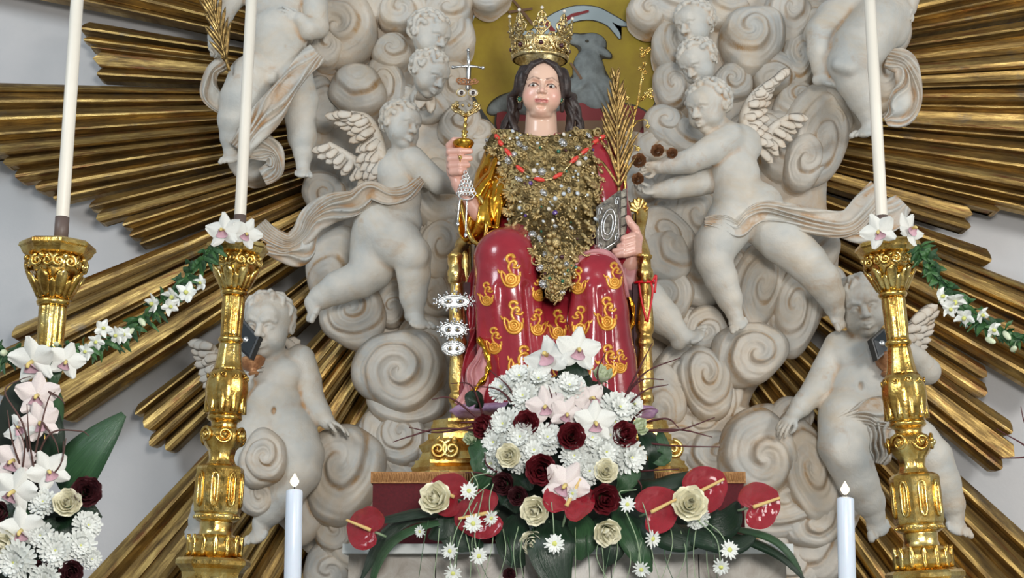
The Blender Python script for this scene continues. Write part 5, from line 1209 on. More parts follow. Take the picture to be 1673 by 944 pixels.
# arms: curved rails from the rear posts down to the front posts
for (pts, w) in (([(760, 392, 4.78), (752, 404, 4.68), (744, 420, 4.58), (742, 436, 4.52)], 10), ([(1044, 330, 4.78), (1048, 352, 4.74), (1046, 384, 4.68), (1050, 412, 4.58), (1054, 440, 4.52)], 10)):
    v, f = tube(catmull([P(*q) for q in pts], 30), [S(4.6) * (w + 2 * math.sin(i * .35)) for i in range(30)], 12); obj('arm_rail', v, f, GOLDT, thr)
for (x, y, Y) in ((744, 428, 4.50), (1053, 428, 4.50)):
    s_ = S(Y); v, f = lathe(P(x, y - 14, Y), P(x, y + 34, Y), [(t * s_, r * s_) for t, r in ((0, 9), (3, 13), (8, 12), (10, 10), (26, 11), (30, 13), (38, 13), (42, 10), (50, 11))], 4 if x > 900 else 16); obj('arm_block', v, f, GOLDT, thr)
mb = MB()
for k in range(7): a = -1.3 + k * .43; v, f = feather_mesh(P(1043, 346, 4.74), P(1043 + 18 * math.sin(a), 346 - 24 * math.cos(a) * 1.0, 4.72), 9 * S(4.7), (0, -1, .2), 3 * S(4.7)); mb.add(v, f)
mb.obj('leaf_finial', GOLDT, thr)
# back, side panels and seat; shade of the gaps put into their maroon
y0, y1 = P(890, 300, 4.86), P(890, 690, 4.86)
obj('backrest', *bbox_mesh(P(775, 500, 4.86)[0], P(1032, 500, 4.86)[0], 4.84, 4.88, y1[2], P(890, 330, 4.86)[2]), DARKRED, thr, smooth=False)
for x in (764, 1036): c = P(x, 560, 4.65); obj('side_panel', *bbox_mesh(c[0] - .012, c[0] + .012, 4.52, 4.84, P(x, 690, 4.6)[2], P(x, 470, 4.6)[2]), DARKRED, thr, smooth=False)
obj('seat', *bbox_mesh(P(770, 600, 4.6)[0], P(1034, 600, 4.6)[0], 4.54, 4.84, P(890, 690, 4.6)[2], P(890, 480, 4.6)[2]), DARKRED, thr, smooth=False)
# stepped base
YB = 4.37
ZBOX = P(890, 771, 4.26)[2]
def tier(x0, x1, ytop, ybot, grow, name, z0=None, yb=YB):
    """moulded slab with canted front corners"""
    zt = P(890, ytop, yb)[2]; zb = P(890, ybot, yb)[2] if z0 is None else z0; a, b = P(x0, ytop, yb)[0], P(x1, ytop, yb)[0]; cut = .05
    rows = []; prof = [(0, zt), (.0, zt - .2 * (zt - zb)), (grow, zt - .45 * (zt - zb)), (grow * .6, zt - .7 * (zt - zb)), (grow, zb)]
    for (g, z) in prof:
        for (x, y) in ((a - g, 4.9), (a - g, yb + cut), (a + cut, yb - g), (b - cut, yb - g), (b + g, yb + cut), (b + g, 4.9)): rows.append((x, y, z))
    f = grid_faces(len(prof), 6, True, True); f += [tuple(range(5, -1, -1))[::-1], tuple(range(6 * len(prof) - 1, 6 * len(prof) - 7, -1))]
    return obj(name, np.array(rows), f, GOLDT, thr, smooth=False)
tier(706, 1092, 683, 706, .006, 'upper_step'); tier(698, 1100, 706, 750, .03, 'cavetto_step'); tier(676, 1122, 750, 772, .012, 'lower_step', ZBOX)
for (x, hd) in ((716, 1), (738, -1), (1080, -1), (1100, 1)):
    v, f = tube(spiral_pts(P(x, 734, YB - .03), V(1, 0), V(0, 1), 15 * S(YB), 1.7, hd, 34, start=-1.6), 3.8 * S(YB), 8); obj('volute', v, f, GOLDT, thr)
mb = MB()
for k in range(16): x = 712 + k * 25; v, f = feather_mesh(P(x, 744, YB - .005), P(x + (6 if x < 900 else -6), 712, YB - .03), 13 * S(YB), (0, -1, 0), 3 * S(YB)); mb.add(v, f)
mb.obj('acanthus_band', GOLDT, thr)
# mauve cushion under the feet of the statue
cu = Sculpt(.005, 4.38); cu.blob(905, 672, 0, 168, 15, 60, 0, .01); cu.limb([(752, 672, 10, 11), (1060, 674, 10, 11)], .01)
v, f = cu.build(); c = obj('cushion', v, f, PURPLE); props(c, 'mauve brocade cushion on the throne base under the red robe', 'cushion')

# red ribbon round the right post
rb = thing('red_ribbon', P(1056, 520, 4.46), 'narrow red ribbon tied round the right throne post', 'ribbon')
t = np.linspace(0, 2 * np.pi, 30); a, s_ = P(1053, 462, YT), S(YT)
v, f = tube([a + np.array((16 * s_ * math.cos(q), 16 * s_ * math.sin(q), .004 * math.sin(q))) for q in t], 2.2 * s_, 6, False); obj('loop', v, f, RIBBON, rb)
for rows in ([(1044, 463), (1048, 490), (1056, 524)], [(1064, 462), (1066, 480), (1058, 526)], [(1066, 460), (1072, 450), (1070, 478)]): v, f = tube(catmull([P(*q, YT - 17 * s_) for q in rows], 16), 1.8 * s_, 6); obj('tail', v, f, RIBBON, rb)

# silver votive eyes hung on the left arm of the throne
EYES = [(742, 492, 33, 13, 'silver votive eye plate with a spiked frame, uppermost of three on the throne arm'), (740, 538, 25, 14, 'silver votive eye plate with a scalloped frame, middle one of three on the throne arm'), (741, 569, 21, 12, 'silver votive mask with two eyes, lowest of three on the throne arm')]
for i, (x, y, rx, ry, lb) in enumerate(EYES):
    Y = 4.40; s_ = S(Y); e = thing('votive_plate', P(x, y + ry, Y), lb, 'votive offering')
    mb = MB(); n = 40; v = [P(x + rx * .74 * math.cos(a), y + ry * .74 * math.sin(a) * abs(math.sin(a)) ** .25, Y - 2 * s_) for a in np.linspace(0, 2 * np.pi, n, endpoint=False)]; v += [p + np.array((0, 3 * s_, 0)) for p in v]
    mb.add(np.array(v), [tuple(range(n)), tuple(range(2 * n - 1, n - 1, -1))] + [(k, k + n, (k + 1) % n + n, (k + 1) % n) for k in range(n)]); pt = mb.obj('plate', SILVER, e, smooth=False)
    mb = MB()
    for k in range(26):
        a = 2 * math.pi * k / 26; r = 1.0 if (k % 2 or i == 2) else 1.06; v, f = sphere(P(x + rx * .86 * r * math.cos(a), y + ry * .95 * r * math.sin(a), Y - 2 * s_), (2.4 if i != 0 else 2.1) * s_, 7, 5); mb.add(v, f)
    if i < 2:
        for k in range(13): a = 2 * math.pi * k / 13; v, f = sphere(P(x + rx * 1.02 * math.cos(a), y + ry * 1.2 * math.sin(a), Y), 2.6 * s_, 7, 5); mb.add(v, f)
    t = np.linspace(0, 6.3, 34); v, f = tube([P(x + rx * .74 * math.cos(a), y + ry * .74 * math.sin(a), Y - 3 * s_) for a in t], 1.7 * s_, 6, False); mb.add(v, f); mb.obj('frame', SILVER, e)
    for q in (-1, 1):
        v, f = sphere(P(x + q * rx * .30, y, Y - 3 * s_), (rx * .22 * s_, 3 * s_, ry * .36 * s_), 12, 7); ee = obj('embossed_eye', v, f, SILVER, e)
        v, f = sphere(P(x + q * rx * .30, y, Y - 6 * s_), (rx * .08 * s_, 1.6 * s_, ry * .2 * s_), 8, 6); obj('embossed_pupil', v, f, JEWDARK, ee)
    v, f = tube([P(x, y - ry * 1.1, Y), P(x + 1, y - ry * 1.1 - 12, Y + .01)], 1.2 * s_, 5); obj('hook', v, f, SILVER, e)

# ------------------------------------------------------------------ pedestal box, marble block, altar below
zt = ZBOX; zb = P(890, 888, 4.04)[2]; x0, x1 = P(609, 800, 4.26)[0], P(1215, 800, 4.26)[0]
pb_ = thing('velvet_plinth', (0, 4.26, zb), 'low plinth covered in crimson velvet with a gold braid along its top edge', 'plinth')
obj('velvet_cover', *bbox_mesh(x0, x1, 4.26, 4.95, zb, zt - .03), VELVET, pb_, smooth=False)
v, f = bbox_mesh(x0 - .006, x1 + .006, 4.250, 4.956, zt - .034, zt); obj('gold_braid', v, f, TRIM, pb_, smooth=False)
mb = MB()
for k in range(150): x = x0 + (x1 - x0) * (k + .5) / 150; v, f = sphere((x, 4.248, zt - .017), (.0032, .003, .014), 5, 4); mb.add(v, f)
props(mb.obj('braid_stitches', TRIM, pb_), kind='stuff')
xm0, xm1 = P(562, 900, 4.08)[0], P(1292, 900, 4.08)[0]; zl = P(890, 905, 4.08)[2]
mbk = thing('marble_block', (0, 4.08, 0), 'grey veined marble block with a white marble ledge under the red plinth', 'altar step')
obj("ledge", *bbox_mesh(xm0, xm1, 4.04, 4.98, zl, zb), MARBLEW, mbk, smooth=False)
pn = 5
for k in range(pn): w = (xm1 - xm0 - .02) / pn; obj('marble_panel', *bbox_mesh(xm0 + .01 + w * k + .0015, xm0 + .01 + w * (k + 1) - .0015, 4.10, 4.96, 0.0, zl), MARBLE, mbk, smooth=False)
ZT = 1.45
at = obj('altar_table', *bbox_mesh(-2.1, 2.1, 2.7, 4.05, 0, ZT), MARBLEW, smooth=False); props(at, 'white marble altar table standing in front of the block, below the flowers', 'altar')

# ------------------------------------------------------------------ candlesticks
def octm(th, t=0):                                    # regular octagon outline
    a = (th + math.pi / 8) % (math.pi / 4) - math.pi / 8; return math.cos(math.pi / 8) / math.cos(a) * 1.05
def candlestick(xt, yt, xb, yb, Y, k, label, plain=False):
    """axis from the plate (top) down to pixel row yb; k = scale of the profile (1 = px of the left front stick)"""
    a, b = P(xt, yt, Y), P(xb, yb, Y); s = S(Y) * k; d = unit(b - a)
    zf = ZT; L = (a[2] - zf) / -d[2]; base = a + d * L
    c = thing('candlestick', base, label, 'candlestick', 'tall gilded candlesticks')
    def part(name, prof, n=32, mod=None, mat=GOLD, par=None, smooth=True):
        v, f = lathe(a, b, [(t * s, r * s) for t, r in prof], n, mod); return obj(name, v, f, mat, par or c, smooth=smooth)
    part('plate', [(0, 44), (3, 48), (8, 49), (10, 46), (13, 45), (18, 42), (22, 36), (26, 30)], 32, lambda th, t: octm(th), smooth=False)
    cap = part('capital', [(18, 30), (24, 34), (34, 33), (46, 27), (60, 22), (72, 19), (80, 18)], 32, lambda th, t: 1 + .06 * math.cos(8 * th))
    u = unit(np.cross(d, (0, 1, 0))); w = np.cross(d, u)
    for i in range(8):
        th = 2 * math.pi * i / 8 + .2; o = math.cos(th) * u + math.sin(th) * w; tn = -math.sin(th) * u + math.cos(th) * w
        for q in (-1, 1):
            v, f = tube(spiral_pts(a + d * 32 * s + o * 37 * s + tn * q * 8 * s, tn * q, d, 8.5 * s, 1.5, 1, 26, start=-1.5), 2.5 * s, 7); obj('volute', v, f, GOLD, cap)
        v, f = feather_mesh(a + d * 74 * s + o * 18 * s, a + d * 42 * s + o * 38 * s, 20 * s, o, 6 * s, 0, 8); obj('acanthus_leaf', v, f, GOLD, cap)
        v, f = sphere(a + d * 26 * s + o * 40 * s, (4.5 * s,) * 3, 8, 6); obj('rosette', v, f, GOLD, cap)
        o2 = math.cos(th + .39) * u + math.sin(th + .39) * w; v, f = feather_mesh(a + d * 78 * s + o2 * 17 * s, a + d * 54 * s + o2 * 31 * s, 14 * s, o2, 4 * s, 0, 7); obj('acanthus_leaf', v, f, GOLD, cap)
    part('collar', [(78, 17), (79, 21), (83, 22.5), (87, 21), (88, 18)], 28)
    part('fluted_shaft', [(86, 17.5), (92, 18.5), (120, 18), (150, 17), (158, 17)], 48, lambda th, t: 1 - .09 * max(0, math.cos(10 * th)) ** .6)
    part('collar', [(156, 16), (157, 19), (161, 20.5), (164, 19), (166, 16)], 28)
    if plain:
        part('plain_stem', [(164, 15), (180, 13), (400, 13), (L / s - 60, 15), (L / s - 40, 40), (L / s, 56)], 28); return c
    part('vase', [(164, 17), (172, 18), (190, 20), (206, 23), (216, 27)], 40, lambda th, t: 1 - .05 * max(0, math.cos(9 * th)))
    bl = part('bulb', [(210, 24), (218, 29), (230, 32), (244, 33), (260, 31), (276, 27), (284, 25)], 40, lambda th, t: 1 + .05 * abs(math.cos(5 * th)))
    for i in range(10):
        th = 2 * math.pi * (i + .5) / 10; o = math.cos(th) * u + math.sin(th) * w; tn = -math.sin(th) * u + math.cos(th) * w
        v, f = feather_mesh(a + d * 280 * s + o * 26 * s, a + d * 222 * s + o * 27 * s, 15 * s, o, 7 * s, 0, 9); obj('gadroon', v, f, GOLD, bl)
        v, f = tube(spiral_pts(a + d * 222 * s + o * 32 * s, tn, d, 5 * s, 1.3, 1 if i % 2 else -1, 18), 1.6 * s, 6); obj('scroll', v, f, GOLD, bl)
    part('collar', [(282, 22), (284, 27), (289, 28), (292, 25), (294, 21), (300, 20), (306, 22)], 28)
    kn = part('knop', [(302, 20), (306, 28), (316, 33), (324, 32), (332, 27), (340, 21), (352, 19), (360, 22), (366, 28)], 32, lambda th, t: 1 + .05 * math.cos(8 * th))
    for i in range(6):
        th = 2 * math.pi * i / 6 + .26; o = math.cos(th) * u + math.sin(th) * w; tn = -math.sin(th) * u + math.cos(th) * w; cc_ = a + d * 317 * s + o * 32 * s
        v, f = tube(spiral_pts(cc_, tn, d, 13.5 * s, 1.7, 1 if i % 2 else -1, 30), 3.0 * s, 7); obj('volute', v, f, GOLD, kn); v, f = sphere(cc_ + o * 2 * s, 5 * s, 9, 7); obj('boss', v, f, GOLD, kn)
    dr = part('drum', [(362, 26), (366, 34), (370, 36), (436, 35.5), (440, 33)], 32, lambda th, t: octm(th), smooth=False)
    for i in range(8):
        th = 2 * math.pi * i / 8 + math.pi / 8 * 0; o = math.cos(th) * u + math.sin(th) * w; tn = -math.sin(th) * u + math.cos(th) * w; R_ = 35.6
        for q in (-.0,):
            pts = [a + d * (380 + yy) * s + o * R_ * s + tn * xx * s for xx, yy in ((-5, 4), (-5, 40), (-3, 46), (0, 48), (3, 46), (5, 40), (5, 4), (3, -2), (0, -4), (-3, -2), (-5, 4))]
            v, f = tube(np.array(pts), 2.5 * s, 6, False); obj('fluted_frame', v, f, GOLD, dr)
            v, f = sphere(a + d * 402 * s + o * (R_ - 1) * s, (2.2 * s, 2.2 * s, 20 * s), 8, 7); obj('reed', v, f, GOLD, dr)
    part('collar', [(438, 30), (440, 35), (445, 36), (449, 33), (452, 28)], 36)
    mbd = MB()
    for i in range(34): th = 2 * math.pi * i / 34; v, f = sphere(a + d * 445 * s + (math.cos(th) * u + math.sin(th) * w) * 35.5 * s, 2.2 * s, 6, 5); mbd.add(v, f)
    mbd.obj('bead_ring', GOLD, c)
    part('neck', [(450, 27), (454, 26), (464, 25), (472, 27), (476, 32)], 28)
    g = part('gadroon_bulb', [(472, 28), (476, 36), (486, 43), (496, 43), (504, 38), (508, 34)], 40, lambda th, t: 1 + .03 * math.cos(14 * th))
    for i in range(14):
        th = 2 * math.pi * i / 14; o = math.cos(th) * u + math.sin(th) * w
        for q in (-1, 1):
            tn = -math.sin(th) * u + math.cos(th) * w; v, f = feather_mesh(a + d * 504 * s + o * 38 * s, a + d * 474 * s + o * 38 * s + tn * q * 7 * s + o * 3 * s, 9 * s, o, 6 * s, .25 * q, 8); obj('leaf', v, f, GOLD, g)
    part('base_plate', [(506, 34), (508, 52), (512, 56), (518, 56), (524, 50), (530, 46), (536, 45), (548, 45), (556, 52), (566, 58)], 32, lambda th, t: octm(th), smooth=False)
    part('foot', [(562, 56), (600, 62), (L / s - 20, 90), (L / s - 10, 100), (L / s, 100)], 32, lambda th, t: octm(th), smooth=False)
    return c
candlestick(389, 399, 350, 903, 3.92, 1.0, 'tall gilded candlestick with two orchids at its top, left of the throne')
candlestick(95, 398, 66, 760, 3.46, 1.20, 'tall gilded candlestick at the far left above the flower arrangement', True)
candlestick(1449, 398, 1508, 912, 3.90, 1.04, 'tall gilded candlestick with two orchids at its top, right of the throne')
def tall_candle(x0, y0, x1, y1, ysock, Y, r, label):
    a, b = P(x1, y1, Y), P(x0, y0, Y); s = S(Y); d = unit(b - a); h = np.linalg.norm(P(x1 + (x0 - x1) * .02, ysock, Y) - a); T_ = np.linalg.norm(b - a) + .12
    c = thing('tall_candle', a, label, 'candle', 'tall ivory candles')
    v, f = lathe(a, b, [(0, r * 1.02 * s), (h, r * 1.02 * s), (h + .001, r * .8 * s)], 24); obj('socket', v, f, SOCKET, c)
    v, f = lathe(a, b, [(h - .002, r * .9 * s), (h, r * .95 * s), (T_, r * .95 * s), (T_ + .004, r * .7 * s)], 24); obj('wax', v, f, CANDLE, c)
tall_candle(126, 0, 99, 397, 355, 3.46, 11.2, 'tall ivory candle on the far left candlestick')
tall_candle(411, 0, 390, 398, 352, 3.92, 10.0, 'tall ivory candle on the left candlestick beside the throne')
tall_candle(1421, 0, 1443, 397, 353, 3.90, 10.2, 'tall ivory candle on the right candlestick beside the throne')
def lit_candle(x0, y0, x1, Y, r, label):
    a = P(x0, y0, Y); b = P(x1, 944, Y); s = S(Y); d = unit(b - a); base = a + d * ((a[2] - ZT) / -d[2])
    c = thing('lit_candle', base, label, 'candle', 'lit white candles'); L = np.linalg.norm(base - a)
    v, f = lathe(a, base, [(0, r * .55 * s), (.002, r * .9 * s), (.006, r * s), (L, r * 1.04 * s)], 28); obj('wax', v, f, CANDLEW, c)
    v, f = tube([a + d * .002, a - d * .010], .0016, 6); obj('wick', v, f, BLACK, c)
    prof = [(0, 1.5), (3, 5), (7, 7.4), (10, 7), (14, 4.4), (18, 2), (21, .4)]
    v, f = lathe(a - d * .006, a - d * .2, [(t * s, rr * s * .95) for t, rr in prof], 14); obj('flame', v, f, FLAME, c)
lit_candle(481, 799, 478, 3.34, 13.2, 'lit white candle at the lower left, in front of the seated cherub')
lit_candle(1381, 812, 1384, 3.34, 13.4, 'lit white candle at the lower right, in front of the standing cherub')

# ------------------------------------------------------------------ small things in the hands of the cherubs
def floodlamp(corners, Y, depth, label):
    q = np.array([P(x, y, Y - d) for x, y, d in corners]); n = unit(np.cross(q[1] - q[0], q[3] - q[0])); n = n if n[1] > 0 else -n
    t = thing('floodlight', q[np.argmin(q[:, 2])], label, 'lamp', None); c = q.mean(0)
    v = np.vstack([q, q + n * depth]); f = [(0, 1, 2, 3), (7, 6, 5, 4), (0, 4, 5, 1), (1, 5, 6, 2), (2, 6, 7, 3), (3, 7, 4, 0)]; obj('housing', v, f, BLACK, t, smooth=False)
    g = c + (q - c) * .82; v = np.vstack([g - n * .003, g + n * .001]); obj('glass', v, f, GLASSD, t, smooth=False); v, f = sphere(c - n * .003, (.012, .006, .012), 10, 7); obj('bulb', v, f, SILVER, t)
floodlamp([(394, 518, .02), (423, 551, .05), (408, 586, .05), (386, 566, .02)], 4.98, .03, 'small black floodlight tilted before the face of the lower left cherub')
floodlamp([(1424, 554, .04), (1444, 536, .02), (1458, 566, .02), (1434, 588, .04)], 4.98, .03, 'small black floodlight beside the chin of the lower right cherub')
def bowl(px, py, Y, r, label, tilt=(0, 0)):
    s = S(Y); ax = V(tilt[0], 1, tilt[1]); o = P(px, py, Y); prof = [(-2, r), (0, r * 1.06), (3, r), (r * .5, r * .8), (r * .8, r * .4), (r * 1.0, r * .3), (r * 1.1, r * .42), (r * 1.2, r * .4)]
    v, f = lathe(o, o + ax, [(t * s, q * s) for t, q in prof], 24, lambda th, t: 1 + .04 * math.cos(9 * th)); b = obj('gilded_bowl', v, f, TARN); props(b, label, 'bowl')
bowl(412, 590, 5.0, 20, 'tarnished gilded bowl held to the chest of the lower left cherub', (.2, .3))
bowl(1454, 588, 4.99, 24, 'tarnished gilded bowl held at the shoulder of the lower right cherub', (-.3, .3))
# ------------------------------------------------------------------ flowers: each kind is modelled once in a local frame (z faces outwards)
MC = {}
def cached(key, fn, mat):
    if key not in MC:
        r = fn(); v, f = r[0], r[1]; me = mesh_np(key.split('#')[0], v, f, uv=r[2] if len(r) > 2 else None); me.materials.append(mat); MC[key] = me
    return MC[key]
def sheet(fn, nu, nv):
    """fn(u in -1..1, v in 0..1) -> point"""
    v = [fn(-1 + 2 * j / (nu - 1), i / (nv - 1)) for i in range(nv) for j in range(nu)]
    uv = [(i / (nv - 1), j / (nu - 1)) for i in range(nv) for j in range(nu)]
    return np.array(v, float), grid_faces(nv, nu), np.array(uv)
def merged(parts):
    mb = MB()
    for p in parts: mb.add(p[0], p[1])
    return mb.arrays()
def rz(v, a): c, s = math.cos(a), math.sin(a); return np.stack([v[:, 0] * c - v[:, 1] * s, v[:, 0] * s + v[:, 1] * c, v[:, 2]], 1)
def rose_petal(k, seed):
    rnd = random.Random(seed); w = (1.45, 1.25, 1.15, 1.0, .85)[k]; rb = (.15, .28, .42, .56, .68)[k]; zt = (.66, .64, .55, .42, .24)[k]; curl = (.0, .03, .07, .13, .22)[k]; p = rnd.uniform(0, 6)
    def fn(u, v):
        a = u * w * (.55 + .45 * math.sin(math.pi * min(1, .25 + .75 * v))); e = 1 - .30 * abs(u) ** 3 * v
        r = rb * (.45 + .75 * math.sin(v * math.pi * .62)) + curl * max(0, v - .62) ** 1.4 * 2.2 + .03 * math.sin(5 * u + p) * v
        z = -.55 + (zt + .55) * v * e - curl * max(0, v - .72) * .8 + .03 * math.sin(4 * u + p) * v
        return (r * math.cos(a), r * math.sin(a), z)
    return sheet(fn, 9, 8)
def rose_bud(seed):
    def fn(u, v):
        a = (u + 1) * math.pi * 2.6; r = .04 + .13 * (u + 1) / 2 * (1 - .25 * v * v) + .02; return (r * math.cos(a), r * math.sin(a), -.5 + 1.14 * v)
    return sheet(fn, 44, 5)
def mum_mesh(seed, n=(20, 19, 17, 13, 9), Ls=(1.0, .93, .82, .62, .42), el=(-6, 14, 34, 54, 74)):
    rnd = random.Random(seed); parts = []
    for l in range(len(n)):
        for k in range(n[l]):
            a = 2 * math.pi * (k + .5 * (l % 2)) / n[l] + rnd.uniform(-.08, .08); L = Ls[l] * rnd.uniform(.9, 1.06); e = math.radians(el[l] + rnd.uniform(-7, 7)); W_ = .125 * (1 - .06 * l)
            def fn(u, v):
                x = .1 + L * v; w = W_ * u * (.45 + .75 * math.sin(math.pi * min(.88, v * .8 + .12))); ee = e + .35 * (v - .4) * (1 if l < 3 else -1.2); return (x * math.cos(ee), w, x * math.sin(ee) * .75 + .05 * (1 - u * u) * -1 + .08 * l)
            v, f, _ = sheet(fn, 3, 5); parts.append((rz(v, a), f))
    return merged(parts)
def daisy_mesh(seed):
    rnd = random.Random(seed); parts = []
    for l in range(2):
        for k in range(12):
            a = 2 * math.pi * (k + .5 * l) / 12 + rnd.uniform(-.1, .1); L = (1.0, .8)[l] * rnd.uniform(.85, 1.05); e = rnd.uniform(-.15, .2) + .2 * l
            def fn(u, v): x = .15 + L * v; return (x * math.cos(e), .13 * u * math.sin(math.pi * min(.85, .15 + .7 * v)), x * math.sin(e) + .05 * l)
            v, f, _ = sheet(fn, 3, 4); parts.append((rz(v, a), f))
    return merged(parts)
def orchid_petal(L, Wd, cup, seed, ruffle=.04):
    p = seed * 1.7
    def fn(u, v):
        w = Wd * math.sin(math.pi * min(.93, .10 + .86 * v ** .85)) ** .8; return (.06 + L * v, w * u, cup * v * v - .10 * u * u * math.sin(3 * v) + ruffle * math.sin(5 * u + p + 4 * v) * v + .06 * (1 - abs(u)))
    return sheet(fn, 9, 9)
def orchid_lip():
    def fn(u, v):
        a = u * 1.9; r = .18 + .20 * v + .10 * max(0, v - .6) * 2 + .03 * math.sin(6 * u) * v; return (.05 + .42 * v + r * math.cos(a) * .35, r * math.sin(a) * .95, .55 - .30 * math.cos(a) * (1 - .4 * v) - .25 * v + .18 * max(0, v - .6))
    return sheet(fn, 13, 8)
def anth_spathe(seed):
    pts = []; nr, na = 9, 30; rows = []
    for i in range(nr):
        q = (i + .0) / (nr - 1)
        for j in range(na):
            a = 2 * math.pi * j / na; c = math.cos(a); s_ = math.sin(a)
            R = (1 + .34 * max(0, c) ** 6 - .66 * max(0, -c) ** 8) * (.98 + .14 * abs(s_))
            x, y = R * q * c, R * q * s_; rows.append((x + .15, y * .92, .14 * (y * y) * 1.6 + .04 * math.sin(9 * a) * q * q + .03 * math.sin(14 * q + 3 * a) - .10 * max(0, x) ** 2))
    return np.array(rows), grid_faces(nr, na, True)
def spadix_mesh():
    t = np.linspace(0, 1, 12); return tube(np.stack([-.05 + 1.12 * t, 0 * t, .10 + .42 * t], 1), .085 * (1 - .35 * t), 9)
def calyx(): return merged([sheet(lambda u, v, k=k: ((.20 + .55 * v) * math.cos(k * 1.257 + u * .28 * (1 - v)), (.20 + .55 * v) * math.sin(k * 1.257 + u * .28 * (1 - v)), -.55 - .15 * v), 3, 4)[:2] for k in range(5)] + [sphere((0, 0, -.5), (.26, .26, .2), 8, 6)])
def place(parent, me, L, pos, R, sz, name):
    o = link(name, me, None, parent); M = np.eye(4); M[:3, :3] = R * sz; M[:3, 3] = pos - L; o.matrix_basis = Matrix([list(map(float, r)) for r in M]); LOC[o.name] = L; return o
def fframe(face, roll):
    z = unit(face); up = np.array((0, 0, 1.0)); x = unit(np.cross(up, z)) if abs(z[2]) < .98 else np.array((1.0, 0, 0)); y = np.cross(z, x); a = math.radians(roll)
    return np.stack([x * math.cos(a) + y * math.sin(a), -x * math.sin(a) + y * math.cos(a), z], 1)
def rot2(R, a): c, s = math.cos(a), math.sin(a); return R @ np.array(((c, -s, 0), (s, c, 0), (0, 0, 1)))
FC = [0]
def flower(kind, px, py, r, Y, face, label, roll=0, stem=None):
    """r in px; face = (dx, dy) leaning in the picture; stem: px points for a visible stem"""
    FC[0] += 1; n = FC[0]; pos = P(px, py, Y); sz = r * S(Y); R = fframe(V(face[0], face[1], 1.0), roll or (n * 47) % 360 if kind not in ('orchid', 'orchidp', 'anth') else roll)
    nm, cat, grp = {'mum': ('chrysanthemum', 'flower', 'white chrysanthemums'), 'daisy': ('daisy', 'flower', 'small white hanging daisies'), 'rose': ('rose', 'flower', 'dark red roses'), 'cream': ('rose', 'flower', 'cream roses'), 'green': ('rose', 'flower', 'cream roses'), 'maroon': ('rose', 'flower', 'dark red roses'),
                    'orchid': ('orchid', 'flower', 'white orchids'), 'orchidp': ('orchid', 'flower', 'white orchids'), 'anth': ('anthurium', 'flower', 'red anthuriums'), 'bloom': ('garland_blossom', 'flower', 'white garland blossoms'), 'budg': ('garland_bud', 'flower', 'green garland buds'), 'gold': ('gilded_rose', 'flower', 'gilded roses')}[kind]
    t = thing(nm, pos, label, cat, grp); L = LOC[t.name]
    if kind == 'mum':
        place(t, cached('petals#mum%d' % (n % 4), lambda: mum_mesh(n % 4), MUM), L, pos, R, sz, 'petals'); place(t, cached('flower_eye#m', lambda: sphere((0, 0, .40), (.11, .11, .12), 8, 6), MUMC), L, pos, R, sz, 'flower_eye')
        place(t, cached('calyx', calyx, LEAF2), L, pos - R[:, 2] * sz * -.35, R, sz * .6, 'calyx')
    elif kind == 'daisy':
        place(t, cached('petals#daisy%d' % (n % 3), lambda: daisy_mesh(n % 3), MUM), L, pos, R, sz, 'petals'); place(t, cached('flower_eye#d', lambda: sphere((0, 0, .08), (.30, .30, .18), 9, 6), MUMC), L, pos, R, sz, 'flower_eye')
    elif kind in ('rose', 'cream', 'green', 'maroon', 'gold'):
        m = {'rose': ROSER, 'cream': ROSEC, 'green': ROSEG, 'maroon': ROSEM, 'gold': TARN}[kind]
        place(t, cached('bud#' + kind, lambda: rose_bud(0), m), L, pos, R, sz, 'bud')
        for k, c in enumerate((2, 3, 3, 4, 5) if kind not in ('green',) else (2, 3, 3, 4)):
            for i in range(c): place(t, cached('petal#%s%d%d' % (kind, k, i % 3), lambda: rose_petal(k, k * 5 + i % 3), m), L, pos, rot2(R, 2 * math.pi * (i + .37 * k) / c), sz * 1.05, 'petal')
        if kind != 'gold': place(t, cached('calyx', calyx, LEAF2), L, pos - R[:, 2] * sz * .05, R, sz, 'calyx')
    elif kind in ('orchid', 'orchidp'):
        m = ORCH if kind == 'orchid' else ORCHP
        for a, Lp, W_, cup, sd in ((90, 1.0, .34, .05, 1), (20, .98, .46, .10, 2), (160, .98, .46, .10, 3), (-48, .95, .34, .02, 4), (-132, .95, .34, .02, 5)):
            place(t, cached('petal#%s%d' % (kind, sd), lambda: orchid_petal(Lp, W_, cup, sd), m), L, pos, rot2(R, math.radians(a)), sz, 'petal')
        lp = place(t, cached('lip', orchid_lip, LIP), L, pos, rot2(R, math.radians(-90)), sz * .74, 'lip')
        place(t, cached('column', lambda: tube([(0, 0, .1), (.06, 0, .42), (.16, 0, .52)], (.10, .09, .06), 8), LIPC), L, pos, rot2(R, math.radians(-90)), sz, 'column')
    elif kind == 'anth':
        place(t, cached('spathe#%d' % (n % 2), lambda: anth_spathe(n % 2), ANTH), L, pos, R, sz, 'spathe'); place(t, cached('spadix', spadix_mesh, SPADIX), L, pos, R, sz * 1.05, 'spadix')
        v, f = tube([pos - R[:, 2] * .02 * 1 + R[:, 0] * -.1 * sz * 0, pos - R[:, 2] * sz * .9 - R[:, 0] * .3 * sz], .0036, 7); obj('stem', v, f, STEM, t)
    elif kind == 'bloom':
        for k in range(5):
            a = 72 * k + 90; place(t, cached('petal#bl%d' % (k % 2), lambda: orchid_petal(1.0, .38, .3 - .25 * (k % 2), 2 + k % 2, .06), MUM), L, pos, rot2(R, math.radians(a)), sz, 'petal')
        place(t, cached('throat', lambda: sphere((0, 0, .2), (.22, .22, .25), 8, 6), MUMC), L, pos, R, sz, 'throat')
    elif kind == 'budg':
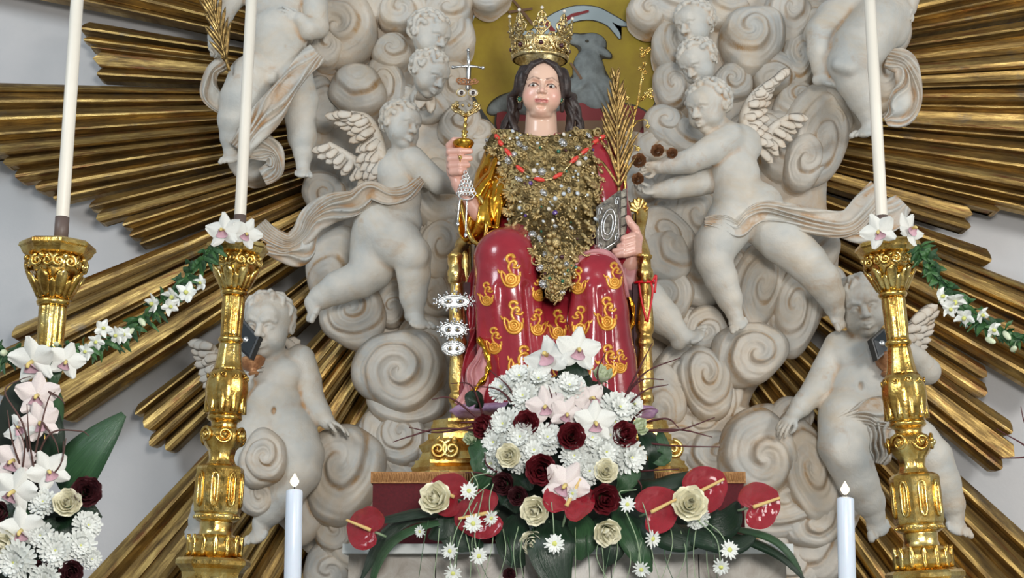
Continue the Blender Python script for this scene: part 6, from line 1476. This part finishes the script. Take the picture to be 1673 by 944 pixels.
        place(t, cached('bud#g', lambda: merged([sphere((0, 0, 0), (.42, .42, 1.0), 9, 7)]), LEAF2 if n % 2 else ROSEG), L, pos, R, sz, 'bud')
    if stem:
        q = [P(*w) if len(w) == 3 else P(w[0], w[1], Y + .01) for w in stem]; v, f = tube(catmull(np.array([pos - R[:, 2] * .004] + q), 16), .0017, 5); obj('stem', v, f, STEM, t)
    return t
def leaf(parent, pts, w, mat=None, fold=.25, facing=(0, 0, 1), name='leaf', tipw=.05, n=18, roll=0.0):
    """pts rows (px, py, Y); w = width px; a long leaf blade with a folded midrib"""
    p = catmull(np.array([P(*q) for q in pts]), n); t = np.gradient(p, axis=0); t /= np.linalg.norm(t, axis=1)[:, None]; fc = V(facing[0], facing[1], facing[2]); s = S(pts[0][2]); v = []; uv = []
    cs = [(-1, .0), (-.6, .45), (-.25, .85), (0, .72), (.25, .85), (.6, .45), (1, .0)]
    for side in (0, 1):
        for i in range(n):
            q = i / (n - 1); ww = w * s * .5 * (math.sin(math.pi * min(.97, .06 + .92 * q) ** .85) ** .75 + tipw * (1 - q)); nn = unit(fc - t[i] * (fc @ t[i])); sd = np.cross(t[i], nn); a = roll * q; sd, nn = sd * math.cos(a) + nn * math.sin(a), nn * math.cos(a) - sd * math.sin(a)
            for (x, z) in cs: v.append(p[i] + sd * x * ww + nn * ((z - .4) * fold * ww - side * .0012)); uv.append((q, x * .5 + .5))
    N = n * 7; f = grid_faces(n, 7); f += [(a_ + N, d + N, c + N, b + N) for (a_, b, c, d) in f]
    for i in range(n - 1):
        for j in (0, 6): a_, b = i * 7 + j, (i + 1) * 7 + j; f.append((a_, b, b + N, a_ + N))
    return obj(name, np.array(v), f, mat or LEAF, parent, uv=np.array(uv))
def twig(parent, pts, r, mat=None, name='twig'):
    q = catmull(np.array([P(*w) for w in pts]), 22); v, f = tube(q, np.linspace(r, r * .35, 22) * S(pts[0][2]), 6); return obj(name, v, f, mat or TWIG, parent)

# ------------------------------------------------------------------ central arrangement before the plinth
YC = 4.02
arr = thing('flower_arrangement', P(925, 886, 4.12), 'large central flower arrangement with dark leaves and red twigs in front of the plinth', 'flower arrangement')
s = Sculpt(.006, 4.13); s.k = .03; s.blob(925, 715, 0, 112, 100, 40); s.blob(920, 842, 6, 210, 44, 44); s.blob(925, 780, 4, 140, 70, 44); v, f = s.build(); obj('moss_core', v, f, MOSS, arr)
LV = [ # points (px,py,Y), width
 ([(770, 724, 4.00), (786, 742, 3.97), (790, 775, 3.97), (772, 800, 3.99)], 44, (-.3, 0, 1)), ([(800, 790, 4.0), (760, 830, 3.96), (722, 862, 3.95), (700, 878, 3.96)], 50, (-.2, -.5, 1)), ([(720, 842, 4.02), (670, 846, 3.99), (636, 866, 3.98), (612, 900, 3.98), (590, 946, 3.98)], 32, (0, -1, .7)),
 ([(740, 838, 4.0), (690, 836, 3.96), (640, 846, 3.95), (604, 852, 3.95)], 26, (0, -1, .8)), ([(760, 845, 3.98), (690, 858, 3.95), (640, 884, 3.94), (612, 930, 3.94), (604, 980, 3.95)], 26, (-.4, -1, .7)),
 ([(905, 850, 3.94), (900, 880, 3.90), (905, 920, 3.89), (925, 975, 3.9)], 74, (-.1, -.2, 1)), ([(850, 840, 3.98), (836, 870, 3.94), (840, 905, 3.93), (856, 925, 3.95)], 52, (-.3, -.2, 1)), ([(870, 830, 3.98), (880, 870, 3.95), (872, 915, 3.95)], 50, (.1, 0, 1)),
 ([(1010, 830, 3.98), (1030, 870, 3.93), (1050, 905, 3.92), (1064, 935, 3.94)], 48, (.3, -.2, 1)), ([(1030, 835, 3.98), (1070, 860, 3.94), (1110, 880, 3.92), (1150, 886, 3.93)], 56, (.1, -.6, 1)), ([(1120, 850, 4.0), (1160, 856, 3.95), (1190, 850, 3.95), (1206, 820, 3.97)], 54, (.1, -.3, 1)),
 ([(1090, 862, 3.98), (1150, 876, 3.92), (1200, 888, 3.93), (1236, 872, 3.95)], 46, (0, -.8, 1)), ([(1170, 858, 4.0), (1230, 868, 3.96), (1270, 884, 3.95), (1298, 915, 3.95), (1318, 960, 3.95)], 24, (.3, -1, .7)), ([(1180, 868, 3.98), (1230, 884, 3.95), (1280, 910, 3.94), (1318, 950, 3.94)], 30, (.3, -1, .7)),
 ([(960, 610, 4.04), (940, 625, 4.0), (936, 600, 4.0), (938, 572, 4.03)], 52, (0, 0, 1)), ([(1050, 700, 4.02), (1066, 722, 3.98), (1074, 745, 3.98), (1062, 768, 4.0)], 40, (.4, 0, 1)), ([(1010, 765, 4.0), (1030, 768, 3.96), (1020, 790, 3.95), (1005, 805, 3.97)], 34, (.2, -.4, 1)),
 ([(840, 765, 3.99), (856, 782, 3.96), (868, 800, 3.95)], 40, (-.3, 0, 1)), ([(780, 800, 3.98), (742, 850, 3.94), (750, 880, 3.94), (790, 890, 3.95)], 50, (-.2, -.2, 1)), ([(980, 845, 3.98), (1000, 890, 3.93), (990, 925, 3.94)], 44, (.1, 0, 1)), ([(945, 840, 3.99), (952, 880, 3.95), (946, 915, 3.96)], 50, (0, 0, 1)),
 ([(1040, 790, 4.0), (1080, 792, 3.97), (1110, 782, 3.97), (1130, 770, 3.99)], 32, (0, -.6, 1)), ([(790, 660, 4.05), (772, 650, 4.0), (764, 664, 4.0)], 30, (-.4, -.2, 1)), ([(820, 790, 3.97), (838, 812, 3.94), (846, 838, 3.95)], 46, (-.2, 0, 1)), ([(1060, 735, 4.0), (1084, 742, 3.98), (1078, 700, 3.99)], 34, (.4, 0, 1)),
]
for i, (pts, w, fc) in enumerate(LV): leaf(arr, pts, w, LEAF if i % 4 else LEAF2, .3, fc)
TW = [[(800, 700, 4.0), (740, 652, 3.95), (706, 652, 3.93)], [(800, 705, 4.0), (720, 700, 3.95), (672, 712, 3.93), (642, 722, 3.92)], [(800, 690, 4.0), (720, 706, 3.96), (668, 698, 3.94)], [(790, 680, 4.02), (770, 630, 3.98), (736, 626, 3.96)], [(850, 700, 4.0), (836, 640, 3.96), (800, 604, 3.94)], [(860, 690, 4.0), (820, 640, 3.95), (774, 630, 3.93)], [(830, 700, 4.02), (780, 690, 3.97), (752, 690, 3.95)],
      [(1010, 670, 4.0), (1040, 610, 3.95), (1066, 560, 3.92)], [(1000, 680, 4.0), (1050, 612, 3.96), (1112, 584, 3.93)], [(1010, 660, 4.0), (1046, 622, 3.96), (1084, 620, 3.94)], [(1000, 690, 4.0), (1050, 640, 3.96), (1092, 628, 3.94)], [(1030, 700, 4.0), (1100, 704, 3.95), (1168, 682, 3.92)], [(1030, 705, 4.0), (1110, 702, 3.95), (1164, 714, 3.93)], [(1030, 720, 4.0), (1100, 728, 3.95), (1176, 730, 3.92)], [(1050, 690, 4.0), (1090, 684, 3.96), (1110, 700, 3.95)], [(1030, 690, 4.02), (1050, 670, 3.98), (1072, 668, 3.97)],
      [(900, 690, 3.96), (904, 660, 3.93), (896, 630, 3.92)], [(905, 700, 3.96), (912, 670, 3.93), (908, 640, 3.92)], [(990, 660, 4.0), (976, 610, 3.97), (990, 575, 3.95)], [(810, 780, 3.97), (780, 772, 3.95), (760, 772, 3.95)], [(820, 775, 3.97), (796, 760, 3.94), (792, 740, 3.93)], [(1040, 770, 3.98), (1070, 768, 3.95), (1110, 766, 3.94)], [(1030, 770, 3.98), (1046, 790, 3.95), (1048, 800, 3.95)], [(870, 720, 3.94), (888, 706, 3.92), (904, 684, 3.92)]]
for q in TW: twig(arr, q, 2.1)
for i in range(34):
    x = 700 + i * 14 + (i * 37) % 11; y0 = 850 + (i * 13) % 30; twig(arr, [(x, y0, 3.93), (x + (i % 5 - 2) * 4, y0 + 40, 3.90), (x + (i % 7 - 3) * 6, 960, 3.90)], 1.1, STEM if i % 3 else LEAF2, 'grass_blade')
Yf = 3.94
FL = [ # kind, px, py, r, Y, face, label, roll
 ('mum', 822, 636, 23, 3.99, (-.5, -.4), 'white chrysanthemum at the upper left edge of the central bouquet', 0), ('mum', 850, 620, 26, 4.00, (-.2, -.5), 'white chrysanthemum at the top of the central bouquet, left of the tall white orchid', 0), ('mum', 880, 624, 24, 4.00, (0, -.5), 'white chrysanthemum just below the tall side-turned white orchid', 0),
 ('mum', 856, 648, 24, 3.97, (-.2, -.1), 'white chrysanthemum above the upper red rose, third row from the top', 0), ('mum', 930, 635, 27, 3.98, (.0, -.4), 'large white chrysanthemum below the upright spotted orchid', 0), ('mum', 1008, 668, 28, 3.98, (.4, -.2), 'white chrysanthemum at the upper right of the central bouquet', 0), ('mum', 1032, 662, 20, 4.0, (.7, -.2), 'small white chrysanthemum at the right rim of the central bouquet', 0), ('mum', 1002, 690, 20, 3.98, (.3, 0), 'white chrysanthemum above the right-hand red rose', 0),
 ('mum', 826, 694, 27, 3.96, (-.4, -.1), 'white chrysanthemum between two red roses on the left', 0), ('mum', 812, 722, 25, 3.96, (-.6, .1), 'white chrysanthemum above the cream rose on the left', 0), ('mum', 852, 714, 25, 3.93, (-.2, 0), 'white chrysanthemum in the middle of the left white cluster', 0), ('mum', 872, 736, 27, 3.93, (0, 0), 'white chrysanthemum right of the left cream rose', 0), ('mum', 894, 716, 25, 3.93, (0, -.1), 'white chrysanthemum left of the central red rose', 0), ('mum', 806, 756, 22, 3.97, (-.7, .3), 'white chrysanthemum at the lower left rim of the central bouquet', 0),
 ('mum', 966, 716, 25, 3.93, (.1, 0), 'white chrysanthemum right of the central red rose', 0), ('mum', 988, 738, 27, 3.93, (.2, .1), 'white chrysanthemum above the right cream rose', 0), ('mum', 976, 694, 22, 3.95, (.2, -.2), 'white chrysanthemum behind the hooded orchid', 0), ('mum', 1026, 746, 29, 3.95, (.5, .2), 'large white chrysanthemum at the lower right of the central bouquet', 0), ('mum', 962, 768, 22, 3.92, (.1, .2), 'white chrysanthemum between the lower orchid and the cream rose', 0), ('mum', 938, 744, 22, 3.92, (0, .1), 'white chrysanthemum below the central red rose', 0), ('mum', 994, 712, 22, 3.94, (.2, 0), 'white chrysanthemum left of the right-hand red rose', 0),
 ('mum', 846, 752, 20, 3.95, (-.2, .2), 'white chrysanthemum under the left cream rose', 0), ('mum', 800, 700, 18, 4.0, (-.7, 0), 'small white chrysanthemum behind the leftmost red rose', 0), ('mum', 918, 652, 20, 3.98, (0, -.2), 'white chrysanthemum at the centre top between two blush orchids', 0), ('mum', 1140, 846, 18, 3.90, (.2, .5), 'white chrysanthemum peeping out below the right cream rose', 0),
 ('rose', 860, 691, 22, 3.92, (-.1, -.1), 'dark red rose left of the blush orchids', 0), ('rose', 790, 697, 21, 3.97, (-.6, 0), 'dark red rose at the left rim of the central bouquet', 0), ('rose', 934, 712, 24, 3.89, (0, .0), 'dark red rose in the very middle of the central bouquet', 0), ('rose', 1020, 709, 23, 3.92, (.4, 0), 'dark red rose at the right of the central bouquet', 0), ('rose', 884, 767, 27, 3.88, (-.1, .2), 'large dark red rose above the lower anthuriums', 0), ('rose', 988, 815, 26, 3.88, (.2, .2), 'dark red rose between two red anthuriums', 0),
 ('maroon', 846, 810, 17, 3.90, (-.1, .1), 'small maroon rose beside the lower cream rose', 0), ('maroon', 822, 790, 20, 3.93, (-.4, .1), 'maroon rose half hidden among leaves on the lower left', 0), ('maroon', 832, 938, 11, 3.88, (0, .2), 'tiny maroon rosebud hanging at the bottom edge', 0),
 ('cream', 831, 744, 21, 3.91, (-.2, .1), 'cream rose in the left white cluster', 0), ('cream', 711, 813, 28, 3.89, (-.3, -.2), 'large cream rose before the far left anthurium on the red velvet', 0), ('cream', 874, 834, 25, 3.87, (-.3, .2), 'cream rose left of the central red anthurium', 0), ('cream', 990, 769, 21, 3.90, (.1, -.1), 'cream rose at the lower right of the white cluster', 0), ('cream', 1127, 822, 30, 3.87, (0, -.1), 'large cream rose before a red anthurium on the right', 0), ('cream', 992, 870, 24, 3.88, (.2, .5), 'cream rose hanging low right of the big pointed leaf', 0), ('cream', 870, 886, 21, 3.92, (-.2, .4), 'cream rose half hidden behind the big pointed leaf', 0), ('green', 770, 716, 16, 4.0, (-.6, -.2), 'pale cream rose at the far left behind the red rose', 0), ('green', 1044, 697, 19, 3.97, (.7, -.2), 'pale cream rose at the far right beside the red rose', 0), ('green', 984, 612, 21, 4.02, (.1, -.9), 'greenish white rosebud standing up beside the twigs', 0),
 ('orchid', 944, 572, 37, 3.98, (.15, -.05), 'white orchid with spotted lip standing highest before the red robe', -6), ('orchid', 897, 584, 42, 4.00, (-.6, -.5), 'tall white orchid turned sideways before the red robe', 20), ('orchidp', 892, 664, 32, 3.93, (-.2, 0), 'blush orchid left of centre above the red rose', 10), ('orchidp', 926, 676, 28, 3.92, (.1, .1), 'blush orchid at the centre above the middle red rose', -20), ('orchid', 972, 690, 34, 3.90, (.1, .1), 'hooded white orchid right of the middle red rose', 0), ('orchidp', 924, 792, 38, 3.87, (-.1, .1), 'large blush orchid above the central anthurium', -30), ('orchidp', 964, 652, 30, 3.97, (.3, -.2), 'blush orchid behind the hooded white orchid', 30), ('orchid', 905, 645, 22, 3.96, (0, -.2), 'small white orchid under the chrysanthemums at the top', 40),
 ('anth', 606, 866, 34, 3.88, (-.5, -.2), 'red anthurium at the far left with spadix pointing left', 160), ('anth', 742, 812, 34, 3.93, (-.3, -.1), 'red anthurium mostly hidden behind the left cream rose', 150), ('anth', 796, 838, 38, 3.90, (-.2, .1), 'red anthurium on the lower left behind hanging daisies', 190), ('anth', 926, 828, 40, 3.86, (.0, -.7), 'red anthurium at the bottom centre with upright spadix', 60), ('anth', 1064, 836, 36, 3.88, (.2, .0), 'red anthurium on the lower right with spadix raised right', 28), ('anth', 1142, 803, 36, 3.91, (.2, .0), 'red anthurium behind the right cream rose', 28), ('anth', 1230, 828, 36, 3.88, (.3, .0), 'red anthurium at the far right with spadix pointing right', 20),
 ('daisy', 766, 802, 13, 3.86, (0, -.1), 'small white daisy over the left leaves, nearest the left cream rose', 0), ('daisy', 773, 855, 14, 3.86, (0, .1), 'small white daisy in front of the lower left anthurium', 0), ('daisy', 802, 846, 12, 3.86, (.6, .4), 'small white daisy turned aside on the lower left anthurium', 0), ('daisy', 735, 900, 12, 3.87, (-.2, .3), 'small white daisy left on the marble, above the bottom edge', 0), ('daisy', 782, 908, 13, 3.87, (.3, .3), 'small white daisy on the marble below the lower left anthurium', 0), ('daisy', 906, 888, 15, 3.84, (0, 0), 'small white daisy in front of the big pointed leaf', 0), ('daisy', 1025, 824, 12, 3.84, (-.2, -.1), 'small white daisy right of the lower red rose', 0), ('daisy', 1066, 880, 14, 3.86, (.7, .3), 'small white daisy turned aside below the right anthurium', 0), ('daisy', 1048, 930, 13, 3.86, (-.2, .5), 'small white daisy low on the marble under the right leaves', 0), ('daisy', 1192, 898, 14, 3.87, (.1, 0), 'small white daisy on the right end of the marble', 0), ('daisy', 1178, 926, 13, 3.87, (-.2, .5), 'small white daisy lowest on the right end of the marble', 0), ('daisy', 740, 936, 13, 3.87, (0, .5), 'small white daisy lowest on the left of the marble', 0), ('daisy', 686, 868, 9, 3.90, (-.5, .2), 'tiny white daisy beside the left strap leaves', 0), ('daisy', 936, 806, 9, 3.85, (-.6, .2), 'tiny white daisy beside the lower blush orchid', 0),
]
STEMS = {(766, 802): [(772, 780), (800, 772)], (773, 855): [(768, 820), (800, 790)], (802, 846): [(800, 815), (806, 790)], (735, 900): [(748, 860), (780, 800), (770, 770)], (782, 908): [(776, 870), (790, 800)], (906, 888): [(904, 850), (901, 820)], (1025, 824): [(1012, 804), (1040, 800)], (1066, 880): [(1056, 840), (1046, 810)], (1048, 930): [(1040, 880), (1020, 830)], (1192, 898): [(1176, 870), (1150, 850)], (1178, 926): [(1170, 880), (1140, 850)], (740, 936): [(752, 880), (780, 820)]}
for (k, x, y, r, Y, fc, lb, rl) in FL: flower(k, x, y, r, Y, fc, lb, rl, stem=STEMS.get((x, y)))

# ------------------------------------------------------------------ arrangement at the lower left corner
ar2 = thing('flower_arrangement', P(40, 1030, 3.2), 'flower arrangement at the lower left corner with a broad pointed leaf and thin twigs', 'flower arrangement')
s = Sculpt(.006, 3.2); s.k = .03; s.blob(20, 880, 0, 84, 90, 50); s.blob(40, 960, 0, 60, 90, 50); s.blob(30, 720, -6, 40, 100, 30); v, f = s.build(); obj('moss_core', v, f, MOSS, ar2)
for pts, w, fc, m in [([(100, 800, 3.16), (118, 770, 3.14), (150, 730, 3.13), (202, 676, 3.13)], 88, (-.3, -.2, 1), LEAF2), ([(60, 840, 3.14), (110, 826, 3.10), (140, 830, 3.1), (166, 846, 3.11)], 36, (.2, -.6, 1), LEAF), ([(92, 640, 3.2), (86, 680, 3.16), (88, 740, 3.16)], 34, (.5, 0, 1), LEAF2), ([(70, 770, 3.14), (90, 720, 3.12), (92, 668, 3.12)], 30, (.3, 0, 1), LEAF), ([(20, 860, 3.1), (60, 870, 3.08), (90, 900, 3.08)], 50, (.2, -.4, 1), LEAF), ([(100, 830, 3.12), (120, 860, 3.1), (110, 910, 3.1)], 46, (.3, 0, 1), LEAF), ([(50, 800, 3.12), (40, 840, 3.08), (60, 880, 3.08)], 34, (0, 0, 1), LEAF2), ([(10, 800, 3.12), (30, 830, 3.1), (20, 870, 3.1)], 40, (-.1, 0, 1), LEAF), ([(90, 850, 3.1), (60, 900, 3.07), (70, 940, 3.07)], 40, (.2, 0, 1), LEAF), ([(80, 566, 3.24), (88, 600, 3.2), (84, 640, 3.2)], 26, (.2, 0, 1), LEAF2)]: leaf(ar2, pts, w, m, .22, fc)
for q in ([(50, 790, 3.1), (40, 700, 3.06), (8, 640, 3.05), (34, 620, 3.05), (50, 615, 3.05)], [(50, 780, 3.1), (66, 700, 3.05), (80, 650, 3.05), (90, 640, 3.05)], [(40, 780, 3.1), (20, 720, 3.05), (12, 670, 3.04)], [(60, 790, 3.1), (48, 720, 3.04), (44, 660, 3.04)], [(50, 780, 3.1), (80, 710, 3.06), (130, 704, 3.06), (146, 712, 3.06)], [(60, 800, 3.1), (98, 760, 3.07), (104, 720, 3.08)], [(70, 690, 3.1), (90, 720, 3.06), (96, 740, 3.06)], [(30, 800, 3.1), (40, 730, 3.05), (22, 690, 3.05)], [(80, 640, 3.12), (98, 650, 3.1), (106, 660, 3.1)], [(100, 760, 3.1), (104, 740, 3.07), (108, 716, 3.07)]): twig(ar2, q, 2.0, TWIGB)
FL2 = [('orchid', 54, 590, 40, 3.16, (-.2, .4), 'white orchid hanging from the garland at the far left', 5), ('orchid', 108, 590, 30, 3.17, (.3, .2), 'smaller white orchid with purple throat beside the far left one', -15), ('orchidp', 62, 646, 36, 3.12, (.1, .1), 'blush orchid with magenta lip, uppermost on the left orchid stem', 0), ('orchidp', 66, 690, 32, 3.10, (.2, .1), 'blush orchid below the uppermost one on the left stem', 20), ('orchidp', 24, 752, 36, 3.08, (-.1, .1), 'blush orchid with bright magenta lip at the left edge', -10), ('orchid', 80, 770, 34, 3.08, (.3, .0), 'white orchid beside the broad pointed leaf', 30), ('orchid', 24, 802, 38, 3.06, (-.1, .2), 'white orchid at the left edge above the dark leaves', -20), ('orchid', 36, 866, 36, 3.03, (0, .2), 'white orchid in the middle of the lower left arrangement', 10), ('orchid', 34, 700, 28, 3.1, (-.3, -.2), 'pale orchid half hidden at the left frame edge', 40),
 ('maroon', 141, 803, 26, 3.07, (.4, 0), 'maroon rose at the base of the broad pointed leaf', 0), ('cream', 110, 821, 24, 3.05, (.2, -.2), 'cream rose right below the maroon rose at the lower left', 0), ('cream', 6, 892, 26, 3.03, (-.2, .0), 'cream rose cut by the left frame edge', 0), ('maroon', 116, 934, 20, 3.04, (.3, .2), 'maroon rose at the bottom of the lower left arrangement', 0), ('maroon', -2, 836, 18, 3.05, (-.2, 0), 'maroon rose peeping in at the left frame edge', 0), ('maroon', 66, 930, 16, 3.03, (0, .3), 'maroon rose at the bottom between white chrysanthemums', 0),
 ('mum', 72, 822, 22, 3.07, (.1, -.2), 'white chrysanthemum left of the lower left cream rose', 0), ('mum', 142, 858, 22, 3.07, (.6, 0), 'white chrysanthemum at the right rim of the lower left arrangement', 0), ('mum', 130, 890, 24, 3.05, (.5, .1), 'white chrysanthemum low on the right of the lower left arrangement', 0), ('mum', 92, 898, 26, 3.03, (.2, .1), 'white chrysanthemum in the lower middle of the left arrangement', 0), ('mum', 28, 916, 30, 3.02, (-.1, .2), 'large white chrysanthemum at the bottom left corner', 0), ('mum', 68, 874, 20, 3.04, (.1, .1), 'small white chrysanthemum beside the middle orchid', 0), ('mum', 74, 944, 22, 3.02, (.1, .3), 'white chrysanthemum cut by the bottom edge at the left', 0), ('mum', 148, 912, 16, 3.06, (.7, .2), 'small white chrysanthemum lowest on the right rim', 0), ('green', 8, 762, 18, 3.12, (-.2, -.3), 'pale green rosebud at the left frame edge', 0)]
for (k, x, y, r, Y, fc, lb, rl) in FL2: flower(k, x, y, r, Y, fc, lb, rl)

# ------------------------------------------------------------------ orchids on the candlesticks
for (x, y, r, Y, fc, rl, lb) in ((366, 377, 31, 3.80, (-.2, -.1), 6, 'white orchid with pink spotted lip, left one on the left candlestick'), (402, 382, 26, 3.81, (.4, .1), -20, 'smaller white orchid, right one on the left candlestick'), (1436, 378, 30, 3.78, (-.5, .2), 20, 'white orchid with magenta lip, left one on the right candlestick'), (1486, 374, 30, 3.79, (.8, -.2), -30, 'white orchid seen from the side, right one on the right candlestick')): flower('orchid', x, y, r, Y, fc, lb, rl)

# ------------------------------------------------------------------ garlands
def garland(name_lb, path, blooms, n_leaf, seed, side):
    g = thing('garland', P(*path[-1]), name_lb, 'garland'); rnd = random.Random(seed); q = catmull(np.array([P(*w) for w in path]), 60); v, f = tube(q, .004, 6); obj('stem', v, f, LEAF3, g)
    pp = catmull(np.array(path, float), n_leaf)
    for i in range(n_leaf):
        a = rnd.uniform(0, 2 * math.pi) if rnd.random() < .55 else rnd.uniform(.2, 2.6); L = rnd.uniform(14, 34); x, y, Y = pp[i]; dx, dy = L * math.cos(a), L * math.sin(a) * .9
        leaf(g, [(x, y, Y), (x + dx * .5 + rnd.uniform(-3, 3), y + dy * .5, Y - .02), (x + dx, y + dy + 4, Y - .02 + rnd.uniform(-.02, .02))], rnd.uniform(6, 11), LEAF3 if rnd.random() < .7 else LEAF2, .25, (rnd.uniform(-.6, .6), rnd.uniform(-.6, .4), 1), 'leaflet', n=7)
    for (k, x, y, r, lb) in blooms:
        j = np.argmin((pp[:, 0] - x) ** 2 + (pp[:, 1] - y) ** 2); flower(k, x, y, r, pp[j, 2] - .05, (rnd.uniform(-1, 1), rnd.uniform(-.1, 1.3)), lb, rnd.uniform(1, 300), stem=[tuple(pp[j])])
garland('green leafy garland with white blossoms strung between the two left candlesticks', [(-20, 582, 3.3), (40, 572, 3.3), (100, 572, 3.34), (160, 562, 3.45), (215, 535, 3.55), (265, 490, 3.65), (310, 446, 3.75), (352, 396, 3.84)],
        [('bloom', 168, 536, 15, 'white blossom on the left garland above the lowest cluster'), ('bloom', 190, 548, 15, 'white blossom on the left garland, low middle'), ('bloom', 157, 558, 14, 'white blossom on the left garland beside the orchids'), ('bloom', 203, 546, 13, 'white blossom on the left garland right of its low middle'), ('budg', 232, 526, 12, 'pale green bud halfway up the left garland'), ('bloom', 250, 496, 16, 'white blossom halfway up the left garland'), ('bloom', 282, 484, 17, 'white blossom on the upper left garland, lower of two'), ('bloom', 278, 500, 15, 'white blossom hanging under the upper left garland'), ('bloom', 305, 478, 18, 'large white blossom on the upper left garland'), ('bloom', 328, 462, 13, 'white blossom nearest the left candlestick capital'), ('budg', 213, 542, 10, 'green bud on the left garland between blossoms'), ('budg', 92, 562, 11, 'green bud on the left garland by the far left candlestick'), ('bloom', 140, 574, 14, 'white blossom on the left garland above the smaller orchid'), ('budg', 6, 576, 14, 'green bud of the left garland at the frame edge')], 170, 3, 1)
garland('green leafy garland with white blossoms trailing right from the right candlestick', [(1500, 400, 3.82), (1520, 435, 3.78), (1550, 470, 3.74), (1590, 508, 3.7), (1630, 535, 3.66), (1690, 556, 3.62)],
        [('bloom', 1538, 484, 16, 'white blossom first on the right garland from the candlestick'), ('bloom', 1560, 492, 19, 'large white blossom second on the right garland'), ('bloom', 1552, 504, 15, 'white blossom hanging below the large one on the right garland'), ('bloom', 1576, 518, 17, 'white blossom in the middle of the right garland'), ('bloom', 1604, 514, 14, 'white blossom above the greenish buds on the right garland'), ('bloom', 1622, 538, 15, 'white blossom furthest along the right garland'), ('budg', 1618, 556, 12, 'green bud hanging from the right garland'), ('budg', 1645, 548, 12, 'green bud near the right frame edge'), ('budg', 1656, 570, 11, 'green bud lowest at the right frame edge')], 130, 5, -1)
# twigs reaching in from an arrangement outside the right edge
tr = thing('red_twigs', P(1700, 740, 3.6), 'thin dark red twigs reaching in at the right frame edge', 'twigs')
for q in ([(1700, 750, 3.6), (1672, 726, 3.6), (1648, 712, 3.6), (1628, 700, 3.62)], [(1700, 744, 3.6), (1660, 748, 3.6), (1632, 748, 3.62)], [(1690, 720, 3.6), (1674, 690, 3.6), (1668, 664, 3.6)]): twig(tr, q, 1.8)

# gilded roses offered by the right cherub
for (x, y, r, lb) in ((1044, 262, 13, 'gilded rose in the outstretched hand of the right cherub'), (1074, 246, 12, 'gilded rose above the wrist of the right cherub'), (1098, 250, 10, 'small gilded rose on the forearm of the right cherub'), (1042, 292, 11, 'gilded rose between both hands of the right cherub')): flower('gold', x, y, r, 4.88, (-.2, 0), lb, 0)
